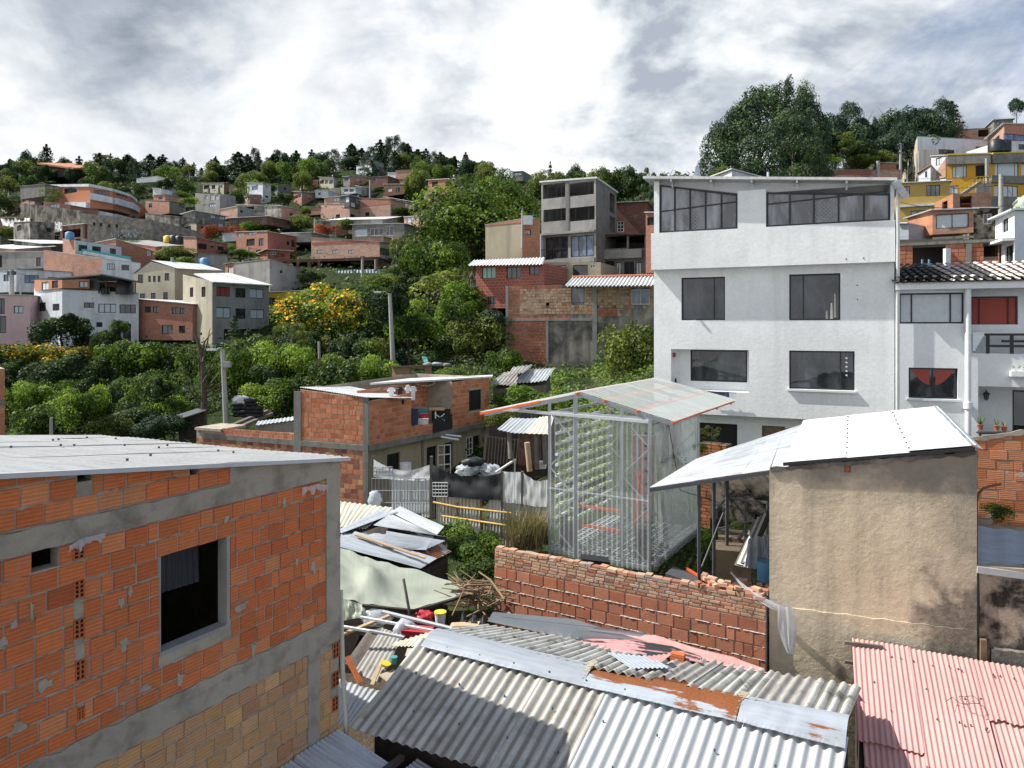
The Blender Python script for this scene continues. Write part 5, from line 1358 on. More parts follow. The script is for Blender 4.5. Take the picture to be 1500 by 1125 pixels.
 window(h,A1,root,mull=[.2,.80],pane='curtain',depth=.08);w = window(h,A2_,root,nx=2,depth=.1,sill='white_clean')
 m = MB();mid = (A2_[1]+A2_[3])/2
 for s in (0,1):
  ua = A2_[0]+.08+s*(A2_[2]-A2_[0])/2;ub = ua+(A2_[2]-A2_[0])/2-.16;rows = []
  for j in range(4):rows.append([h.pt(ua+(ub-ua)*i/8,A2_[3]-.06-.16*j*(math.sin(math.pi*(i/16+ (0 if s == 0 else .5)))),-.088) for i in range(9)])
  m.grid(rows)
 m.build('red_valance','curtain_red',w)
 window(bk,i3,root,mull=[.19,.80],pane='curtain_red',depth=.06)
 window(b4,i4,root,nx=2,depth=.06)
 # column between the two bays
 m = MB();u = h.hit(1416.5,500)[0];m.tube([h.pt(u,1.30,.14),h.pt(u,-2.4,.14),h.pt(u,-6,.14)],.085,12);m.tube([h.pt(u,-2.3,.14),h.pt(u,-2.5,.14)],.13,10);m.build('column','white_clean',root)
 m = MB();h.slab(m,0,1.20,h.L,1.43,.30,-.1) ;m.build('gutter_beam','white_clean',root)
 # curved parapet end and geometric railing
 m = MB();z0,z1 = A5[1],A5[3];ur = A5[0]
 for k in range(6):a = ur-.02;h.slab(m,a,z1-.06-.09*k,a+.30-.045*k,z1-.06-.09*(k-1)+.0,.10,-.02)
 m.build('parapet_end','white_clean',root)
 m = MB();x = ur+.35
 for uu in (0,.62,1.3):h.slab(m,x+uu,z0,x+uu+.09,z1+.02,.03,-.03)
 for zz,a,b in ((z1-.04,.0,2.2),((z0+z1)/2+.05,.5,2.2),((z0+z1)/2-.1,.1,2.2)):h.slab(m,x+a-.1,zz,x+b,zz+.07,.026,-.026)
 m.build('railing','frame_dark',root)
 bb = Face(h.pt(A5[0],0,-.5),h.pt(h.L,0,-.5),(z1+.3,z1+.3),(z0-.3,z0-.3));m = MB();bb.panel(m,[]);m.build('balcony_back','white_clean',root)
 # planter box and pots
 m = MB();u,z = h.hit(1478,545);h.slab(m,u,z-.12,u+.9,z+.04,.24,0);pb_ = m.build('planter','white_clean');tag(pb_,'white planter box with small red flowers fixed to the wall right of the column','planter')
 m = MB();rg = random.Random(3)
 for i in range(70):leafq(m,h.pt(u+rg.uniform(.02,.88),z+rg.uniform(.03,.22),.12+rg.uniform(-.08,.08)),V3((0,0,1)),.04,rg,(rg.random(),)*3,mi=0 if rg.random() < .8 else 1)
 m.build('plants',['leaf_mid','flower_red'],pb_)
 for i,(px,py,pl_,lab) in enumerate(((1436,625,.35,'big leafy potted plant on the porch bench of the lower white house'),(1460,626,.25,'middle terracotta pot with grassy leaves on the porch bench'),(1471,627,.2,'right hand small terracotta pot on the porch bench'))):
  m = MB();c = P(px,py,21.0 if i else 21.3);m.tube([c+V3((0,0,-.09)),c+V3((0,0,.05)),c+V3((0,0,.055))],[.06,.085,.09],10);o = m.build('flower_pot','terracotta');tag(o,lab,'flower pot')
  m = MB()
  for k in range(26 if i == 0 else 12):
   a = rg.uniform(0,6.28);e_ = c+V3((math.cos(a)*pl_*.5,math.sin(a)*pl_*.5,pl_*rg.uniform(.5,1.2)));s_ = V3((-math.sin(a),math.cos(a),0))*.015;m.face([c-s_+V3((0,0,.05)),c+s_+V3((0,0,.05)),e_],rnd=(rg.random(),)*3)
  m.build('leaves','leaf_mid',o)
 m = MB();m.beam(P(1432,634,21.1),P(1500,634,20.8),.25,.04);m.beam(P(1436,650,21.1),P(1436,634,21.1),.04);m.beam(P(1476,650,20.9),P(1476,634,20.9),.04);o = m.build('bench','frame_dark');tag(o,'narrow dark bench carrying flower pots on the porch','bench')
 # lantern
 m = MB();c = b4.pt(*b4.hit(1443,578),.16);m.tube([c+V3((0,0,.16)),c+V3((0,0,.10)),c+V3((0,0,.05))],[.012,.03,.11],6);m.tube([c+V3((0,0,.05)),c+V3((0,0,-.13))],[.085,.05],6,mi=1)
 for k in range(6):a = k*math.pi/3;m.beam(c+V3((math.cos(a)*.088,math.sin(a)*.088,.05)),c+V3((math.cos(a)*.052,math.sin(a)*.052,-.13)),.012)
 m.tube([c+V3((0,0,-.13)),c+V3((0,0,-.17))],[.055,.02],6);m.tube([c+V3((0,0,.12)),b4.pt(*b4.hit(1443,571),.0)],.01,5);o = m.build('lantern',['frame_dark','glass_grey']);tag(o,'black wrought lantern on the porch wall','lantern')
 # tiled roof
 def tiles(p0,p1,q1,q0,name,mat,nrow,root,seed=0,w=.24):
  """p0->p1 eave left to right, q0->q1 top; half-round tiles in rows"""
  rg = random.Random(seed);m = MB();n = max(2,int((p1-p0).length/w));nr = nrow;nrm = (p1-p0).cross(q0-p0).normalized()
  if nrm.z < 0:nrm = -nrm
  for j in range(nr):
   for i in range(n):
    for kind in (0,1):
     s = (i+(.5 if kind else 0))/n;s1 = s;t0 = j/nr;t1 = min(1,(j+1.12)/nr)
     A_ = (p0*(1-s)+p1*s)*(1-t0)+(q0*(1-s)+q1*s)*t0;B_ = (p0*(1-s)+p1*s)*(1-t1)+(q0*(1-s)+q1*s)*t1
     al = (p1-p0).normalized();r = w*.31;h_ = .055 if kind else -.01;sg = 1 if kind else -.8;A2_ = A_+nrm*.025
     rn = r3();rows = []
     for P_,rr in ((A2_,r),(B_,r*.85)):
      rows.append([P_+al*(math.cos(a)*rr)+nrm*(math.sin(a)*rr*sg*.75+h_) for a in [k*math.pi/6 for k in range(7)]])
     m.grid(rows,rnd=rn)
  return m.build(name,mat,root)
 el,er = h.pt(-.05,1.47,.38),h.pt(h.L,1.47,.38);tl,tr = h.pt(-.05,2.10,-1.9),h.pt(h.L,2.10,-1.9)
 k1 = .30;mid_e,mid_t = el.lerp(er,k1),tl.lerp(tr,k1*.72)
 tiles(el,mid_e,mid_t,tl,'tile_roof','tile_dark',6,root,1);tiles(mid_e+V3((.02,0,0)),er,tr,mid_t+V3((.02,0,0)),'tile_roof','tile_pale',6,root,2)
 m = MB();m.face([el-V3((0,0,.06)),er-V3((0,0,.06)),tr-V3((0,0,.06)),tl-V3((0,0,.06))]);m.build('roof_deck','wood_dark',root)
 global TILES;TILES = tiles
white_house()
# ---------------------------------------------------------------- middle brick house
def mid_house():
 C = XY(540,30.0);dl = V3((.921,-.389,0));dr = V3((.532,.847,0))
 Lp = lambda t:C-dl*t;Rp = lambda t:C+dr*t
 lf = Face(Lp(9.9),C,(0,0),(0,0));rf = Face(C,Rp(9.2),(0,0),(0,0))
 root = empty('brick_house',C+V3((-1,4,-8.5)),'two storey orange brick house with a laundry terrace in the middle of the picture','house')
 tl = lambda px:lf.hit(px,600)[0];tr = lambda px:rf.hit(px,600)[0]
 zslab = (-5.22,-4.98)
 u434,u437,u497 = tl(434),tl(440),tl(497);LL = lf.L
 # wall core volumes
 m = MB();nb = V3((dr.x,dr.y,0))
 def vol(p,q,depth,z0,z1a,z1b,mi=0):
  back = V3((-(q-p).normalized().y,(q-p).normalized().x,0))*depth;pl = [p,q,q+back,p+back];m.prism([(k.x,k.y) for k in pl],z0,[z1a,z1b,z1b,z1a],mi=mi)
 ztl,ztr = lf.hit(440,570)[1],lf.hit(534,583)[1]
 F1 = Face(lf.pt(u437,0),C,(ztl,ztr),(-9,-9));F1.panel(m,[])
 # low parapet running left
 zp0,zp1 = lf.hit(326,627)[1],lf.hit(434,635)[1]
 F0 = Face(lf.pt(tl(288),0),lf.pt(u437,0),(zp0-.15,zp1),(-9,-9));F0.panel(m,[])
 m.face([F0.pt(0,zp0-.15),F0.pt(F0.L,zp1),F0.pt(F0.L,zp1,-.15),F0.pt(0,zp0-.15,-.15)])
 # right face: parapet, opening, tall room
 segs = [(0,tr(602),-3.10,-2.95),(tr(602),tr(662),-4.50,-4.54),(tr(662),tr(716.5),-2.70,-2.60)]
 wr = None;zlow = -5.2
 for i,(a,b,z0,z1) in enumerate(segs):
  g = Face(rf.pt(a,0),rf.pt(b,0),(z0,z1),(zlow,zlow));hs = []
  if i == 2:wr = rf.rect(687,571,705,601);hs = [(wr[0]-a,wr[1],wr[2]-a,wr[3])]
  g.panel(m,hs,depth=.12)
 # inner wall behind the terrace, side of the room, end walls
 inn = Face(rf.pt(tr(560),0,-1.5),rf.pt(tr(700),0,-1.5),(-2.8,-2.62),(-5.2,-5.2));inn.panel(m,[])
 rs = rf.pt(tr(662),0);Face(rs-rf.n*3,rs,(-2.65,-2.65),(-5.2,-5.2)).panel(m,[])
 re_ = rf.pt(tr(716.5),0);Face(re_,re_-rf.n*5,(-2.6,-2.6),(-9,-9)).panel(m,[]);Face(re_-rf.n*5,lf.pt(u437,0),(-2.6,ztl),(-9,-9)).panel(m,[])
 m.face([lf.pt(u437,-5.0,0),C+V3((0,0,-5.0)),re_+V3((0,0,-5.0)),re_-rf.n*5+V3((0,0,-5.0))])
 m.build('wall','mortar',root)
 # bricks
 m = MB();kw = dict(bw=.31,bh=.212,gap=.018)
 lf.bricks(m,u437+.02,LL-.28,zslab[1]+.04,lambda u:ztl+(ztr-ztl)*(u-u437)/(LL-u437)-.02,base=-5.0,**kw)
 lf.bricks(m,tl(326),u434-.06,zslab[1]-.02,lambda u:zp0+(zp1-zp0)*(u-tl(326))/(u434-tl(326)),base=-5.0,**kw)
 for i,(a,b,z0,z1) in enumerate(segs):
  fz = (lambda a,b,z0,z1:(lambda u:z0+(z1-z0)*(u-a)/(b-a)))(a,b,z0,z1)
  rf.bricks(m,a+(.04 if i == 0 else 0),b,zslab[1]+.02,fz,base=-5.0,holes=[wr] if i == 2 else (),**kw)
 inn.bricks(m,0,inn.L,-5,inn.top,base=-5,**kw)
 m.build('brickwork','brick_mid',root)
 m = MB()
 lf.bricks(m,tl(288),LL-.25,-9,lambda u:zslab[0]+(.0 if u > u434 else .0),base=-9,**kw)
 m.build('lower_brickwork','brick_mid2',root)
 m = MB()
 rough_band(lf,m,tl(300),LL,zslab[0],zslab[1],.05,60,.03,seed=11);rough_band(rf,m,0,tr(716),zslab[0],zslab[1],.05,60,.03,seed=12)
 lf.slab(m,LL-.27,-9,LL,ztr+.05,.045);lf.slab(m,u434-.10,-9,u437+.06,lf.hit(437,573)[1],.05)
 m.build('concrete_frame','concrete_dark',root)
 m = MB();lf.slab(m,tl(288),zp0-.16,tl(326),zp0-.04,.12,-1.5);m.build('ledge','concrete',root)
 # lower storey on the right: recessed plastered wall
 lo = Face(rf.pt(.3,0,-.5),rf.pt(9.1,0,-.5),(-5.1,-5.1),(-9,-9));m = MB()
 wa = lo.rect(567,664,586,690);da = lo.rect(625,654,640,690);db = lo.rect(652,648,664,686);wb = lo.rect(683,640,692,675);wc = lo.rect(693,638,703,676)
 lo.panel(m,[wa,da,db,wb,wc],depth=.15);m.build('lower_wall','tan',root)
 for xa,xb in ((617,620),(706,716)):m = MB();lo.slab(m,lo.hit(xa,650)[0],-9,lo.hit(xb,650)[0],-5.1,.05);m.build('pillar','concrete_dark',root)
 window(lo,wa,root,nx=2,pane='black',depth=.12);window(lo,wb,root,nx=2,ny=4,frame='frame_white',pane='black',depth=.02);window(lo,wc,root,nx=1,pane='black',depth=.12)
 window(lo,db,root,nx=1,pane='black',depth=.12,name='door')
 window(lo,da,root,nx=1,pane='black',depth=.12,name='door')
 # white wrought door leaf standing open
 m = MB();gl = Face(lo.pt(lo.hit(640,670)[0],0,.02),lo.pt(lo.hit(652,670)[0],0,.35),(0,0),(0,0));z0,z1 = da[1]-.3,da[3]
 for a,b in ((0,.05),(gl.L-.05,gl.L),(gl.L/2-.02,gl.L/2+.02)):gl.slab(m,a,z0+.06,b,z1-.05,.03)
 for z in (z0,z0+(z1-z0)*.33,z0+(z1-z0)*.66,z1-.05):gl.slab(m,0,z,gl.L,z+.05,.034)
 m.build('door_grille','frame_white',root)
 window(rf,wr,root,nx=2,frame='frame_dark',pane='black',depth=.06,mull=[.35])
 # roofs
 m = MB();q = [rf.pt(tr(560),-2.74,-1.6),rf.pt(tr(640),-2.45,.15),rf.pt(tr(722),-2.42,.25),re_-rf.n*3.8+V3((0,0,-2.38)),rf.pt(tr(545),-2.6,-2.5)]
 q = [P(542,561,33.4),P(640,556,34.5),P(721,551,37.6),P(722,549,41),P(600,554,39)]
 m.prism([(p.x,p.y) for p in q],[p.z-.08 for p in q],[p.z for p in q]);m.build('roof','zinc_far',root)
 m = MB();corr(m,P(438,567,31.7),P(536,582,29.9),P(606,583,31.8),P(512,566,34.5),pitch=.15,amp=.012,nv=4);m.build('terrace_roof','zinc_white',root)
 m = MB();m.beam(P(462,566,33),P(520,570,33.5),.15,.06);m.build('roof_plank','wood_pale',root)
 m = MB();m.beam(P(547,585,31),P(601,584,31.2),.08,.08);m.build('roof_beam','wood',root)
 m = MB();q0 = rf.hit(633,616);q1 = rf.hit(661,616);zt_ = rf.hit(633,614)[1]
 corr(m,rf.pt(q0[0],zt_,.06),rf.pt(q1[0],zt_+.12,.06),rf.pt(q1[0],zt_-.62,.08),rf.pt(q0[0],zt_-.66,.08),pitch=.15,amp=.015,nv=3)
 o = m.build('screen_sheet','cloth_black',None);tag(o,'striped black sheet hung on the terrace parapet of the middle brick house','sheet')
 # cable loop and white cable
 m = MB();c = P(623,559,35);m.tube([c+V3((math.cos(a)*.45,0,.16*math.sin(a)-.05)) for a in [i*.31 for i in range(21)]],.02,5);o = m.build('cable','pvc_white');tag(o,'white cable loop hanging over the upper roof edge of the middle brick house','cable')
 # clothes on the line
 m = MB();m.tube([P(562,570,31.2),P(612,568,33)],.008,5);line = m.build('clothes_line','pvc_white');tag(line,'short clothes line under the roof of the middle brick house','clothes line')
 def shirt(px,py,Yd,w,h,mat,label,sl=True):
  m = MB();W2 = w/F*Yd/2;H = h/F*Yd;c = P(px,py,Yd)
  prof = [(-.5,0),(-1,-.28),(-.78,-.40),(-.52,-.30),(-.55,-1),(.55,-1),(.52,-.30),(.78,-.40),(1,-.28),(.5,0)] if sl else [(-1,0),(-.95,-1),(.9,-1),(1,0)]
  a = [c+V3((x*W2,-.03+.03*math.sin(x*5),y*H)) for x,y in prof];b = [p+V3((0,.07,0)) for p in a]
  m.face(a);m.face(b[::-1])
  for i in range(len(a)):j = (i+1) % len(a);m.face([a[j],a[i],b[i],b[j]])
  o = m.build('shirt' if sl else 'cloth',mat);tag(o,label,'shirt' if sl else 'cloth')
 shirt(573,568,31.5,13,15,'cloth_white','leftmost white shirt on the short clothes line');shirt(586,567,32,11,14,'cloth_black','black shirt between the white ones on the clothes line')
 shirt(597,564,32.4,9,20,'cloth_white','long narrow white shirt third on the clothes line');shirt(605,566,32.7,11,20,'cloth_white','rightmost white shirt on the short clothes line')
 shirt(588,583,31.8,8,9,'cloth_black','small dark cloth hanging below the shirts',False)
 shirt(607,598,33,12,24,'cloth_blue','dark blue cloth at the left end of the laundry terrace',False);shirt(621,606,33.5,15,12,'cloth_red','dark red cloth hanging on the laundry terrace',False)
 shirt(619,613,33.4,18,9,'cloth_white','pale cloth below the red one on the laundry terrace',False);shirt(620,598,33.8,12,8,'teal','teal cloth above the red one on the laundry terrace',False)
 shirt(646,599,34.6,28,18,'cloth_black','wide black cloth at the right of the laundry terrace',False);shirt(640,597,34.3,24,4,'cloth_tan','folded tan cloth on top of the black one on the terrace',False)
 m = MB();m.beam(P(638,603,34),P(638,618,34),.06);m.beam(P(638,607,34),P(651,616,34.3),.04);m.beam(P(651,606,34.3),P(640,616,34),.04);o = m.build('drying_rack','frame_white');tag(o,'white folding drying rack on the laundry terrace','drying rack')
 m = MB();m.tube([rf.pt(tr(645),-5.25,.05),rf.pt(tr(650),-5.35,.9)],.05,8);m.build('drain_pipe','pvc_white',root);m = MB();m.tube([rf.pt(tr(652),-5.2,.05),rf.pt(tr(656),-5.25,.8)],.05,8);m.build('drain_pipe','pvc_white',root)
mid_house()
# ================================================================== YARDS
def quad(name,mat,label,cat,pts,group=None,pitch=.076,amp=.010,**k):
 m = MB();corr(m,*pts,pitch=pitch,amp=amp,**k);o = m.build(name,mat);return tag(o,label,cat,group)
def cloth(mb,a,b,c,d,nu=26,nv=12,amp=.05,sag=.1,seed=0,fr=5):
 """a,b top left/right; d,c bottom left/right"""
 a,b,c,d = map(V3,(a,b,c,d));n = (b-a).cross(d-a).normalized();rows = [];uv = []
 for j in range(nv+1):
  t = j/nv;r = [];ur = []
  for i in range(nu+1):
   s = i/nu;p = (a*(1-s)+b*s)*(1-t)+(d*(1-s)+c*s)*t
   p.z -= sag*math.sin(math.pi*s)*(1-t*.8)
   r.append(p+n*amp*(mnoise.noise(V3((s*fr,t*2,seed)))+.5*mnoise.noise(V3((s*fr*3,t*1.2,seed+4)))));ur.append((s*(b-a).length,t*(d-a).length))
  rows.append(r);uv.append(ur)
 mb.grid(rows,uv)
def solid(name,mat,label,cat,draw,parent=None):
 m = MB();draw(m);o = m.build(name,mat,parent); 
 if parent is None:tag(o,label,cat)
 return o
def shack():
 root = empty('shed',P(575,800,18)+V3((0,0,-3)),'shack with patched grey and rusty zinc roof beside the green tarpaulin','shed')
 def sh(mat,pts,**k):m = MB();corr(m,*pts,**k);m.build('roof_sheet',mat,root)
 kw = dict(pitch=.076,amp=.011)
 sh('sheet_cream',(P(575,744,20.4),P(488,733,21.6),P(480,770,19.6),P(535,775,19.2)),pitch=.15,amp=.02,nv=5)
 sh('zinc_rust2',(P(583,750,20.1),P(565,741,20.6),P(494,776,19.0),P(500,781,18.6)),pitch=.3,amp=.01,nv=5)
 sh('zinc_old',(P(572,750,20.1),P(586,742,20.4),P(651,772,19.8),P(640,784,19.2)),nv=6,wave=.04,**kw)
 sh('zinc_old',(P(638,783,19.0),P(655,787,18.8),P(546,769,18.9),P(572,752,20.0)),nv=6,wave=.03,seed=3,**kw)
 sh('zinc',(P(636,785,19.0),P(624,806,18.0),P(497,797,17.6),P(500,780,18.9)),nv=8,wave=.04,seed=4,**kw)
 sh('zinc',(P(652,793,18.8),P(624,806,18.1),P(560,800,17.7),P(566,778,18.8)),nv=8,wave=.03,seed=5,**kw)
 sh('zinc_rust',(P(662,808,18.6),P(634,792,19.0),P(590,808,17.9),P(618,831,17.2)),nv=6,seed=6,wave=.02,**kw)
 sh('zinc',(P(616,833,17.1),P(640,818,17.8),P(520,778,18.4),P(495,800,17.2)),nv=6,seed=7,wave=.03,**kw)
 m = MB();m.beam(P(521,789,18.0)+V3((0,0,.1)),P(623,823,17.4)+V3((0,0,.1)),.11,.03);m.build('loose_plank','wood_pale',root)
 m = MB();a,b,c,d = P(615,835,17.2),P(656,812,18.5),P(575,752,20),P(490,790,18)
 m.prism([(a.x,a.y),(b.x,b.y),(c.x,c.y),(d.x,d.y)],-9,[a.z-.08,b.z-.08,c.z-.15,d.z-.2]);m.build('wall','wood_dark',root)
 m = MB();z3 = V3((0,0,-.22));m.face([P(485,735,21.6)+z3,P(585,745,20.4)+z3,P(655,775,19.6)+z3,P(655,810,18.4)+z3,P(615,832,17.2)+z3,P(485,800,17.2)+z3]);m.build('roof_deck','wood_dark',root)
 # green tarpaulin shelter
 root = empty('tarpaulin_shelter',P(590,880,15)+V3((0,0,-3)),'pale green tarpaulin stretched over a timber frame behind the drainpipe','tarpaulin')
 m = MB();N = 34;rows = [];uv = []
 tops = [(488,797,17.0),(540,818,16.6),(610,835,16.2),(660,851,15.9),(697,867,15.6)]
 bots = [(488,872,14.4),(533,884,14.3),(600,893,14.3),(650,881,14.9),(698,868,15.5)]
 def lerp(L,s):
  k = s*(len(L)-1);i = min(int(k),len(L)-2);f = k-i;A = P(*L[i]);B = P(*L[i+1]);return A*(1-f)+B*f
 for j in range(19):
  t = j/18;r = [];ur = []
  for i in range(N+1):
   s = i/N;p = lerp(tops,s)*(1-t)+lerp(bots,s)*t
   peak = .34*math.exp(-((s-.27)**2/.006+(t-.45)**2/.05));fold = .02*math.sin(math.atan2(t-.45,(s-.27)*2)*14)*min(1,4*abs(t-.45)+6*abs(s-.27))
   sag = -.20*math.sin(math.pi*t)*math.sin(math.pi*s)
   p.z += peak+fold+sag+.03*mnoise.noise(V3((s*6,t*3,2)));r.append(p);ur.append((s*4,t*2.5))
  rows.append(r);uv.append(ur)
 m.grid(rows,uv)
 cloth(m,P(488,872,14.4),P(533,886,14.25),P(537,903,14.1),P(488,912,14.2),amp=.08,sag=0,seed=3,fr=7)
 m.build('tarpaulin','film_green',root)
 m = MB();m.beam(P(531,887,14.25),P(606,895,14.25),.07,.05);m.build('edge_batten','wood_dark',root)
 m = MB();m.beam(P(606,895,14.25),P(699,868,15.55),.07,.05);m.build('edge_batten','wood_dark',root)
 m = MB();m.tube([P(591,848,14.5),P(599,892,14.2),P(600,930,14.2)],.03,6);m.build('pole','wood_grey',root)
 # battens over the junk
 for i,(a,b,w,mat,lab) in enumerate([
  ((528,904,13.8),(650,927,13.3),.05,'pvc_white','long pale batten nearest the green tarpaulin'),((560,896,14.0),(662,921,13.6),.09,'galv','wide shiny metal batten above the red crate'),
  ((497,917,13.4),(545,925,13.2),.05,'pvc_white','short pale batten beside the drainpipe'),((542,924,13.2),(592,934,13.0),.05,'galv','short metal batten running toward the grey roof'),
  ((500,930,13.3),(570,902,13.9),.08,'wood_pale','pale wooden rafter crossing under the battens')]):
  solid('batten',mat,lab,'batten',lambda m:m.beam(P(*a),P(*b),w,.04))
 # junk
 rg = random.Random(17)
 quad('leaning_sheet','fibre_dirty','brown corrugated board leaning in the junk heap by the drainpipe','board',(P(560,920,13.6),P(590,930,13.3),P(556,1000,12.6),P(518,985,12.9)),pitch=.10,amp=.012)
 quad('leaning_sheet','wood_grey','second weathered board leaning behind the brown one in the junk heap','board',(P(538,925,13.8),P(562,918,13.8),P(530,985,13.2),P(505,972,13.3)),pitch=.3,amp=.006)
 solid('plank','brick_left','short orange brown plank standing beside the drainpipe','plank',lambda m:m.beam(P(508,962,12.9),P(528,1000,12.6),.10,.03))
 solid('plank','wood_pale','pale splintered plank low in the junk heap','plank',lambda m:m.beam(P(545,1003,12.5),P(556,975,12.8),.07,.02))
 solid('board','tan','pale square board lying in the junk heap','board',lambda m:m.beam(P(566,985,12.7),P(584,1000,12.4),.30,.02))
 solid('box','beige_side','beige cabinet standing at the left end of the grey roof','box',lambda m:m.box(P(602,955,12.6)+V3((0,0,-.25)),(.17,.3,.5)))
 solid('bucket','teal','small green bucket in the junk heap','bucket',lambda m:m.tube([P(577,972,12.9),P(577,962,12.9)],[.05,.065],12))
 solid('bucket','plastic_yellow','yellow basin in the middle of the junk heap','basin',lambda m:m.tube([P(564,975,12.8),P(565,971,12.8)],[.07,.10],12))
 solid('sack','film_bag','clear plastic sack of rubbish under the battens','sack',lambda m:blobm(m,P(552,905,14.2),(.28,.2,.16),3))
 solid('sack','film_bag','grey plastic bag next to the red crate','sack',lambda m:blobm(m,P(592,920,13.6),(.22,.2,.14),5))
 solid('chair','plastic_black','broken dark chair seat in the shadow beside the drainpipe','chair',lambda m:(m.box(P(533,945,13.9),(.3,.03,.35),Matrix.Rotation(.4,3,'Y')),m.box(P(537,958,13.7),(.35,.3,.03),Matrix.Rotation(.3,3,'Y'))))
 m = MB();c = P(645,916,14.2);m.tube([c,c+V3((0,0,.26))],[.09,.115],14);m.tube([c+V3((0,0,.25)),c+V3((0,0,.275))],[.125,.125],14,mi=1)
 o = m.build('bucket',['cloth_white','plastic_yellow']);tag(o,'white bucket with a yellow rim at the edge of the junk yard','bucket')
 solid('sack','plastic_red','red and blue bag standing left of the yellow rimmed bucket','bag',lambda m:blobm(m,P(620,906,14.3),(.20,.16,.17),7))
 solid('crate','plastic_red','low red crate under the wide metal batten','crate',lambda m:m.box(P(612,926,13.5),(.55,.3,.14),Matrix.Rotation(-.2,3,'Z')))
 solid('wood_stack','wood_pale','small stack of pale boards behind the near grey roof','boards',lambda m:[m.beam(P(660,916+i*3,13.9-i*.05),P(702,914+i*3,13.8-i*.05),.2,.03) for i in range(3)])
 solid('plastic_sheet','plastic_black','crumpled black plastic behind the near grey roof','plastic sheet',lambda m:cloth(m,P(676,903,14.6),P(715,906,14.2),P(708,914,13.7),P(672,911,14),amp=.15,sag=0,seed=9))
def blobm(m,c,r,seed,n=13,k=8):
 c = V3(c);rows = []
 for i in range(k+1):
  th = math.pi*i/k;rows.append([c+V3((math.sin(th)*math.cos(a)*r[0],math.sin(th)*math.sin(a)*r[1],math.cos(th)*r[2]))*1.0+V3((1,1,1))*0+rdir(random.Random(seed*50+i*13+j))*min(r)*.45*math.sin(th) for j,a in enumerate([q*2*math.pi/n for q in range(n)])])
 m.grid(rows,closed=True)
shack()
def branches(cx,cy,Y,w,h,n,label,seed=1,mat='branch',rad=.03,upr=.4):
 m = MB();rg = random.Random(seed)
 for i in range(n):
  p = P(cx+rg.uniform(-w/2,w/2),cy+rg.uniform(0,h/2),Y+rg.uniform(-.5,.5));a = rg.uniform(0,6.28);L = rg.uniform(.4,1.5)
  d = V3((math.cos(a),math.sin(a),rg.uniform(-.1,upr))).normalized()*L;k = rdir(rg)*.12;r = rg.uniform(.4,1)*rad
  m.tube([p-d*.5,p+k,p+d*.5],[r,r*.85,r*.5],5)
 o = m.build('branch_pile',mat);tag(o,label,'branches',kind='stuff')
branches(697,852,15.6,46,70,70,'heap of cut branches beside the left end of the red block wall',2)
def twigs(cx,cy,Y,w,hgt,n,label,seed=1,mat='dry',name='dry_shrub',cat='shrub',s=.02):
 """upright spray of thin stems"""
 m = MB();rg = random.Random(seed);W2 = w/F*Y;H = hgt/F*Y
 for i in range(n):
  b = P(cx,cy,Y)+V3((rg.uniform(-.35,.35)*W2,rg.uniform(-.3,.3)*W2,-.1));a = rg.uniform(0,6.28);e = b+V3((math.cos(a)*W2*.35,math.sin(a)*W2*.3,H*rg.uniform(.5,1.1)))
  mid = (b+e)/2+V3((0,0,H*.12));sd_ = V3((-math.sin(a),math.cos(a),0))*s
  rn = (rg.random(),rg.random(),0);m.face([b-sd_,b+sd_,mid+sd_*.7,mid-sd_*.7],rnd=rn);m.face([mid-sd_*.7,mid+sd_*.7,e],rnd=rn)
 o = m.build(name,mat);return tag(o,label,cat)
twigs(770,795,18.4,70,60,700,'dry straw coloured shrub between the sheet fence and the greenhouse',3,s=.010)
twigs(790,790,18.9,40,40,300,'low green weed clump against the left greenhouse post',4,mat='leaf_mid',s=.012)
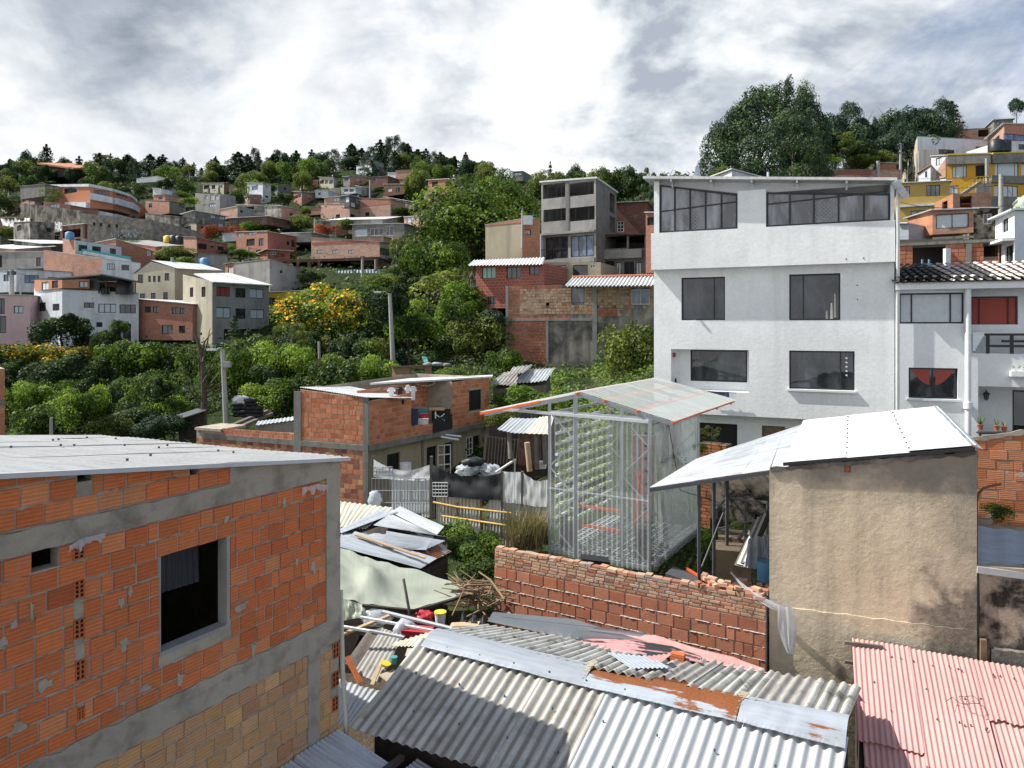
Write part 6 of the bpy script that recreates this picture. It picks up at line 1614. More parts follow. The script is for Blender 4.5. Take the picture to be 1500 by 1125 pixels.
def yard():
 # sheet fence
 fa,fb = XY(548,26.5),XY(803,22.3);f = Face(fa,fb,(0,0),(0,0));U = lambda x:f.hit(x,700)[0];Zf = lambda x,y:f.hit(x,y)[1]
 root = empty('fence',f.pt(f.L/2,-8.3),'makeshift fence of corrugated sheets, cloth and bamboo rails below the middle brick house','fence')
 posts = [(548,668,775,.07,'wood_grey'),(633,668,762,.10,'wood_grey'),(736,690,778,.07,'wood_grey'),(766,690,770,.08,'wood_grey'),(706,732,790,.06,'wood'),(671,735,775,.05,'wood_grey')]
 for x,y0,y1,w,mt in posts:m = MB();m.beam(f.pt(U(x),Zf(x,y0),.04),f.pt(U(x),Zf(x,y1)-.6,.04),w);m.build('post',mt,root)
 def cl(x0,y0,x1,y1,yb0,yb1,mat,nm,sag=.25,out=.08,seed=0,amp=.06):
  m = MB();cloth(m,f.pt(U(x0),Zf(x0,y0),out),f.pt(U(x1),Zf(x1,y1),out),f.pt(U(x1),Zf(x1,yb1),out),f.pt(U(x0),Zf(x0,yb0),out),amp=amp,sag=sag,seed=seed);m.build(nm,mat,root)
 cl(550,672,632,680,698,703,'film_white','white_cloth',.3,.10,1,.10)
 cl(636,680,736,692,722,732,'shade_net','black_netting',.28,.08,2,.10)
 cl(734,690,768,691,735,738,'film_white','pale_sheet',.02,.02,3);cl(767,691,803,702,738,742,'film_white','pale_sheet',.15,.05,4)
 for i,(x0,x1,y0,y1,mat) in enumerate([(573,632,700,752,'film_white'),(616,636,722,758,'sheet_cream'),(638,705,727,780,'fibre_old'),(715,742,733,768,'zinc_old'),(700,745,760,800,'fibre_dirty'),(742,803,738,765,'zinc_grey')]):
  m = MB();o_ = -.01-.012*i;corr(m,f.pt(U(x0),Zf(x0,y0),o_),f.pt(U(x1),Zf(x1,y0+ (x1-x0)*.06),o_),f.pt(U(x1),Zf(x1,y1),o_),f.pt(U(x0),Zf(x0,y1),o_),pitch=.13,amp=.015,nv=4,seed=i);m.build('corrugated_panel',mat,root)
 for (xa,ya,xb,yb) in ((637,735,672,742),(672,742,752,751),(650,755,745,769)):
  m = MB();m.tube([f.pt(U(xa),Zf(xa,ya),.08),f.pt(U(xb),Zf(xb,yb),.08)],.035,7);m.build('bamboo_rail','bamboo',root)
 def grid(x0,x1,y0,y1,nx,ny,mat='frame_white'):
  m = MB()
  for i in range(nx+1):x = x0+(x1-x0)*i/nx;m.beam(f.pt(U(x),Zf(x,y0),.12),f.pt(U(x),Zf(x,y1),.12),.02)
  for j in range(ny+1):y = y0+(y1-y0)*j/ny;m.beam(f.pt(U(x0),Zf(x0,y),.12),f.pt(U(x1),Zf(x1,y),.12),.02)
  m.build('wire_grid',mat,root)
 grid(637,659,706,726,5,4);grid(550,578,683,694,6,2,'frame_grey');grid(548,632,700,735,16,2,'frame_grey')
 solid('sack','film_bag','clear plastic bag hanging on the left end of the sheet fence','bag',lambda m:blobm(m,f.pt(U(556),Zf(556,730),.25),(.25,.15,.33),3))
 solid('handrail','frame_white','white handrail sloping up behind the sheet fence','handrail',lambda m:(m.beam(P(726,692,25.5),P(755,673,26.5),.06),m.beam(P(754,673,26.5),P(754,700,26.5),.05)))
 # sacks
 for i,(x,y,r,lab) in enumerate([(684,686,.30,'left pale rubbish sack heaped behind the black netting'),(700,685,.26,'middle pale rubbish sack heaped behind the black netting'),(714,687,.32,'right pale rubbish sack heaped behind the black netting')]):
  solid('sack','film_bag',lab,'sack',lambda m:blobm(m,P(x,y+2,28),(r*1.5,r,r*.75),i+20,17,11))
 solid('sack','plastic_black','black sack lying on top of the pale ones behind the netting','sack',lambda m:blobm(m,P(694,677,28),(.45,.3,.2),31))
 solid('water_tank','cloth_white','small pale tank beside the lower window of the middle brick house','tank',lambda m:m.tube([P(594,690,31),P(594,678,31)],[.25,.25],12))
 # lean-to with blue and cream sheets
 root = empty('shed',P(765,690,28),'open lean-to with blue grey and cream roof sheets left of the greenhouse','shed')
 for i,(a,b,c,d,mat) in enumerate([((748,612),(772,613),(750,634),(728,629),'zinc'),((772,613),(792,612),(771,635),(750,634),'zinc'),((790,611),(812,608),(804,636),(770,635),'sheet_cream')]):
  m = MB();corr(m,P(*a,29),P(*b,29),P(*c,26.5),P(*d,26.5),pitch=.15,amp=.015,nv=4);m.build('roof_sheet',mat,root)
 for x,y0,y1 in ((746,634,672),(785,636,688),(797,636,680)):m = MB();m.tube([P(x,y0,26.7),P(x+2,y1,26.4)],.09,7);m.build('post','wood_grey',root)
 m = MB();m.tube([P(772,648,25.5),P(776,690,25.5)],.10,7);m.build('post','wood_pale',root)
 m = MB()
 for i in range(16):x = 712+i*4.6;m.beam(P(x,638+i*.5,30.5),P(x-3,680,30.2),.11,.03)
 m.build('slat_screen','wood_dark',root)
 m = MB();m.beam(P(712,652,30.6),P(800,652,30.6),.06);m.beam(P(712,670,30.6),P(800,670,30.6),.06);m.build('slat_rail','wood_dark',root)
 m = MB();q = [P(716,640,31),P(816,640,30.5)];Face(q[0],q[1],(q[0].z+.5,q[1].z+.5),(-9,-9)).panel(m,[]);m.build('back_wall','wood_dark',root)
 solid('wardrobe','brick_dark','dark reddish cupboard inside the open lean-to','cupboard',lambda m:m.box(P(776,655,29),(.9,.5,1.4)))
 solid('bucket','cloth_white','pale bucket on the floor of the open lean-to','bucket',lambda m:m.tube([P(794,686,26.8),P(794,676,26.8)],[.15,.2],10))
 # ruin above the middle brick house, rubble
 root = empty('shed',P(600,556,44),'roofless wooden shack with junk above the middle brick house','shed')
 f2 = Face(XY(574,43),XY(632,41),(Z(537,43),Z(535,41)),(-6,-6));m = MB();f2.panel(m,[f2.rect(600,540,622,552)]);m.build('wall','wood',root)
 m = MB();m.beam(f2.pt(0,f2.zt[0],.1),f2.pt(f2.L,f2.zt[1],.1),.15,.06);m.build('roof_edge','wood_dark',root)
 for i,(x,y,r,mt,lab) in enumerate([(627,534,.22,'concrete_grey','grey sack on the rubble heap above the middle brick house'),(641,534,.26,'zinc_grey','grey sheet crumpled on the rubble heap'),(655,535,.24,'concrete_dark','grey metal scrap at the right of the rubble heap')]):
  solid('scrap',mt,lab,'scrap',lambda m:blobm(m,P(x,y,46),(r*1.5,r,r*.6),40+i,8,5))
 solid('tarpaulin','teal','small bright green tarpaulin on the rubble heap','tarpaulin',lambda m:cloth(m,P(618,522,47),P(625,523,47),P(629,531,46.5),P(621,531,46.5),amp=.12,sag=0,seed=5))
 # small rusty shack
 root = empty('shed',P(760,570,40),'tiny shack with a rusty sagging roof in the garden right of the middle brick house','shed')
 for i,(a,b,c,d,mt) in enumerate([((738,546),(775,541),(755,566),(718,562),'fibre_dirty'),((770,542),(813,538),(800,556),(752,562),'zinc_old'),((752,537),(780,533),(765,547),(745,548),'fibre_dirty')]):
  m = MB();corr(m,P(*a,42),P(*b,42),P(*c,39),P(*d,39),pitch=.20,amp=.03,nv=4,seed=i,wave=.08);m.build('roof_sheet',mt,root)
 m = MB();q = [P(722,566,39.3),P(800,560,39.3),P(806,545,41.8),P(745,550,41.8)];m.prism([(p.x,p.y) for p in q],-6.5,[p.z-.15 for p in q]);m.build('wall','wood_grey',root)
 # stairs yard between the greenhouse and the beige house
 f3 = Face(XY(1040,19.2),XY(1130,18.4),(Z(680,19.2),Z(672,18.4)),(-8,-8));m = MB();q = [f3.a,f3.b,f3.b-f3.n*.3,f3.a-f3.n*.3];m.prism([(p.x,p.y) for p in q],-8,[f3.zt[0],f3.zt[1],f3.zt[1],f3.zt[0]]);o = m.build('garden_wall','stained');tag(o,'rough pale stone wall with black stains behind the dark railing','wall')
 m = MB();R = [P(1046,748,16.2),P(1064,729,17.4),P(1092,733,17.2),P(1124,736,16.8)]
 for p,q in zip(R,R[1:]):m.beam(p,q,.05)
 for p in R+[P(1108,753,16.4),P(1108,753,16.4)]:m.beam(p,p+V3((0,0,-1.1)),.045)
 m.beam(P(1050,775,16.2),P(1124,758,16.8),.03);o = m.build('railing','steel_dark');tag(o,'dark steel railing in the small yard behind the beige house','railing')
 root = empty('steps',P(1070,830,15.8),'two chunky brown concrete steps behind the red block wall','steps')
 for (x0,x1,yt,Y0,Y1) in ((1047,1100,805,15.6,16.3),(1052,1090,786,16.3,17)):
  m = MB();zt = Z(yt,Y0);a,b,c,d = XY(x0,Y0),XY(x1,Y0-.2),XY(x1,Y1-.2),XY(x0,Y1);m.prism([(p.x,p.y) for p in (a,b,c,d)],-8,zt);m.build('step','soil',root)
 for i in range(5):
  solid('board',['wood_grey','zinc_old','wood_grey','galv','wood_dark'][i],['lowest grey board','dull metal sheet','wide grey board','pale metal strip','topmost dark board'][i]+' of the boards leaning beside the beige house','board',
    lambda m:m.beam(P(1082+i*4,830-i*2,14.9-i*.05),P(1112+i*4,762-i*3,15.6-i*.05),.22-.03*i,.04))
 solid('tarpaulin','zinc_grey','crumpled grey tarpaulin at the foot of the leaning boards','tarpaulin',lambda m:cloth(m,P(1098,790,14.6),P(1128,782,14.4),P(1128,835,14.2),P(1090,832,14.4),amp=.22,sag=0,seed=8,fr=4))
 solid('barrel','plastic_blue','pale blue drum behind the broken top of the red block wall','barrel',lambda m:m.tube([P(1122,850,14.2),P(1122,822,14.2)],[.17,.17],12))
 # potted tree and brick planter beside the white house
 m = MB();q = Face(XY(1022,21.4),XY(1064,20.9),(Z(648,21.4),Z(650,21)),(-7,-7));q.bricks(m,0,q.L,-6.5,q.zt[0],bw=.3,bh=.1);pq = [q.a,q.b,q.b-q.n*.5,q.a-q.n*.5];m.prism([(p.x,p.y) for p in pq],-7,q.zt[0]-.02,mi=1);o = m.build('planter',['brick_right','soil']);tag(o,'orange brick planter below the white house beside the greenhouse','planter')
yard()
# ---------------------------------------------------------------- middle ground pieces
def tyres():
 R = .36
 m = MB();rows = []
 for i in range(21):a = i*2*math.pi/20;rows.append([V3(((R-.11+.11*math.cos(b))*math.cos(a),(R-.11+.11*math.cos(b))*math.sin(a),.11*math.sin(b))) for b in [k*math.pi/4 for k in range(8)]])
 m.grid(rows,closed=True);o = m.build('t','tyre',origin=(0,0,0));me = o.data;bpy.data.objects.remove(o)
 rg = random.Random(2);labs = []
 for (px,n,nm) in ((348,4,'left'),(359,3,'second'),(366,5,'third'),(376,3,'right')):
  for k in range(n):
   q = bpy.data.objects.new('tyre',me);COL.objects.link(q);q.location = P(px,611,40)+V3((rg.uniform(-.05,.05),rg.uniform(-.1,.1),.12+k*.21));q.rotation_euler = (rg.uniform(-.12,.12),rg.uniform(-.12,.12),0)
   tag(q,'old black tyre, '+['lowest','second','third','fourth','fifth'][k]+' from the ground in the '+nm+' tyre stack','tyre','old tyres stacked in the garden')
 solid('sack','film_bag','pale grey plastic sheet on top of the stacked tyres','plastic sheet',lambda m:blobm(m,P(354,586,40),(.5,.3,.25),11))
tyres()
for i,(a,b) in enumerate([((300,640,36),(392,602,41)),((318,640,36),(398,606,41))]):
 solid('timber_beam','wood_grey',['upper','lower'][i]+' of two long grey beams sloping down from the tyre stacks','beam',lambda m:m.beam(P(*a),P(*b),.22,.16))
def small_sheds():
 root = empty('shed',P(400,640,37),'low grey shed with a blue ribbed roof behind the middle brick house','shed')
 m = MB();corr(m,P(378,617,37),P(432,610,37),P(434,615,35),P(374,623,35),pitch=.2,amp=.02,nv=3);m.build('roof','zinc',root)
 m = MB();f = Face(XY(374,35.2),XY(434,35.2),(Z(624,35.2),Z(616,35.2)),(-9,-9));f.panel(m,[]);m.build('wall','concrete_grey',root)
 root = empty('shed',P(278,618,40),'small dark shack under the bare tree','shed')
 m = MB();m.beam(P(262,611,40),P(296,600,41),1.2,.06);m.build('roof','steel_dark',root)
 m = MB();f = Face(XY(262,40.2),XY(296,40.6),(Z(611,40.2),Z(602,40.6)),(-8,-8));f.panel(m,[]);m.build('wall','wood_dark',root)
 f = Face(XY(-60,29),XY(7,30),(Z(540,29),Z(540,30)),(-9,-9));root = empty('brick_pillar',f.pt(f.L/2,-9),'orange brick house corner cut off by the left edge of the picture','house')
 m = MB();q = [f.a,f.b,f.b-f.n*3,f.a-f.n*3];m.prism([(p.x,p.y) for p in q],-9,Z(540,30));m.build('core','mortar',root);m = MB();f.bricks(m,0,f.L,-9,Z(541,29.5),bh=.2,bw=.3);m.build('brickwork','brick_mid',root)
 m = MB();f.slab(m,0,Z(596,29),f.L+.02,Z(590,29),.05);m.build('beam','concrete_dark',root)
small_sheds()
def pole(x0,y0,x1,y1,Y,r,label,lamp=None,box=False):
 root = empty('utility_pole',P(x1,y1,Y),label,'utility pole')
 m = MB();m.tube([P(x1,y1,Y)-V3((0,0,1)),P(x0,y0,Y)],[r,r*.65],10);m.build('shaft','pole',root)
 if lamp:
  m = MB();t = P(x0,y0,Y);e = P(lamp[0],lamp[1],Y-.6);m.tube([t-V3((0,0,.2)),t*.5+e*.5+V3((0,0,.1)),e],.03,6);m.build('lamp_arm','galv',root)
  m = MB();m.box(e+V3((-.22,-.1,0)),(.5,.22,.12));m.build('lamp_head','frame_white',root)
 if box:
  m = MB();m.box(P(x0+6,y0+22,Y-.2),(.45,.3,.3));m.build('junction_box','frame_grey',root)
 return root
pole(326,512,333,628,40,.17,'grey concrete lamp post left of the middle brick house',(317,512),True)
pole(571,430,577,536,52,.20,'tall grey pole standing right of the yellow flowering tree',(558,428))
pole(467,500,470,556,50,.12,'thin grey post in the bushes below the yellow flowering tree')
pole(75,612,76,645,32,.09,'short grey post in the shrubs just above the nearest roof')
def dead_tree():
 root = empty('bare_tree',P(297,612,41),'tall bare dark tree with lopped branches left of the lamp post','tree')
 m = MB();rg = random.Random(6)
 m.tube([P(298,640,41),P(299,580,41),P(297,530,41),P(290,500,41),P(283,480,41)],[.22,.17,.13,.09,.04],8);m.build('trunk','bark',root)
 for q in ([(299,580),(292,540),(290,505)],[(298,560),(312,535),(327,508)],[(298,575),(312,558),(326,540)],[(298,580),(314,568),(328,556)],[(298,585),(312,578),(326,566)],[(297,540),(285,520),(272,510)],[(298,590),(285,572),(274,550)],[(298,600),(280,575),(268,545)],[(297,530),(303,505),(308,480)],[(294,520),(300,500),(312,486)]):
  m = MB();m.tube([P(x,y,41+rg.uniform(-.3,.3)) for x,y in q],[.07,.05,.015],5);m.build('branch','bark',root)
dead_tree()
# ================================================================== HILLSIDE BUILDINGS
E = dict
def w(face,x0,y0,x1,y1,**k):return (face,x0,y0,x1,y1,k)
CU = dict(pane='curtain');BK = dict(pane='black');GW = dict(frame='frame_white');OP = dict(open=True)
def tank(px,py,Y,r,mat,label):
 m = MB();c = P(px,py,Y);m.tube([c,c+V3((0,0,r*1.5)),c+V3((0,0,r*1.8))],[r,r,r*.4],14);o = m.build('water_tank',mat);tag(o,label,'water tank')
def eave(r):
 m = MB();corr(m,P(694,381,62),P(798,377,59),P(795,387,56.4),P(685,389,59.4),pitch=.3,amp=.04,nv=3);m.build('roof','zinc_far',r)
def MBs(r,f,u0,z0,u1,z1,mat,out=.04,name='wall_band'):
 m = MB();f.slab(m,u0,z0,u1,z1,out);m.build(name,mat,r)
def stub(r,x,y0,y1,Y):
 m = MB();m.beam(P(x,y0+1,Y),P(x,y1,Y),.4);m.build('column','concrete_dark',r)
def bands(r,fs):
 for i,f in enumerate(fs[:4]):
  for (ya,yb) in ((269.5,272),) if i == 0 else ((268+i*6,270+i*6),):
   m = MB();f.slab(m,0,(f.zt[0]-.5,f.zt[1]-.5),f.L,(f.zt[0]+.05,f.zt[1]+.05),.25);m.build('cornice','white_old',r)
  for dz in ((-5.2,) if i == 0 else (-3.2,-6.6)):
   if i == 3 and dz == -6.6:continue
   m = MB();a = .55 if i == 0 else 0;f.slab(m,f.L*a,(f.top(f.L*a)+dz,f.zt[1]+dz),f.L,(f.top(f.L*a)+dz+1.3,f.zt[1]+dz+1.3),.9);m.build('balcony','white_old',r)
def orange_extra(r,fs):
 for f,a,b in ((fs[0],0,fs[0].L),(fs[1],0,fs[1].L)):
  MBs(r,f,a,(f.zt[0]-1.35,f.zt[1]-1.35),b,(f.zt[0]-.15,f.zt[1]-.15),'concrete_dark',.5,'fascia');MBs(r,f,a,(f.zt[0]-.14,f.zt[1]-.14),b,(f.zt[0]+.03,f.zt[1]+.03),'yellow',.55,'cornice')
 MBs(r,fs[1],0,Z(270,94),fs[1].L,Z(259.5,94),'concrete_dark',.3,'wall_band');MBs(r,fs[1],0,Z(330,94),fs[1].L,Z(289.5,94),'concrete_dark',.2,'wall_band')
 m = MB();f = fs[0];p = P(1402,276,91.5);q = P(1431,259,91.5)
 m.beam(p,q,.06);m.beam(q,P(1450,258,91.5),.06);m.beam(P(1431,266,91.5),P(1450,266,91.5),.05)
 for k in range(5):t = k/4;a = q.lerp(P(1450,258,91.5),t);m.beam(a,a+V3((0,0,-.9)),.05)
 for k in range(6):t = k/5;a = p.lerp(q,t);m.beam(a,a+V3((0,0,-.9)),.04)
 m.build('stair_rail','plastic_yellow',r)
 m = MB();m.beam(P(1404,288,91.8),P(1434,268,91.8),.9,.35);m.build('staircase','concrete_dark',r)
 MBs(r,fs[0],fs[0].L*.66,Z(330,94),fs[0].L,Z(268,94),'concrete_dark',1.0,'porch_base')
 m = MB();m.beam(P(1446,232,92),P(1446,268,92),.35);m.build('column','concrete_grey',r)
# ---- lower left group
bld('house','pink rendered house at the left edge above the yellow flowering shrubs',[(-60,80),(44,82)],[430,433],505,'pink',[w(0,-4,437,7,460),w(0,20,448,34,459,**CU),w(0,-10,463,9,488)],roof='zinc_far')
bld('house','white house with a brick upper storey and open roof canopy, left middle',[(50,86),(91,80),(203,82)],[422,424,430],510,'white_old',
 [w(0,57,443,67,456),w(0,77,445,87,455),w(1,123,443,138,451),w(1,144,445,170,458,nx=3,**CU),w(1,175,446,199,459,nx=3),w(1,141,472,150,479,**BK),w(1,180,474,192,500)],roof='concrete_grey',over=0)
bld('house','brick rooftop storey on the white house, left middle',[(50.5,85.5),(91,79.6),(131,80.4)],[410,410,409],426,'brick_orange',[w(0,61,413,71,425,**CU),w(0,76,411,85,422),w(1,116,412,129,421,**CU)],roof=None)
def canopy():
 root = empty('roof_canopy',P(150,425,80),'dark flat canopy on thin posts over the roof terrace of the white house','canopy')
 m = MB();q = [P(45,412,86),P(148,403,78.5),P(209,415,80),P(120,405,89)];m.prism([(p.x,p.y) for p in q],[p.z for p in q],[p.z+.15 for p in q]);m.build('roof','steel_dark',root)
 for x,y0,y1 in ((145,408,430),(156,410,430),(177,413,430),(198,414,430)):m = MB();m.beam(P(x,y0,80.3),P(x,y1,80.3),.12);m.build('post','frame_dark',root)
 m = MB();m.prism([(p.x,p.y) for p in (XY(131,81),XY(143,81),XY(143,83),XY(131,83))],Z(430,81),Z(408,81));m.build('stair_box','steel_dark',root)
 tank(154,431,81,.45,'plastic_black','black water tank nearest the stair box on the white house roof');tank(182,431,81,.9,'plastic_black','wide black water tank on the right of the white house roof')
canopy()
bld('house','cream three storey house with a gable end and white roof',[(196,95),(256,93),(330,99)],[402,392,396],470,['cream','tan'],
 [w(0,202,402,210,414),w(0,217,404,221,413),w(0,224,404,228,413),w(0,231,404,235,413),w(0,241,400,248,411),w(0,205,430,213,440),w(0,221,429,228,440),w(0,239,428,246,439)],roof=None)
def gable_roof():
 m = MB();a,b,c = P(194,402,95.2),P(221,382,94),P(257,393,93);d = XY(330,99)-XY(256,93);m.face([P(196,402,95),P(221,383,94),P(256,392,93)])
 o = m.build('gable_wall','cream');root = empty('roof',b,'x','x');bpy.data.objects.remove(root)
 h = [x for x in bpy.data.objects if x.get('label','').startswith('cream three storey')][0];o.parent = h;o.location = V3(o.location)-V3(h.location)
 m = MB();z = V3((0,0,.1));n = d;m.face([b+z,c+z+V3((.3,-.2,-.1)),c+n+z,b+n+z]);m.face([a+z,b+z,b+n+z,a+n+z]);r = m.build('roof','zinc_white',h)
 m = MB();m.tube([b+n*.4,b+n*.4+V3((0,0,.7))],.2,8);m.build('chimney','concrete_grey',r)
gable_roof()
bld('house','grey and beige three storey apartment house with a white metal roof',[(268,84),(311,78),(394,86)],[402,412,417],515,['beige_side','concrete_grey'],
 [w(0,278,421,283,435),w(0,295,420,301,435),w(0,293,487,296,491,**BK),w(1,317,420,337,434,pane='curtain_red',nx=3),w(1,345,422,360,436),w(1,366,423,386,437,**CU),w(1,317,450,338,466,**CU),w(1,345,452,360,467),w(1,367,453,387,467,**CU),w(1,328,482,390,497,nx=5,**BK)],roof=None)
def grey_roof():
 h = [x for x in bpy.data.objects if x.get('label','').startswith('grey and beige three')][0]
 m = MB();q = [P(284,402,83.5),P(312,414,77.5),P(400,419,86),P(336,401,92)];m.prism([(p.x,p.y) for p in q],[p.z for p in q],[p.z+.12 for p in q]);m.build('roof','zinc_white',h)
grey_roof()
bld('house','small red brick house with white roof between the white and the grey houses',[(203,83),(282,80.5)],[438,446],498,'brick_far',[w(0,212,449,222,458),w(0,224,449,232,458),w(0,252,450,261,460),w(0,263,451,271,460),w(0,237,476,253,489),w(0,262,477,271,488)],roof='zinc_white',over=.4,back=7)
bld('house','white long house with blue tinted windows at the left edge',[(-40,104),(24,99),(105,103)],[394,394,399],430,['white_old','white_old'],[w(0,5,402,14,412,pane='glass_blue'),w(1,36,403,57,415,nx=3,pane='glass_blue'),w(1,70,406,84,414,pane='glass_blue')],roof='concrete_grey')
bld('house','grey block house above the white long house at the left edge',[(-30,112),(66,108)],[370,369],396,'concrete_grey',[w(0,53,377,60,390),w(0,-5,374,3,392,**BK)],roof='zinc_far')
bld('house','tall red brick and white stepped house, upper block',[(92,108),(110,105),(178,112)],[350,352,362],388,['brick_far2','white_old'],[w(1,115,359,128,368,nx=3),w(1,135,361,148,369,nx=3),w(1,161,364,170,373)],roof='concrete_grey',over=0)
bld('house','red brick and white stepped house, lower block with green trim',[(64,106),(149,100),(206,103)],[367,379,386],416,['brick_far2','white_old'],[w(1,157,386,168,395,nx=3,**CU),w(1,178,388,189,396,nx=3)],roof='concrete_grey',over=0)
def green_band():
 h = [x for x in bpy.data.objects if 'lower block with green trim' in x.get('label','')][0]
 for (x0,y0,x1,y1,Y0,Y1,mt) in ((120,367,192,379,103.5,106,'leaf_dark'),(122,370,192,383,103,105.5,'white_old')):
  m = MB();m.beam(P(x0,y0,Y0),P(x1,y1,Y1),.9,.45);m.build('balcony_trim',mt if mt != 'leaf_dark' else 'teal',h)
green_band()
tank(102,350,106,.6,'plastic_blue','blue water tank on top of the red brick and white stepped house')
bld('house','brick house with sloping side wall behind the stepped white house',[(140,118),(170,115),(228,120)],[356,350,370],400,['brick_far2','brick_far'],[w(1,215,366,222,376,**CU)],roof='zinc_far')
bld('house','weathered grey house with tiny window at the far left',[(20,135),(44,130),(80,134)],[326,325,327],365,'stained_grey',[w(0,25,330,31,338,**BK),w(1,68,334,75,340,**BK)],roof='concrete_grey')
bld('house','brick house with tarpaulin covered roof at the far left',[(-30,150),(38,146)],[318,320],352,'brick_dark',[],roof='concrete_grey')
solid('tarpaulin','film_white','white tarpaulin thrown over a roof at the far left','tarpaulin',lambda m:cloth(m,P(3,322,146),P(44,319,145),P(44,334,141),P(3,330,142),amp=.9,sag=.3,seed=2))
solid('tarpaulin','film_white','small white tarpaulin beside the long stone wall','tarpaulin',lambda m:cloth(m,P(80,325,131),P(90,325,131),P(91,338,129),P(82,336,129),amp=.5,sag=.1,seed=4))
bld('house','open dark shed with sloping roof at the foot of the long stone wall',[(88,131),(124,128)],[332,328],352,'brick_dark',[w(0,92,336,120,348,open=True)],roof='zinc_far',over=.6)
bld('house','low house with pale metal roof above the grey block house',[(20,122),(62,120)],[352,358],372,'stained_grey',[],roof='zinc_white',over=.8,back=8,backslope=1.0)
bld('house','low shed with white roof beside the stepped brick house',[(-25,118),(22,115)],[362,366],376,'brick_pink',[],roof='zinc_white',over=.8,backslope=1.2)
def stone_wall():
 a,b,c = XY(118,128),XY(222,133),XY(300,142);root = empty('retaining_wall',(a.x,a.y,Z(352,128)),'long grey stone retaining wall with faded graffiti across the left hillside','wall')
 for (p,q,z0,z1,zb) in ((a,b,Z(312,128),Z(322,133),Z(356,128)),(b,c,Z(322,133),Z(341,142),Z(352,133))):
  f = Face(p,q,(z0,z1),(zb-3,zb-3));m = MB();pl = [p,q,q-f.n*1,p-f.n*1];m.prism([(k.x,k.y) for k in pl],zb-3,[z0,z1,z1,z0]);m.build('stonework','stone',root)
  if p is a:
   m = MB();rg = random.Random(3);x = 168
   while x < 204:
    u,z = f.hit(x,344);pts = [f.pt(u+rg.uniform(-.6,.6),z+rg.uniform(-.8,.9),.03) for _ in range(5)];m.tube(pts,.09,4);x += 3.4
   m.build('graffiti','white_old',root)
   for x,y in ((138,328),(148,329),(160,331),(171,331)):m = MB();u,z = f.hit(x,y);f.slab(m,u-.2,z-.3,u+.2,z+.3,.02);m.build('weep_hole','black',root)
 root = empty('retaining_wall',P(95,320,134),'upper grey concrete retaining wall left of the long stone wall','wall');f = Face(XY(30,150),XY(120,134),(Z(297,150),Z(309,134)),(Z(325,150),Z(335,134)));m = MB();f.panel(m,[]);pl = [f.a,f.b,f.b-f.n*1,f.a-f.n*1];m.prism([(k.x,k.y) for k in pl],Z(340,140),[f.zt[0]-.01,f.zt[1]-.01,f.zt[1]-.01,f.zt[0]-.01]);m.build('stonework','stained_grey',root)
stone_wall()
bld('apartment_building','long orange brick apartment block with curved white balcony bands',[(66,158),(132,149),(165,151),(190,157),(199,164)],[271,270,277,285,292],315,'brick_clean',
 [w(0,94,275,113,283,nx=4),w(0,92,297,104,303,nx=3),w(0,118,302,128,308),w(1,138,279,160,285,nx=4),w(1,146,290,162,296,nx=3),w(2,168,291,176,299),w(3,191,296,196,304),w(2,170,282,186,288,nx=3)],roof='concrete_grey',back=14,over=.1,
 extra=lambda r,f:bands(r,f))
bld('house','small brick house with curtained window left of the orange apartment block',[(64,146),(103,143)],[296,301],312,'brick_far',[w(0,73,299,87,307,nx=3,**CU)],roof='concrete_grey')
bld('house','grey concrete storey under the orange apartment block',[(30,156),(66,152)],[273,270],292,'concrete_dark',[],roof='concrete_grey')
bld('house','dark house with bright orange tiled roof on the ridge at the left',[(60,235),(107,230)],[241,249],262,'wood_dark',[w(0,75,248,84,255)],roof='brick_orange',over=1.2,back=10,backslope=2.5,roofth=.5)
bld('house','small flat white building among the ridge trees',[(200,215),(231,213)],[262,258],268,'white_clean',[],roof='zinc_white')
bld('house','grey three storey house with unfinished columns on top',[(286,170),(322,166),(345,172)],[283,285,287],318,'concrete_grey',[w(0,300,286,304,292,**CU),w(0,308,285,313,294,**CU),w(0,315,286,320,293,**CU),w(0,298,299,302,302,**CU),w(0,306,298,316,303,nx=3,**CU)],roof='concrete_dark',parapet=True,
 extra=lambda r,f:[stub(r,x,283,275,170) for x in (292,306,321,338)])
bld('house','brick house with grey side wall left of the grey three storey house',[(213,172),(248,166),(272,170)],[293,295,298],318,['brick_far2','concrete_dark'],[w(0,218,298,223,304),w(1,262,298,270,304)],roof='concrete_grey')
bld('house','little brick tower with white hut on the slope',[(225,178),(242,176)],[286,285],296,'brick_far2',[w(0,232,288,238,292)],roof='concrete_grey')
bld('house','tiny white rooftop hut above the brick tower',[(224,181),(236,180)],[276,277],288,'white_old',[],roof='zinc_white')
bld('house','low dark grey house with pitched roof on the left slope',[(268,152),(285,149),(330,156)],[314,309,317],336,'concrete_dark',[w(1,309,315,316,320,**CU),w(1,322,317,329,322,**CU),w(1,320,327,327,333,**CU)],roof='zinc_far',over=.6)
bld('house','pink gabled house on the slope right of the low dark house',[(323,160),(348,157),(372,162)],[307,302,308],322,['brick_pink','concrete_grey'],[w(1,352,308,356,312)],roof='zinc_far')
bld('house','long brown house with white roof line and small windows',[(335,147),(391,143)],[320,317],333,'brick_dark',[w(0,340,322,346,327),w(0,349,322,355,327),w(0,360,321,367,327),w(0,380,321,385,329)],roof='zinc_white',over=.8)
bld('house','grey stone terrace house above the dark grey low house',[(213,152),(262,148),(298,150)],[312,318,322],336,'stained_grey',[w(1,268,329,274,332)],roof='concrete_grey')
bld('house','white tin shack beside the dark red flowering shrub',[(326,138),(346,137)],[342,342],354,'white_old',[],roof='zinc_far')
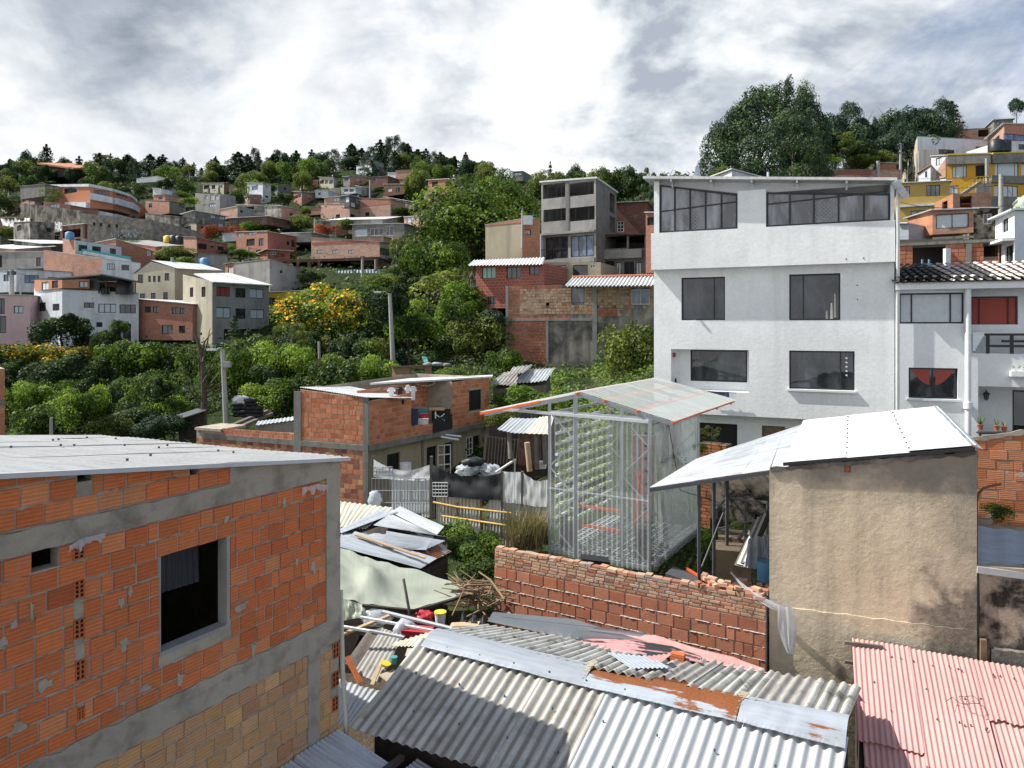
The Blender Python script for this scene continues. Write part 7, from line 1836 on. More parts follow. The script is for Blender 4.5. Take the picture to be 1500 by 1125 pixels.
bld('house','two storey red brick house with broken openings, centre left',[(346,133),(392,128),(434,135)],[340,339,347],376,['brick_far','brick_red'],[w(0,348,341,357,347,**CU),w(0,363,340,376,344,**CU),w(0,361,350,373,360,nx=2,**BK),w(0,379,349,386,360),w(0,375,366,382,372,pane='glass_blue'),w(1,420,354,424,359,**BK),w(1,427,352,433,362,open=True)],roof='zinc_far')
bld('house','small porch roof hut in front of the broken red brick house',[(392,122),(425,124)],[366,368],384,'brick_red',[w(0,396,369,404,373,**GW)],roof='zinc_white',over=.9)
bld('house','grey tin roofed shed right of the broken red brick house',[(415,136),(456,134)],[342,341],356,'concrete_grey',[],roof='zinc_far',over=.6)
bld('house','red brick house with dark openings behind the round tree, left',[(269,116),(288,113),(333,118)],[347,348,358],378,['brick_far2','brick_red'],[w(1,290,357,303,365,**BK),w(1,308,360,313,363),w(1,319,361,328,367,**BK)],roof='concrete_grey')
bld('house','grey rendered lower house under the dark red brick one',[(284,113),(333,115)],[371,374],402,'concrete_grey',[w(0,289,377,296,384,**CU)],roof='concrete_grey')
bld('house','long low brick wall house above the red brick one',[(176,126),(228,121),(270,124)],[354,362,360],372,'brick_red',[],roof='concrete_grey')
tank(255,357,118,.8,'plastic_black','left black water tank on the low brick roof');tank(263,358,118,.8,'plastic_black','right black water tank on the low brick roof');tank(246,356,118,.7,'plastic_yellow','yellow water tank beside the two black ones')
tank(300,390,104,.7,'plastic_blue','blue water tank behind the white roof of the cream house')
bld('house','small orange framed house with white window beside the big grey wall',[(330,104),(344,102)],[387,385],408,'brick_orange',[w(0,334,390,341,403,**CU)],roof='concrete_grey')
bld('house','large blank grey house wall with one tiny window',[(343,101),(395,97),(448,103)],[386,380,396],440,'concrete_grey',[w(1,410,396,414,400,**BK)],roof='concrete_grey',over=.1)
bld('house','bright yellow house half hidden by the flowering tree',[(380,93),(447,91)],[429,426],500,'yellow',[w(0,394,436,403,446,pane='glass_blue'),w(0,394,457,404,467,pane='glass_blue')],roof='zinc_white',over=.3)
# ---- centre group
bld('house','long two tone brick house with a row of small windows above a dark void',[(456,124),(556,119),(582,124)],[348,355,358],380,['brick_pink','tan'],[w(0,464,366,473,371,**CU),w(0,487,366,496,371,**CU),w(0,510,366,518,371,**CU),w(1,557,364,571,374,nx=3),w(1,574,366,580,374),w(1,557,381,568,389,pane='glass_blue')],roof='concrete_grey',
 extra=lambda r,f:[MBs(r,f[0],.2,Z(357,122),f[0].L-.1,Z(353.5,122),'brick_red')])
bld('house','rendered lower storeys below the two tone brick house',[(554,120),(584,125)],[380,380],405,'tan',[w(0,557,382,568,389,pane='glass_blue'),w(0,572,383,579,390,pane='glass_blue'),w(0,567,397,577,402)],roof=None)
bld('house','dark open concrete storey on columns under the two tone brick house',[(420,119),(554,116)],[381,378],420,'brick_dark',[w(0,427,384,434,396,open=True),w(0,438,384,450,394,open=True),w(0,455,384,465,396,open=True),w(0,469,382,550,400,open=True),w(0,470,402,500,412,open=True)],roof='concrete_dark')
solid('fence','zinc_grey','row of upright grey boards fencing the road below the dark open storey','fence',lambda m:corr(m,P(492,397,112),P(556,394,112),P(558,412,111),P(489,416,111),pitch=.5,amp=.06))
bld('house','black painted two storey house in the centre of the hillside',[(516,136),(592,132)],[329,328],356,'concrete_dark',[w(0,520,336,538,346,nx=3,**CU),w(0,542,334,561,345,nx=3),w(0,565,331,576,345,nx=2)],roof='zinc_far',over=.5,frame='frame_white')
bld('house','low brick parapet house right of the black painted house',[(541,129),(562,128)],[347,347],356,'brick_pink',[],roof='concrete_grey')
bld('house','grey tin roofed house just above the black painted house',[(484,144),(560,140)],[323,322],332,'concrete_grey',[],roof='zinc_white',over=1.0,backslope=1.5)
bld('house','pink brick two storey house with black loft and bright windows',[(470,170),(512,164),(527,168)],[299,300,302],328,['brick_pink','tan'],[w(0,492,314,498,321,**BK),w(1,503.5+10,314,520,320,**BK)],roof='concrete_grey')
bld('house','black loft on top of the pink brick two storey house',[(498,166),(512,163.5),(526,167)],[288,286,290],305,['steel_dark','steel_dark'],[w(0,499,298,504,304,**CU),w(0,506,289,511,296,**CU),w(1,514,297,520,303,**CU),w(1,521,292,525,298)],roof='zinc_far',frame='frame_white',over=.5)
bld('house','small pink brick loft with white roof left of the black loft',[(475,169),(498,167)],[290,288],302,'brick_pink',[w(0,488,290,497,295,**CU)],roof='zinc_white',over=.4)
bld('house','red and grey patched brick house right of the black loft',[(526,168),(572,164)],[290,292],326,'brick_pink',[w(0,535,311,541,317,**BK)],roof='concrete_grey',extra=lambda r,f:[MBs(r,f[0],.8,Z(301,166),f[0].L-.3,Z(291,166),'brick_far')])
bld('house','low stone house left of the pink brick house',[(447,172),(471,170)],[303,304],316,'brick_far2',[],roof='concrete_grey')
bld('house','grey terraced house with sloping roof right of the patched brick house',[(566,176),(606,170)],[288,297],312,'stained_grey',[],roof='zinc_far',over=.8)
bld('house','white and grey hut on the slope below the ridge',[(500,196),(521,194)],[275,275],285,'white_old',[w(0,504,277,510,281),w(0,512,277,518,281)],roof='zinc_white')
bld('house','dark hut right of the white and grey hut',[(521,197),(537,196)],[272,275],288,'concrete_dark',[],roof='zinc_far')
bld('house','small grey hut with flat roof left of the white and grey hut',[(482,196),(498,196)],[276,276],286,'tan',[],roof='zinc_far')
bld('house','white flat hut furthest left of the small huts under the ridge',[(462,192),(481,191)],[279,279],290,'white_old',[w(0,466,282,470,286)],roof='zinc_white')
bld('house','grey tiered house on the highest hilltop under the conifers',[(522,235),(545,229),(568,236)],[243,240,250],268,['white_old','stained_grey'],[w(0,527,246,532,250),w(0,535,246,541,250),w(1,550,248,556,252)],roof='concrete_grey')
bld('house','small top storey of the tiered hilltop house',[(527,237),(543,234)],[236,235],244,'concrete_grey',[w(0,530,237,540,241)],roof='zinc_far')
bld('house','brown brick hut below the tiered hilltop house',[(540,210),(568,207)],[260,258],276,'brick_dark',[w(0,545,263,550,268)],roof='concrete_grey')
bld('house','white hut right of the tiered hilltop house',[(568,222),(586,220)],[253,253],264,'white_old',[],roof='zinc_white')
bld('house','red brown hut among conifers at the right of the hilltop',[(580,216),(602,214)],[250,249],272,'brick_far2',[w(0,586,262,591,266)],roof='concrete_grey')
bld('house','dark brick house on the slope right of the brown hut',[(562,195),(592,191)],[270,270],288,'brick_dark',[w(0,568,276,574,281,**CU),w(0,580,275,586,282)],roof='zinc_far')
bld('house','small pink and grey house with shutter left of the big green tree',[(592,140),(622,137)],[318,316],336,'brick_pink',[w(0,596,318,608,326,pane='curtain')],roof='zinc_far')
bld('house','low grey house with open dark terrace, centre left slope',[(350,165),(410,160)],[300,302],318,'concrete_dark',[w(0,352,303,372,311,open=True)],roof='zinc_far',over=.8)
bld('house','pale brick house below the dark terrace on the slope',[(388,152),(412,149),(440,153)],[303,302,308],326,['stained_grey','brick_far2'],[w(1,424,312,429,316)],roof='concrete_grey')
bld('house','small dark house on the skyline left of the concrete tower',[(751,170),(766,169)],[252,251],266,'concrete_dark',[w(0,753,253,764,257,**CU)],roof='steel_dark')
for i,(a,b,t,lab) in enumerate([(683,705,262,'low pale roof on the skyline behind the big green tree'),(720,731,258,'small hut on the skyline between two aerials'),(690,700,258,'tiny hut on the skyline at the left of the low pale roof')]):
 bld('house',lab,[(a,240+i*4),(b,240+i*4)],[t,t],272,'concrete_grey',[],roof='zinc_far')
bld('house','pale rendered brick house with a sloping top behind the red brick house',[(711,64),(765,62),(791,63)],[330,321,322],388,['tan','brick_orange'],[w(1,770,336,778,344,**CU)],roof='concrete_grey',over=.05,extra=lambda r,f:[MBs(r,f[0],0,Z(331,64),f[0].L,(Z(330,64)-.02,Z(321,62)-.02),'brick_far')])
solid('water_tank','galv','square grey metal tank on the roof beside the concrete tower','tank',lambda m:m.box(P(773,323,62),(.85,.6,.8)))
bld('house','red brick house with pale green and grey windows under a corrugated eave',[(697,60),(797,57)],[389,386],452,'brick_red',[w(0,706,391,726,408,nx=3,pane='glass_green'),w(0,742,391,763,408,nx=3),w(0,775,390,789,402),w(0,714,434,726,446,nx=3)],roof=None,back=8,
 extra=lambda r,f:eave(r))
def tower():
 root,fs = bld('concrete_building','bare grey concrete tower with open top storeys and blue tinted windows',[(793,66),(873,63),(903,69)],[268,262,283],386,['concrete_grey','concrete_dark'],
  [w(0,795,269,828,290,open=True),w(0,834,267,870,286,open=True),w(0,796,306,830,324,open=True),w(0,834,303,871,323,open=True),w(0,799,347,832,379,nx=3),w(0,836,345,870,376,nx=3,pane='glass_blue'),w(1,893,284,901,312,open=True),w(1,893,318,902,340,open=True)],roof='zinc_far',over=.2,roofth=.15)
 f = fs[0]
 for x in (802,815,822,862):m = MB();u,z = f.hit(x,290);m.beam(f.pt(u,z,-.05),f.pt(u,z+1.3,-.05),.07);m.build('mullion','frame_dark',root)
 for x in (804,822,843,862):m = MB();u,z = f.hit(x,324);m.beam(f.pt(u,z,-.05),f.pt(u,z+1.2,-.05),.07);m.build('mullion','frame_dark',root)
 m = MB();u = f.hit(831.5,300)[0];f.slab(m,u-.15,Z(344,64),u+.15,f.top(u)-.1,.06);m.build('column','concrete_dark',root)
 m = MB();f.slab(m,0,f.hit(830,343)[1],f.L,f.hit(830,340)[1],.4);m.build('slab','concrete_grey',root)
 m = MB();f.slab(m,0,f.hit(830,386)[1],f.L,f.hit(830,380)[1],.4,-.1);m.build('slab','concrete_grey',root)
 fr = Face(f.pt(.05,0,.32),f.pt(f.L*.48,0,.32),(0,0),(0,0));m = MB();z0 = f.hit(815,378)[1]
 for i in range(12):m.beam(fr.pt(fr.L*i/11,z0),fr.pt(fr.L*i/11,z0+.8),.025)
 m.beam(fr.pt(0,z0+.8),fr.pt(fr.L,z0+.8),.04);m.build('railing','frame_dark',root)
 m = MB();f.slab(m,-.05,Z(385,66),.2,Z(345,66),.42);m.build('pier','white_old',root)
 bld('house','rendered storey below the concrete tower with tall curtained window',[(795,62),(880,60)],[384,384],420,'tan',[w(0,803,389,829,415,nx=2,ny=2,**CU),w(0,839,388,861,410,nx=1),w(0,864,387,872,393,**GW)],roof=None)
 bld('house','dark unfinished annex with collapsing balcony right of the concrete tower',[(879,66),(956,64)],[345,345],410,'concrete_dark',[w(0,880,346,918,364,open=True),w(0,921,345,944,364,open=True),w(0,886,382,900,404,**BK),w(0,902,384,910,404,**CU),w(0,914,383,929,404,**BK),w(0,931,384,940,404,**CU)],roof='wood_dark',over=.4,
  extra=lambda r,f:[MBs(r,f[0],0,Z(379,65),f[0].L*.82,Z(366,65),'concrete_grey',.5)])
 bld('house','dark red brick upper house behind the unfinished annex',[(900,71),(948,70)],[298,296],348,'brick_dark',[w(0,904,324,914,340,nx=2,ny=3,**GW)],roof='concrete_grey',over=.4)
 bld('house','small orange brick house squeezed beside the white house edge',[(946,62),(975,61)],[312,312],400,'brick_far',[w(0,948,318,958,330,**BK)],roof='zinc_far')
tower()
def base_house():
 a,b_ = XY(741,57),XY(962,54);f = Face(a,b_,(Z(419,57),Z(415,54)),(-7,-7));U = lambda x:f.hit(x,450)[0];zz = lambda x,y:f.hit(x,y)[1]
 root = empty('brick_house',f.pt(f.L/2,-7,-2),'long patched brick and stained concrete house front with a tiled eave, centre','house')
 W1 = f.rect(837,420,856,444);W2 = f.rect(925,424,952,446);W3 = f.rect(800,443,804,448)
 m = MB();f.panel(m,[W1,W2,W3],depth=.15);Face(b_,b_-f.n*8,(Z(415,54),)*2,(-7,-7)).panel(m,[]);Face(a-f.n*8,a,(Z(419,57),)*2,(-7,-7)).panel(m,[]);m.face([f.pt(0,f.zt[0]-.2),f.pt(f.L,f.zt[1]-.2),f.pt(f.L,f.zt[1]-.2,-8),f.pt(0,f.zt[0]-.2,-8)]);m.build('wall','stained_grey',root)
 kw = dict(bw=.33,bh=.23,gap=.022,jit=.012);zb = zz(800,467)
 m = MB();f.bricks(m,U(745),U(761),zb,f.top,**kw);f.bricks(m,U(761),U(836),zb,zz(800,461),**kw);f.bricks(m,U(745),U(800),-7,zz(770,471),**kw);f.bricks(m,U(875),U(904),zz(890,463),zz(890,452),**kw);f.bricks(m,U(913),U(927),zz(920,451),zz(920,447),**kw)
 f.bricks(m,U(761),U(822),zz(800,423),f.top,**kw);m.build('red_brickwork','brick_wall',root)
 m = MB();f.bricks(m,U(761),U(868),zz(800,460),zz(800,423),holes=[W1,W3],**kw);f.bricks(m,U(875),U(925),zz(890,451),zz(890,420),holes=[W1],skip=.06,**kw);f.bricks(m,U(904),U(925),zz(905,463),zz(905,452),skip=.4,**kw)
 f.bricks(m,U(925),U(960),zz(940,452),f.top,holes=[W2],skip=.35,**kw);m.build('pale_brickwork','brick_pale',root)
 m = MB()
 for x0,x1 in ((741,745),(868,874.5),(800,803.5)):f.slab(m,U(x0),-7,U(x1),zz(x0,470) if x0 == 800 else f.top(U(x0)),.07)
 rough_band(f,m,0,U(868),zz(800,470),zz(800,466.5),.09,60,.04);m.build('concrete_frame','concrete_grey',root)
 window(f,W1,root,nx=1,pane='glass_grey',depth=.1);window(f,W2,root,nx=2,frame='frame_white',pane='glass_blue',depth=.05)
 # tiled eave
 m = MB();corr(m,P(838,407,55.5),P(968,404,54),P(962,418,51.5),P(827,419,53.5),pitch=.28,amp=.06,nv=4);m.build('roof','zinc_far',root)
 m = MB()
 p0,p1 = P(838,406.5,55.6),P(962,404,54);n = 46
 for i in range(n):q = p0.lerp(p1,i/n)+V3((0,0,.04));q2 = p0.lerp(p1,(i+.9)/n)+V3((0,0,.04));m.tube([q,q2],[.10,.13],6)
 m.build('ridge_tiles','terracotta',root)
base_house()
def balcony_person():
 m = MB();m.beam(P(687,421,58),P(700,420,58),1.0,.10);o = m.build('balcony','concrete_grey');tag(o,'tiny concrete balcony at the left end of the red brick house','balcony')
 m = MB()
 for i in range(4):m.beam(P(688+i*3,421,57.5),P(688+i*3,410,57.5),.03)
 m.beam(P(688,410,57.5),P(697,410,57.5),.04);m.build('railing','frame_dark',o)
 # standing figure: skin modifier body
 Yp = 58;base = P(691.5,420,Yp)+V3((0,0,.05));H = Z(398,Yp)-base.z;s = H/1.75
 V = {'pel':(0,0,.95),'che':(0,0,1.3),'nec':(0,0,1.48),'hea':(0,-.02,1.62),'top':(0,-.01,1.74),'hl':(-.1,0,.9),'kl':(-.12,-.03,.5),'al':(-.13,0,.08),'tl':(-.13,-.14,.04),'hr':(.1,0,.9),'kr':(.11,-.03,.5),'ar':(.12,0,.08),'tr':(.12,-.14,.04),
   'sl':(-.2,0,1.4),'el':(-.3,-.02,1.12),'wl':(-.12,-.22,1.05),'sr':(.2,0,1.4),'er':(.3,-.02,1.12),'wr':(.12,-.22,1.08)}
 R = {'pel':.15,'che':.17,'nec':.06,'hea':.095,'top':.06,'hl':.09,'kl':.07,'al':.045,'tl':.04,'hr':.09,'kr':.07,'ar':.045,'tr':.04,'sl':.07,'el':.05,'wl':.04,'sr':.07,'er':.05,'wr':.04}
 Ed = [('pel','che'),('che','nec'),('nec','hea'),('hea','top'),('pel','hl'),('hl','kl'),('kl','al'),('al','tl'),('pel','hr'),('hr','kr'),('kr','ar'),('ar','tr'),('che','sl'),('sl','el'),('el','wl'),('che','sr'),('sr','er'),('er','wr')]
 ks = list(V);me = bpy.data.meshes.new('person');me.from_pydata([tuple(c*s for c in V[k]) for k in ks],[(ks.index(a),ks.index(b)) for a,b in Ed],[]);me.materials.append(M['skin'])
 o = bpy.data.objects.new('person',me);COL.objects.link(o);o.location = base;md = o.modifiers.new('skin','SKIN')
 for i,k in enumerate(ks):me.skin_vertices[0].data[i].radius = (R[k]*s,R[k]*s);me.skin_vertices[0].data[i].use_root = (k == 'pel')
 sb = o.modifiers.new('sub','SUBSURF');sb.levels = 1;sb.render_levels = 2
 tag(o,'person in dark clothes standing with folded arms on the tiny balcony','person')
 m = MB();c = base;q = lambda x,y,z:c+V3((x,y,z))*s
 m.tube([q(0,0,.88),q(0,0,1.2),q(0,0,1.47)],[.17*s,.19*s,.11*s],10)
 for sg in (-1,1):m.tube([q(sg*.2,0,1.42),q(sg*.31,-.02,1.1),q(sg*.16,-.2,1.05)],[.08*s,.065*s,.055*s],8)
 m.build('jacket','cloth_black',o);m = MB()
 for sg in (-1,1):m.tube([q(sg*.09,0,.95),q(sg*.12,-.03,.5),q(sg*.13,0,.09)],[.115*s,.09*s,.07*s],8)
 m.build('trousers','cloth_blue',o)
 m = MB();m.tube([q(0,.02,1.62),q(0,.02,1.70),q(0,.01,1.76)],[.105*s,.108*s,.05*s],8);m.build('hair','black',o)
balcony_person()
# ---- right hillside
bld('brick_building','long low brick building on the skyline behind the white house roof',[(1199,110),(1205,104),(1318,106)],[252,250,249],272,['brick_far','brick_pink'],[w(1,1260,258,1272,267,**CU),w(1,1231,260,1250,268,nx=3,open=True)],roof='concrete_grey',extra=lambda r,f:[MBs(r,f[1],0,Z(257,105),f[1].L*.62,Z(249.5,105),'brick_red')])
bld('house','small brick house beside the utility poles on the skyline',[(1286,108),(1318,107)],[238,240],252,'brick_far',[w(0,1313,241,1318,249,**BK)],roof='zinc_far')
bld('house','white gabled roof house peeking over the roof of the tall white house',[(1038,60),(1072,56),(1120,60)],[262,249,262],285,'white_old',[],roof='zinc_white',over=.3)
tank_ = solid('antenna_pole','galv','thin metal flue standing behind the roof of the tall white house','flue',lambda m:m.tube([P(1125,268,34),P(1125,252,34)],.06,8))
def dish():
 m = MB();c = P(1022,255,33);rows = []
 for i in range(5):
  r = .42*i/4;rows.append([c+V3((math.cos(a)*r*.5+ .5*r*0,-.1*(1-(i/4)**2)+math.cos(a)*r*.7,math.sin(a)*r)) for a in [k*math.pi/8 for k in range(16)]])
 m.grid(rows,closed=True);o = m.build('satellite_dish','galv');tag(o,'satellite dish standing on the roof of the tall white house','satellite dish')
 m = MB();m.tube([c+V3((0,.1,0)),c+V3((0,.1,-.5))],.03,6);m.tube([c,c+V3((-.35,-.25,.12))],.015,5);m.build('mount','steel',o)
dish()
bld('apartment_building','tall white and cream rendered building on the right hillside',[(1316,124),(1344,106),(1460,108)],[270,200,206],300,['cream','white_old'],[w(0,1331,230,1335,244),w(0,1330,255,1336,268),w(0,1325,262,1328,270),w(1,1374,219,1398,226,nx=3),w(1,1429,215,1452,224,nx=3,pane='glass_blue')],roof='concrete_grey',over=.05,zbots=None)
bld('house','grey side annex of the tall white and cream building',[(1346,104),(1375,103)],[219,219],300,'concrete_grey',[],roof=None)
bld('house','brown brick house with junk on its terrace above the tall white building',[(1362,128),(1450,126)],[192,188],212,'brick_far2',[w(0,1378,196,1396,203,open=True),w(0,1433,190,1448,200,open=True)],roof='concrete_grey')
bld('house','shabby shack with open windows on the highest roof at the right',[(1363,131),(1372,129),(1412,131)],[181,180,179],193,['white_old','brick_far2'],[w(1,1376,181,1390,187,open=True),w(1,1394,181,1404,187,**CU)],roof='wood_grey',over=.5)
bld('house','dark little hut on the skyline left of the eucalyptus tree',[(1456,128),(1484,127)],[176,175],190,'concrete_dark',[w(0,1460,178,1464,183,**CU)],roof='zinc_far',over=.6)
bld('house','orange gabled house with blue upper windows at the right edge',[(1438,112),(1471,100),(1580,104)],[212,182,184],240,['brick_pink','brick_far'],[w(1,1471,198,1530,207,nx=4,pane='glass_blue'),w(0,1458,200,1464,208)],roof='zinc_far',over=.6)
bld('house','white lower storey under the orange gabled house',[(1466,98),(1580,100)],[207,207],232,'white_old',[w(0,1492,212,1530,220,nx=3)],roof=None)
tank(1459,222.5,95,.95,'plastic_black','left black water tank on the orange house roof');tank(1470,222.5,95.5,.9,'plastic_black','right black water tank behind the pillar on the orange house roof')
bld('orange_house','orange rendered house with dark grey fascia and white framed windows',[(1387,95),(1450,93),(1580,95)],[227,225,222],330,'orange',
 [w(0,1395,243,1416,260,mull=[.25,.78],**CU),w(0,1429,242,1443,262,**BK),w(1,1457,238,1492,259,mull=[.15,.85],**CU),w(1,1456,272,1491,289,nx=5,**CU),w(0,1390,272,1404,284,nx=2,**CU),w(1,1496,240,1520,258,**CU)],roof='concrete_grey',over=.0,
 extra=lambda r,f:orange_extra(r,f))
bld('house','ochre rendered house with pale roof line below the orange house',[(1316,76),(1391,74)],[269,266],330,'ochre',[w(0,1320,273,1333,288,nx=3,pane='glass_grey'),w(0,1357,271,1377,287,nx=3,pane='glass_grey'),w(0,1334,308,1365,320,nx=3,pane='glass_grey')],roof='zinc_white',over=.4,back=7,
 extra=lambda r,f:MBs(r,f[0],0,Z(302,75),f[0].L,Z(299,75),'white_old',.25))
bld('house','small white gabled annex in front of the cream building',[(1346,99),(1363,97),(1372,99)],[254,242,254],270,'white_old',[w(0,1355,251,1358,260)],roof='brick_orange',over=.3)
bld('house','narrow white house with brick gable left of the orange house',[(1364,98),(1386,96)],[229,228],270,['white_old'],[w(0,1371,231,1379,242,**CU)],roof='zinc_white',over=.2,extra=lambda r,f:MBs(r,f[0],f[0].L*.35,Z(262,97),f[0].L,(Z(252,97),Z(234,97)),'brick_pink',.1))
bld('brick_house','small bare orange brick house with two square holes below the orange house',[(1369,66),(1396,62),(1452,63)],[297,284,281],320,['brick_orange','brick_far2'],[w(0,1380,295,1388,306,open=True),w(1,1406,286,1424,304,open=True)],roof='concrete_grey',parapet=True)
bld('brick_house','brick house with one wide silver framed window on the right hillside',[(1330,49),(1366,46),(1426,45)],[320,309,307],352,['brick_orange','brick_far2'],[w(1,1371,313,1419,334,nx=2,**CU)],roof='zinc_old',over=.35,
 extra=lambda r,f:MBs(r,f[1],0,Z(350,45.5),f[1].L,Z(346.5,45.5),'concrete_dark',.1))
bld('house','black stained rendered annex right of the wide silver window',[(1426,45.6),(1462,45)],[306,306],352,'stained',[w(0,1440,313,1453,328,nx=2,**GW)],roof='zinc_old',over=.3)
bld('house','blue grey tin annex beside the downpipe of the tall white house',[(1316,46),(1331,45.5)],[328,328],352,'zinc_grey',[],roof='zinc_far')
def dark_brick():
 f = Face(XY(1312,38),XY(1464,36),(Z(351,38),Z(350,36)),(-3,-3));root = empty('brick_house',f.pt(f.L/2,-3,-2),'dark red block building with a wide shadowy opening above the clay tile roof','house')
 O = f.rect(1337,362,1385,392);O2 = f.rect(1441,357,1462,376);m = MB();f.panel(m,[O,O2],depth=.2);Face(f.b,f.b-f.n*5,(f.zt[1],)*2,(-3,-3)).panel(m,[]);m.face([f.pt(0,f.zt[0]),f.pt(f.L,f.zt[1]),f.pt(f.L,f.zt[1],-5),f.pt(0,f.zt[0],-5)]);bk = Face(f.pt(0,0,-2.5),f.pt(f.L,0,-2.5),f.zt,(-3,-3));bk.panel(m,[]);m.build('wall','mortar_dark',root)
 m = MB();f.bricks(m,0,f.L,-3,lambda u:f.zt[0]-.35,holes=[O,O2],bw=.33,bh=.23);m.build('brickwork','brick_dark2' if 'brick_dark2' in M else 'brick_wall',root)
 m = MB();f.slab(m,0,f.zt[0]-.36,f.L,f.zt[1],.08); 
 m.build('concrete_beam','concrete_dark',root);m = MB();f.slab(m,f.hit(1415,370)[0],-2,f.hit(1423,370)[0],f.zt[0]-.4,.08);m.build('concrete_column','concrete_dark',root)
 m = MB()
 for x in (1351,1361):m.beam(P(x,392,36.5),P(x,380,36.5),.07)
 m.beam(P(1351,387,36.5),P(1361,387,36.5),.05);o = m.build('ladder','plastic_blue');tag(o,'top of a blue ladder standing behind the clay tile roof','ladder')
 solid('post','white_old','peeling white post in the opening of the dark red block building','post',lambda m:m.beam(P(1387,392,36.8),P(1387,364,36.8),.25))
dark_brick()
bld('white_house','bright white narrow house with a small balcony at the right edge',[(1458,37),(1486,34),(1600,34)],[322,309,305],420,['white','white_old'],[w(0,1468,320,1477,340,pane='glass_grey'),w(0,1472,360,1484,392,nx=2)],roof='white_clean',over=.35,backslope=.3,
 extra=lambda r,f:MBs(r,f[0],0,(Z(357,36),Z(352,34)),f[0].L,(Z(354,36),Z(348,34)),'white_clean',.5))
solid('water_tank','film_green','pale green sheeted dome on the roof of the bright white narrow house','tank',lambda m:blobm(m,P(1503,299,36),(.55,.5,.42),5))
def wires():
 for i,(pts,lab) in enumerate([([(1318,296,60),(1345,302,60),(1400,306,60),(1500,300,60)],'upper overhead wire across the ochre house'),([(1320,262,80),(1400,276,80),(1500,270,80)],'overhead wire across the orange house'),
  ([(577,460,52),(600,467,52),(680,473,53),(740,474,54)],'overhead wire running right from the tall grey pole'),([(483,478,50),(520,462,51),(571,445,52)],'overhead wire between the two grey poles in the bushes'),([(571,436,52),(500,440,60),(400,425,75),(300,395,88)],'long overhead cable from the tall grey pole up to the cream house'),([(573,433,52),(640,440,53),(697,425,57)],'overhead cable from the tall grey pole to the red brick house'),([(531,378,108),(480,372,112),(420,368,115),(364,364,118)],'cable strung between the hillside poles above the big blank wall'),([(531,380,108),(558,372,109),(582,355,110)],'cable between the two poles by the two tone brick house'),([(17,398,84),(60,408,84),(145,405,80)],'cable from the thick concrete pole to the white house canopy'),([(1466,258,62),(1420,262,66),(1340,262,76)],'cable from the pole in front of the orange house to the left'),([(1466,262,62),(1485,290,50),(1500,300,42)],'cable dropping from the orange house pole to the right edge'),([(326,530,40),(250,575,36),(180,605,33),(76,640,32)],'sagging wire from the lamp post to the left')]):
  solid('wire','cloth_black',lab,'wire',lambda m:m.tube([P(*p) for p in pts],.012 if pts[0][2] < 55 else .022,4))
wires()
def thinpole(x,y0,y1,Y,r,lab,arms=()):
 root = empty('utility_pole',P(x,y1,Y),lab,'utility pole');m = MB();m.tube([P(x,y1,Y)-V3((0,0,2)),P(x,y0,Y)],[r,r*.7],8);m.build('shaft','pole',root)
 for (dx,dy,w_) in arms:m = MB();m.beam(P(x-w_+dx,y0+dy,Y),P(x+w_+dx,y0+dy,Y),r*1.2);m.build('crossarm','steel_dark',root)
thinpole(1466,255,305,62,.22,'concrete pole in front of the orange house at the right')
thinpole(1286,236,270,104,.35,'pale concrete pole in front of the low skyline brick building')
thinpole(1319,210,262,106,.22,'crowded utility pole with crossarms beside the tall white building',[(0,2,4),(0,7,3),(2,14,4),(3,20,3)])
thinpole(531,375,420,108,.28,'grey pole on the road in front of the two tone brick house',[(0,2,3)])
thinpole(582,352,395,110,.25,'grey pole right of the two tone brick house',[(0,3,3)])
thinpole(364,362,385,118,.22,'thin pole in front of the broken red brick house');thinpole(461,320,345,142,.2,'thin pole left of the black painted house');thinpole(542,264,282,190,.25,'thin pole under the tiered hilltop house')
thinpole(661,247,268,240,.2,'left aerial mast on the far skyline');thinpole(738,247,264,240,.25,'right aerial mast on the far skyline',[(0,4,2)])
thinpole(17,395,520,84,.35,'thick concrete pole in front of the pink house',[(0,5,5)]);thinpole(30,405,480,84,.12,'thin steel pole in front of the pink house')
thinpole(765,305,330,62,.09,'short white vent pole on the pale rendered brick house',[(0,0,3)]);thinpole(550,380,395,112,.2,'short lamp post on the road by the grey board fence')
# ================================================================== VEGETATION
KEEP = [(130,290,75,24,160),(316,296,34,24,176),(242,300,32,24,180),(190,335,100,22,145),(548,250,28,16,240),(500,305,34,24,172),(550,305,28,22,168),(555,340,42,18,136),(515,370,70,30,125),(390,355,46,24,135),(300,370,36,24,118),(115,390,115,45,130),(300,325,34,14,156),(350,318,40,18,165),(30,330,60,20,150),(400,405,60,40,105)]
RG = 'conifers along the far ridge';RS = 'bushes on the far slope'
LM = [(35,300,'grey retaining wall'),(85,250,'orange roofed ridge house'),(130,288,'orange apartment block'),(215,265,'small flat white building'),(240,300,'little brick tower'),(200,330,'long stone wall'),(315,295,'grey three storey house'),(300,325,'low dark grey house'),(350,312,'pink gabled house'),(385,308,'dark terrace house'),(120,380,'stepped brick house'),
 (390,358,'broken red brick house'),(300,370,'dark red brick house'),(435,350,'grey tin shed'),(490,310,'pink brick house'),(550,305,'patched brick house'),(545,250,'tiered hilltop house'),(510,280,'white and grey hut'),(580,280,'dark slope house'),(585,300,'grey terraced house'),(555,340,'black painted house'),(515,368,'two tone brick house'),(610,325,'shuttered pink house'),(700,262,'right hand skyline huts'),(450,260,'ragged ridge conifer'),(400,265,'lone thin ridge conifer'),(640,265,'right hand hilltop conifers'),(160,250,'wide loose ridge tree')]
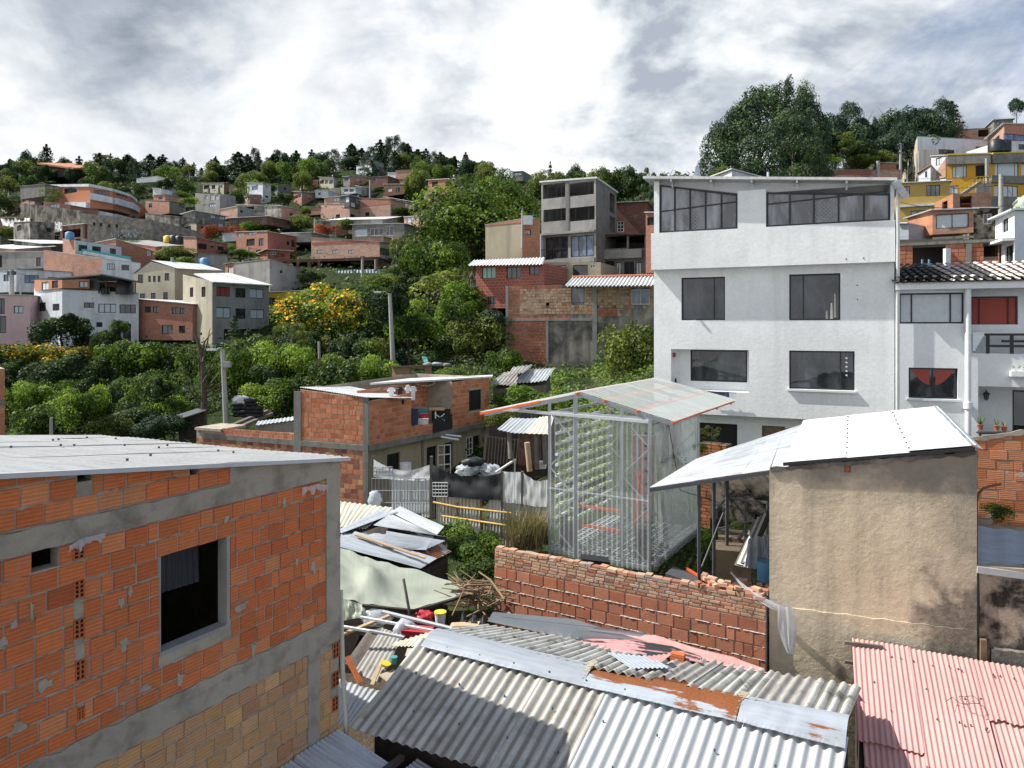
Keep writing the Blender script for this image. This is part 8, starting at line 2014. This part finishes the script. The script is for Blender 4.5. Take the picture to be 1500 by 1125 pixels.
def near_lm(px,py):
 x,y,l = min(LM,key=lambda q:(q[0]-px)**2+(q[1]-py)**2*3);dx,dy = px-x,py-y
 rel = ('above' if dy < 0 else 'below') if abs(dy)*2 > abs(dx) else ('left of' if dx < 0 else 'right of')
 return ('close ' if math.hypot(dx,dy) < 28 else 'some way ')+rel+' the '+l
def uniq(lab,extra):
 if lab in USED:lab = lab+', '+extra
 USED.add(lab);return lab
USED = set()
def fill_houses():
 rg = random.Random(77);n = 0;seen = set()
 looks = [('brick_far','red brick'),('brick_far2','weathered brick'),('brick_pink','pale pink brick'),('concrete_grey','grey rendered'),('white_old','off white'),('tan','sand coloured'),('concrete_dark','dark grey'),('brick_red','dark red brick'),('cream','cream'),('stained_grey','stained concrete')]
 for tries in range(22000):
  if n >= 150:break
  px = rg.uniform(-10,690);Y = rg.uniform(104,215);g = gpx(px,Y);wpx = rg.uniform(4.5,8)/Y*F;st = rg.choice((1,1,2,2,3));H = 2.5*st+.4
  b = HOR-g.z/Y*F;tp = b-H/Y*F;x0,x1 = px-wpx/2,px+wpx/2
  if tp < 258 or b > 425 or (px > 585 and b > 330):continue
  pad = 1.5
  if any(x0 < h[1]+pad and x1 > h[0]-pad and tp < min(h[3]-8,h[2]+19)-2 and b > h[2]+pad for h in HB):continue
  (mt,nm) = rg.choice(looks);roof,rn = rg.choice((('zinc_far','grey tin roof'),('zinc_white','bright tin roof'),('concrete_grey','flat slab roof'),('concrete_dark','dark flat roof')))
  lab = ['one','two','three'][st-1]+' storey '+nm+' house with '+rn+' '+near_lm(px,(b+tp)/2)
  if lab in seen or len(lab.split()) > 16:continue
  seen.add(lab);k = rg.uniform(.55,.8) if rg.random() < .6 else rg.uniform(.2,.4);xc = x0+wpx*k;dY = rg.uniform(2,5);fh = H/st/Y*F;wins = []
  for s_ in range(st):
   yt = b-(s_+.80)*fh;nw = 1 if wpx*k < 14 else rg.choice((1,2,2,3))
   for i in range(nw):
    c = x0+wpx*k*(i+.5)/nw;ww = rg.uniform(.5,.9)/Y*F;hh = rg.uniform(.4,.6)/Y*F*1.0
    wins.append(w(0,c-ww,yt,c+ww,yt+hh*2,**rg.choice((CU,{},{},BK,dict(pane='glass_blue'),dict(frame='frame_white')))))
   if wpx*(1-k) > 9 and rg.random() < .7:c = xc+wpx*(1-k)*.5;wins.append(w(1,c-2,yt,c+2,yt+3.2,**rg.choice((CU,BK))))
  m2 = rg.choice((mt,mt,'concrete_grey','brick_far2'))
  sl = rg.uniform(-.6,.9) if 'tin' in rn else 0
  col = rg.random() < .3 and 'flat' in rn
  bld('house',lab,[(x0,Y+rg.uniform(0,3)),(xc,Y-dY*.5),(x1,Y+dY)],[tp-sl/Y*F*.5,tp,tp+sl/Y*F*.5],b+9,[mt,m2],wins,roof=roof,over=.5 if 'tin' in rn else .12,
   extra=(lambda r,f:[stub(r,x0+wpx*q,tp,tp-1.1/Y*F,Y) for q in (.15,.5,.85)]) if col else None)
  if rg.random() < .35:tank(xc,tp-.2,Y,.55,'plastic_black' if rg.random() < .6 else 'plastic_blue','water tank on the '+lab.split(' house')[0]+' house '+near_lm(px,(b+tp)/2))
  n += 1
fill_houses()
def ridge():
 rg = random.Random(21)
 big = [(37,215,16,'pine_round','rounded dark tree left of the orange roofed ridge house'),(68,213,20,'conifer_a','pointed conifer directly behind the orange roofed ridge house'),(52,226,26,'broad_a','green bushy tree left of the orange roofed ridge house'),(96,228,20,'pine_round','dark tree right of the orange roofed ridge house'),(116,230,18,'conifer_b','second dark tree right of the orange roofed ridge house'),
  (150,227,34,'airy_a','wide loose tree on the ridge above the orange apartment block'),(162,226,14,'conifer_c','thin conifer in the wide loose ridge tree'),(186,228,26,'conifer_b','conifer right of the wide loose ridge tree'),(205,233,20,'pine_round','round dark tree above the small flat white building'),(220,227,26,'conifer_a','tall conifer above the small flat white building'),(232,232,20,'conifer_b','conifer right above the small flat white building'),
  (254,240,24,'pine_round','low round dark tree between two ridge conifers'),(268,232,16,'conifer_a','narrow ridge conifer above the brick tower'),(284,239,14,'conifer_c','thin ridge conifer left of the spindly one'),(295,246,10,'conifer_a','small conifer in the ridge gap'),(305,245,12,'conifer_b','small blunt conifer near the ridge gap'),(316,230,14,'conifer_c','spindly conifer on the ridge above the grey three storey house'),(349,224,32,'conifer_a','large broad conifer above the grey three storey house'),
  (330,240,20,'pine_round','dark tree left under the large broad conifer'),(375,250,22,'pine_round','low dark tree right of the large broad conifer'),(391,245,20,'broad_b','low green ridge tree in the sky gap'),(405,226,16,'conifer_c','isolated thin conifer standing in the sky gap'),(434,222,24,'conifer_c','ragged tall conifer right of the isolated thin one'),(427,228,16,'conifer_b','small conifer touching the ragged tall one'),(440,236,26,'pine_round','round tree below the ragged tall conifer'),
  (468,222,34,'pine_round','big round dark tree left of the hilltop conifers'),(488,222,30,'cypress_b','big dark tree at the left of the hilltop group'),(511,228,26,'pine_round','dark tree left of the tiered hilltop house'),(530,218,24,'conifer_b','conifer behind the left of the tiered hilltop house'),(545,218,24,'cypress_b','dark cypress directly behind the tiered hilltop house'),(557,206,24,'conifer_b','tall conifer behind the tiered hilltop house'),
  (577,203,36,'cypress_b','tallest dark conifer of the hilltop group'),(565,214,26,'cypress_b','dark conifer left against the tallest one'),(592,212,26,'cypress_b','dark conifer right against the tallest one'),(612,220,34,'conifer_b','broad conifer right of the tallest hilltop one'),(624,219,24,'conifer_c','ragged conifer at the right of the hilltop group'),(645,224,26,'conifer_c','last sparse conifer at the right end of the hilltop group'),(640,240,34,'pine_round','dark round tree below the last sparse conifer'),
  (665,252,30,'broad_b','low dark tree on the skyline between aerials'),(704,252,24,'broad_a','green tree on the skyline left of the right aerial'),(8,238,26,'pine_round','dark tree at the far left edge of the ridge'),(22,232,24,'broad_b','second ridge tree from the left edge')]
 for (px,top,wd,kind,lab) in big:
  Y = 246 if px < 520 else 250
  g = gpx(px,Y+rg.uniform(-8,8));g.z -= 1.5;h = Z(top,g.y)-g.z;x = (px-750)/F*g.y
  plant(kind,'conifer' if 'coni' in kind or 'cyp' in kind else 'tree',(x,g.y,g.z),wd/F*Y*1.15,h*1.02,lab,'tree')
 # filler trees so the ridge closes
 for i in range(60):
  px = rg.uniform(-30,690);Y = rg.uniform(228,262);g = gpx(px,Y);g.z -= 1
  nk = {'pine_round':'round dark tree','conifer_b':'blunt conifer','broad_b':'bushy dark tree','cypress_b':'dense evergreen','conifer_a':'pointed conifer'};kk = rg.choice(tuple(nk));plant(kk,'tree',g,rg.uniform(4.5,7),rg.uniform(6.5,10.5),nk[kk]+' in the ridge belt '+near_lm(px,252),'tree','evergreen belt along the far ridge')
 # bushes down the slopes, each named by look and by the landmark it stands next to
 nm = {'broad_a':'mid green','broad_c':'olive','bush_b':'low dark','bush_a':'low mid green','broad_b':'dark green'}
 for i in range(360):
  px = rg.uniform(-60,720);Y = rg.choice((rg.uniform(175,240),rg.uniform(175,240),rg.uniform(120,175)));g = gpx(px,Y)
  k = rg.choice(tuple(nm)+('broad_b','bush_b','broad_c'));s = rg.uniform(4.5,8) if Y > 175 else rg.uniform(2.2,4);py = HOR-(g.z+s*.3)/Y*F
  if any(h[0]-3 < px < h[1]+3 and h[2]-2 < py < h[2]+22 for h in HB) and rg.random() < .85:continue
  if any(abs(px-h[0]) < h[2] and abs(py-h[1]) < h[3] and Y < h[4] for h in KEEP):continue
  g.z -= .5;plant(k,'bush',g,s*.85,s*rg.uniform(.7,1.25),('small ' if s < 3.2 or (Y > 175 and s < 6) else 'big ')+nm[k]+' bush '+near_lm(px,py),'bush','bushes on the far left hillside')
ridge()
def hill_trees():
 rg = random.Random(33);q = [
 ('airy_a',75,274,150,32,306,'brown leafed tree in front of the orange apartment block'),('broad_d',278,288,160,26,306,'bright green bush left of the grey three storey house'),('broad_a',262,278,185,34,300,'green tree above the low dark house'),
 ('broad_c',258,360,108,56,392,'round tree in front of the low brick roof on the left slope'),('bush_c',268,375,105,40,394,'bright bush under the round tree on the left slope'),('broad_a',350,362,118,50,388,'leafy tree left of the porch roof hut'),('broad_b',400,314,150,42,345,'dark round tree above the broken red brick house'),
 ('broad_c',440,314,150,44,350,'olive tree above the grey tin shed'),('bush_c',372,325,145,50,341,'bright bush on the roof line right of the brown house'),('red_flower',308,327,137,28,352,'dark red flowering shrub left of the white tin shack'),('red_flower',340,330,139,40,348,'wide red flowering shrub behind the white tin shack'),
 ('red_flower',478,328,140,44,346,'brownish red shrub left of the black painted house'),('broad_c',508,320,142,26,342,'olive bush against the black painted house'),('broad_b',585,300,160,36,330,'dark tree right of the sloping grey terrace house'),('broad_a',630,258,200,44,290,'green tree on the slope right of the brown hut'),('conifer_b',640,275,150,40,330,'broad conifer behind the left of the big green tree'),
 ('bush_c',600,272,200,34,284,'bright bush right of the dark brick house on the slope'),('broad_b',555,275,190,20,287,'dark bush right of the thin pole under the hilltop'),('bush_c',450,410,108,40,430,'green bush below the dark open storey'),('broad_c',10,330,140,26,360,'bush beside the brick house at the far left'),('bush_c',420,370,125,40,384,'bushes right of the broken red brick house'),
 ('broad_d',185,352,128,60,364,'low green bush on the terrace below the long stone wall')]
 for kind,px,top,Y,wd,base,lab in q:
  T(kind,'tree' if kind[:2] != 'bu' and kind[:3] != 'red' else 'shrub',px,top,Y,wd,lab,'tree' if kind[:2] != 'bu' else 'bush',base=base)
hill_trees()
def grove():
 rg = random.Random(91)
 L2 = [(96,470,'white house with the brick top storey'),(28,500,'yellow flowering tree at the left edge'),(240,495,'small red brick house'),(330,560,'lamp post'),(297,560,'bare dark tree'),(350,600,'tyre stacks'),(487,470,'big yellow flowering tree'),(468,530,'thin grey post'),(574,490,'tall grey pole'),(75,628,'short grey post'),(600,550,'roofless wooden shack'),(650,470,'tiny balcony'),(740,520,'stained concrete front'),(400,600,'low blue roofed shed')]
 nm = {'broad_a':'mid green','broad_b':'dark green','broad_c':'olive','broad_d':'bright green','bush_b':'dark shrubby','pine_round':'very dark'}
 for (x0,x1,b0,b1,Y0,Y1,n) in ((-20,300,560,600,56,66,14),(-20,300,600,640,44,52,15),(40,260,640,665,38,42,8),(330,600,545,580,54,62,16),(340,440,580,610,46,50,6),(460,600,575,600,46,50,8),(560,740,470,560,56,66,16)):
  for i in range(n):
   px = x0+(x1-x0)*(i+rg.random())/n;b = rg.uniform(b0,b1);Y = rg.uniform(Y0,Y1);k = rg.choice(('broad_a','broad_b','broad_b','broad_c','broad_d','bush_b','pine_round'));wd = rg.uniform(42,78);hh = wd*rg.uniform(.85,1.25)
   if x0 == 340 and px < 400:continue
   x,y,l = min(L2,key=lambda q:(q[0]-px)**2+(q[1]-(b-hh/2))**2);dx,dy = px-x,b-hh/2-y
   rel = ('above' if dy < 0 else 'below') if abs(dy) > abs(dx) else ('left of' if dx < 0 else 'right of')
   sz = 'tall ' if hh > 75 else 'middling ' if hh > 55 else 'small '
   T(k,'tree',px,b-hh,Y,wd,uniq(sz+nm[k]+' tree '+('near and ' if Y < 53 else 'farther back ')+rel+' the '+l,'right one'),'tree','trees of the dense middle grove',base=b)
grove()
def mid_trees():
 q = [
 # kind, px, top, Y, w, base, name, label
 ('broad_b',455,392,100,46,432,'dark shrub mass left below the open storey'),('broad_b',590,385,96,50,425,'dark tree below the grey pole by the two tone brick house'),('broad_c',560,400,92,60,440,'olive tree behind the right side of the flowering tree'),('pine_round',615,360,92,50,410,'dark round tree at the left foot of the big tree'),('bush_b',540,412,88,60,440,'dark bush line behind the flowering tree'),('broad_b',470,420,84,60,455,'dark tree behind the left of the flowering tree'),
 ('yellow_flower',487,408,66,160,532,'large tree covered in yellow flowers in the centre left'),
 ('broad_big',700,262,92,205,442,'very large green tree left of the pale rendered brick house'),('broad_big',745,250,100,120,400,'tall olive green tree behind the very large green one'),('broad_a',640,335,76,90,440,'round green tree at the left foot of the very large tree'),('broad_c',600,340,84,60,420,'green tree between the red brick hill houses and the big tree'),
 ('broad_c',800,250,108,70,330,'olive tree directly left of the concrete tower top'),('broad_a',836,240,110,60,330,'tree behind the concrete tower top'),('pine_round',842,236,112,30,300,'pointed dark tree behind the concrete tower'),('broad_a',905,232,96,66,340,'tallest green tree right of the concrete tower'),('broad_c',880,244,100,50,330,'tree rising over the right edge of the concrete tower'),
 ('broad_b',930,245,94,60,330,'dark green tree left of the white house roof'),('euc',952,246,90,34,330,'small sparse tree touching the white house roof'),('pine_round',975,246,100,40,330,'dark tree behind the left end of the white house roof'),('broad_b',1010,252,98,60,330,'dark tree behind the satellite dish'),('conifer_c',806,237,120,12,300,'thin conifer left of the concrete tower on the skyline'),
 ('broad_d',637,432,62,90,520,'bright green tree right of the tall grey pole'),('bush_c',690,410,60,80,470,'bright bush under the tiny balcony'),('broad_c',665,392,66,110,470,'olive tree at the foot of the red brick house'),('broad_b',610,395,70,80,470,'dark green tree below the very large tree'),('broad_c',700,460,56,90,545,'olive green tree left of the stained concrete house front'),('broad_a',740,500,50,50,562,'small tree against the stained concrete house front'),
 ('bush_c',590,420,72,70,470,'bright bush between the flowering tree and the pole'),('broad_b',560,455,64,70,540,'dark tree right under the yellow flowering tree'),('broad_b',520,480,60,80,560,'shaded tree right below the yellow flowering tree'),('broad_b',440,470,60,90,560,'shaded tree left below the yellow flowering tree'),
 ('airy_a',425,470,54,60,580,'thin leafed tree left of the thin grey post'),('broad_d',395,490,52,90,590,'bright leafed tree left of the yellow flowering tree'),('broad_a',345,495,50,60,590,'green tree right of the bare dark tree'),('broad_a',440,540,46,90,600,'broad bush left of the thin grey post'),('bush_c',500,540,46,80,590,'bright bush right of the thin grey post'),('broad_d',390,555,45,80,612,'bright bush behind the tyre stacks'),
 ('broad_a',190,484,62,86,570,'rounded green tree in the left middle grove'),('broad_b',160,470,66,50,560,'dark tree behind the rounded one in the left grove'),('broad_a',175,462,72,28,500,'small tree rising in front of the white house'),('broad_b',95,455,74,95,520,'dark purple green tree in front of the white brick topped house'),('yellow_small',28,493,66,100,560,'yellow flowering tree at the left edge'),
 ('yellow_small',95,500,68,60,545,'green tree with a few yellow flowers at the left'),('broad_b',95,512,58,110,600,'large dark round tree in the left grove'),('broad_b',30,545,54,90,620,'dark tree at the left edge below the yellow flowers'),('broad_b',140,480,76,60,540,'dark tree at the foot of the white house wall'),('broad_a',205,540,54,90,610,'bushy tree in the middle of the left grove'),
 ('broad_a',240,530,58,70,600,'green tree left of the bare dark tree'),('broad_d',120,580,45,120,640,'light green spreading bush at the lower left'),('broad_b',185,590,44,90,640,'dark bush behind the nearest roof'),('bush_c',55,605,42,90,645,'bright shrubs left of the short grey post'),('broad_d',245,575,46,70,630,'leafy bright shrub left of the small dark shack'),('bush_b',225,615,40,70,645,'dark low shrub at the edge of the nearest roof'),
 ('conifer_c',343,462,66,26,520,'slender young conifer in front of the grey apartment house'),('broad_b',270,500,70,60,545,'dark shrub in the shade below the grey apartment house'),('broad_b',230,498,72,60,540,'dark shrub below the small red brick house'),('broad_a',325,520,52,60,600,'green tree behind the lamp post'),('broad_a',372,520,50,60,590,'green tree right of the lamp post'),
 ('bush_d',925,468,44,90,570,'pale flowering bush against the left corner of the white house'),('broad_c',930,470,46,80,575,'leafy tree hugging the left edge of the white house'),('bush_c',738,574,38,44,600,'bright shrub right of the middle brick house'),('bush_c',690,555,42,40,575,'green bush behind the roof of the middle brick house'),('bush_a',665,540,44,50,560,'bush on the rubble heap'),
 ('airy_a',1042,624,20.6,36,655,'small leafy papaya like tree in the orange brick planter'),('bush_a',1025,650,20.2,22,668,'small shrub at the left of the orange brick planter'),
 ('broad_a',690,770,20,90,860,'leafy bush growing beside the rusty shack roof'),('bush_a',665,765,20.5,60,820,'sprawling weed bush under the sheet fence'),('bush_b',700,810,18.5,70,870,'dark shrub behind the heap of cut branches'),('bush_c',1010,770,21,60,815,'bright green weeds under the back of the greenhouse'),('bush_c',1040,775,19,40,810,'bright green weeds below the dark posts'),('bush_a',1085,765,17.6,30,790,'small weeds on the landing behind the railing'),
 ('bush_c',770,562,37,60,600,'bright shrubs in front of the tiny rusty shack'),('bush_a',800,575,36,70,615,'weedy bush right of the tiny rusty shack'),('bush_d',735,590,35,50,625,'olive shrub between the middle brick house and the lean-to'),('bush_c',880,812,18,30,835,'small weeds under the greenhouse floor'),('bush_a',1463,740,14.6,46,768,'green weeds at the foot of the orange brick wall')]
 for kind,px,top,Y,wd,base,lab in q:
  nm = 'shrub' if ('shrub' in lab or 'bush' in lab or 'weed' in lab) else 'tree'
  T(kind,nm,px,top,Y,wd,lab,nm,base=base)
 # right hand wood
 for kind,px,top,Y,wd,base,lab in [
  ('cypress_a',1118,142,92,150,300,'huge dark evergreen rising above the white house, central mass'),('cypress_a',1175,138,95,78,300,'right hand summit of the huge dark evergreens'),('cypress_b',1148,127,97,60,300,'highest pointed evergreen above the white house'),('cypress_a',1078,166,93,84,300,'left shoulder of the huge dark evergreens'),
  ('cypress_b',1052,186,96,64,290,'lowest left evergreen of the huge group'),('cypress_a',1155,178,84,110,300,'olive tinged evergreen in front of the huge dark ones'),('cypress_b',1190,160,96,50,290,'narrow evergreen at the right of the huge group'),
  ('pine_round',1222,158,112,76,260,'first evergreen right of the huge group'),('cypress_b',1245,156,114,60,260,'second evergreen right of the huge group'),('pine_round',1264,163,114,50,250,'round evergreen left of the small domed one'),('pine_round',1283,165,116,14,230,'small domed treetop standing clear on the skyline'),('pine_round',1305,156,118,56,250,'evergreen right of the small domed treetop'),
  ('pine_round',1330,152,120,60,240,'evergreen behind the white building roof, left'),('pine_round',1357,150,122,60,230,'evergreen behind the white building roof, middle'),('cypress_b',1380,150,124,50,220,'evergreen behind the brown brick terrace'),('conifer_c',1394,149,126,38,215,'feathery pine at the right end of the skyline wood'),('pine_round',1285,190,112,70,260,'dark tree in front of the skyline wood'),('cypress_b',1320,185,114,60,260,'dark evergreen beside the crowded utility pole'),
  ('pine_round',1206,172,106,66,270,'dense dark tree filling the gap right of the huge group'),('pine_round',1345,185,110,60,250,'dense dark tree directly left of the tall white building'),('broad_b',1250,200,108,60,265,'dark undergrowth tree behind the pale feathery tree'),
  ('airy_a',1232,194,104,44,244,'pale feathery tree in front of the dark wood'),('broad_d',1200,224,100,50,256,'bright green spreading tree left of the skyline brick building'),('broad_c',1262,226,106,44,252,'light green bush right above the skyline brick building'),('broad_c',1288,220,108,36,250,'light green tree left of the skyline utility pole'),('pine_round',1489,139,130,24,182,'eucalyptus with an open crown at the top right corner'),
  ('broad_c',1065,246,90,60,275,'olive bush left of the white gabled roof'),('cypress_b',1100,235,88,60,285,'low dark evergreen above the white gabled roof'),('cypress_b',1190,240,94,60,285,'low dark evergreen left of the skyline brick building')]:
  T(kind,'evergreen_tree' if 'cyp' in kind or 'pine' in kind else 'tree',px,top,Y,wd,lab,'tree',base=base)
mid_trees()
# ---- ground cover: one mass nobody could count
def cover(name,mat,regions,label,seed):
 rg = random.Random(seed);m = MB()
 for (x0,x1,Y0,Y1,n,s,hh) in regions:
  for _ in range(n):
   Y = Y0*(Y1/Y0)**rg.random();px = rg.uniform(x0,x1);g = gpx(px,Y)
   if mnoise.noise(V3((g.x*.35,g.y*.35,seed))) < -.12:continue
   k = s*Y/45*(1+.6*mnoise.noise(V3((g.x*.2,g.y*.2,seed+2))));t = min(1,max(0,.5+.45*mnoise.noise(V3((g.x*.5,g.y*.5,9)))+rg.uniform(-.2,.2)))
   c = g+V3((rg.uniform(-.3,.3),rg.uniform(-.3,.3),rg.random()**1.5*hh*(.6+.8*mnoise.noise(V3((g.x*.4,g.y*.4,4)))**2)))
   leafq(m,c,V3((0,-.3,1)),k,rg,(t,rg.random(),0),.55)
 o = m.build(name,mat);tag(o,label,None,None,'stuff')
cover('ground_cover','leaf_dark',[(-60,760,38,90,34000,.10,1.5),(560,1000,36,60,9000,.10,1.0),(-60,800,90,250,16000,.12,2.0),(800,1500,70,160,7000,.16,1.5),(640,1100,17,36,5000,.10,.5)],'mixed low green undergrowth covering the slopes between trees and houses',3)
cover('grass','grass',[(380,740,34,58,5000,.08,.4),(730,960,34,52,10000,.12,.8),(-60,330,36,42,5000,.10,.4),(640,1120,16.5,32,6000,.07,.25)],'bright grass and weeds on the middle slopes and in the yards',5)
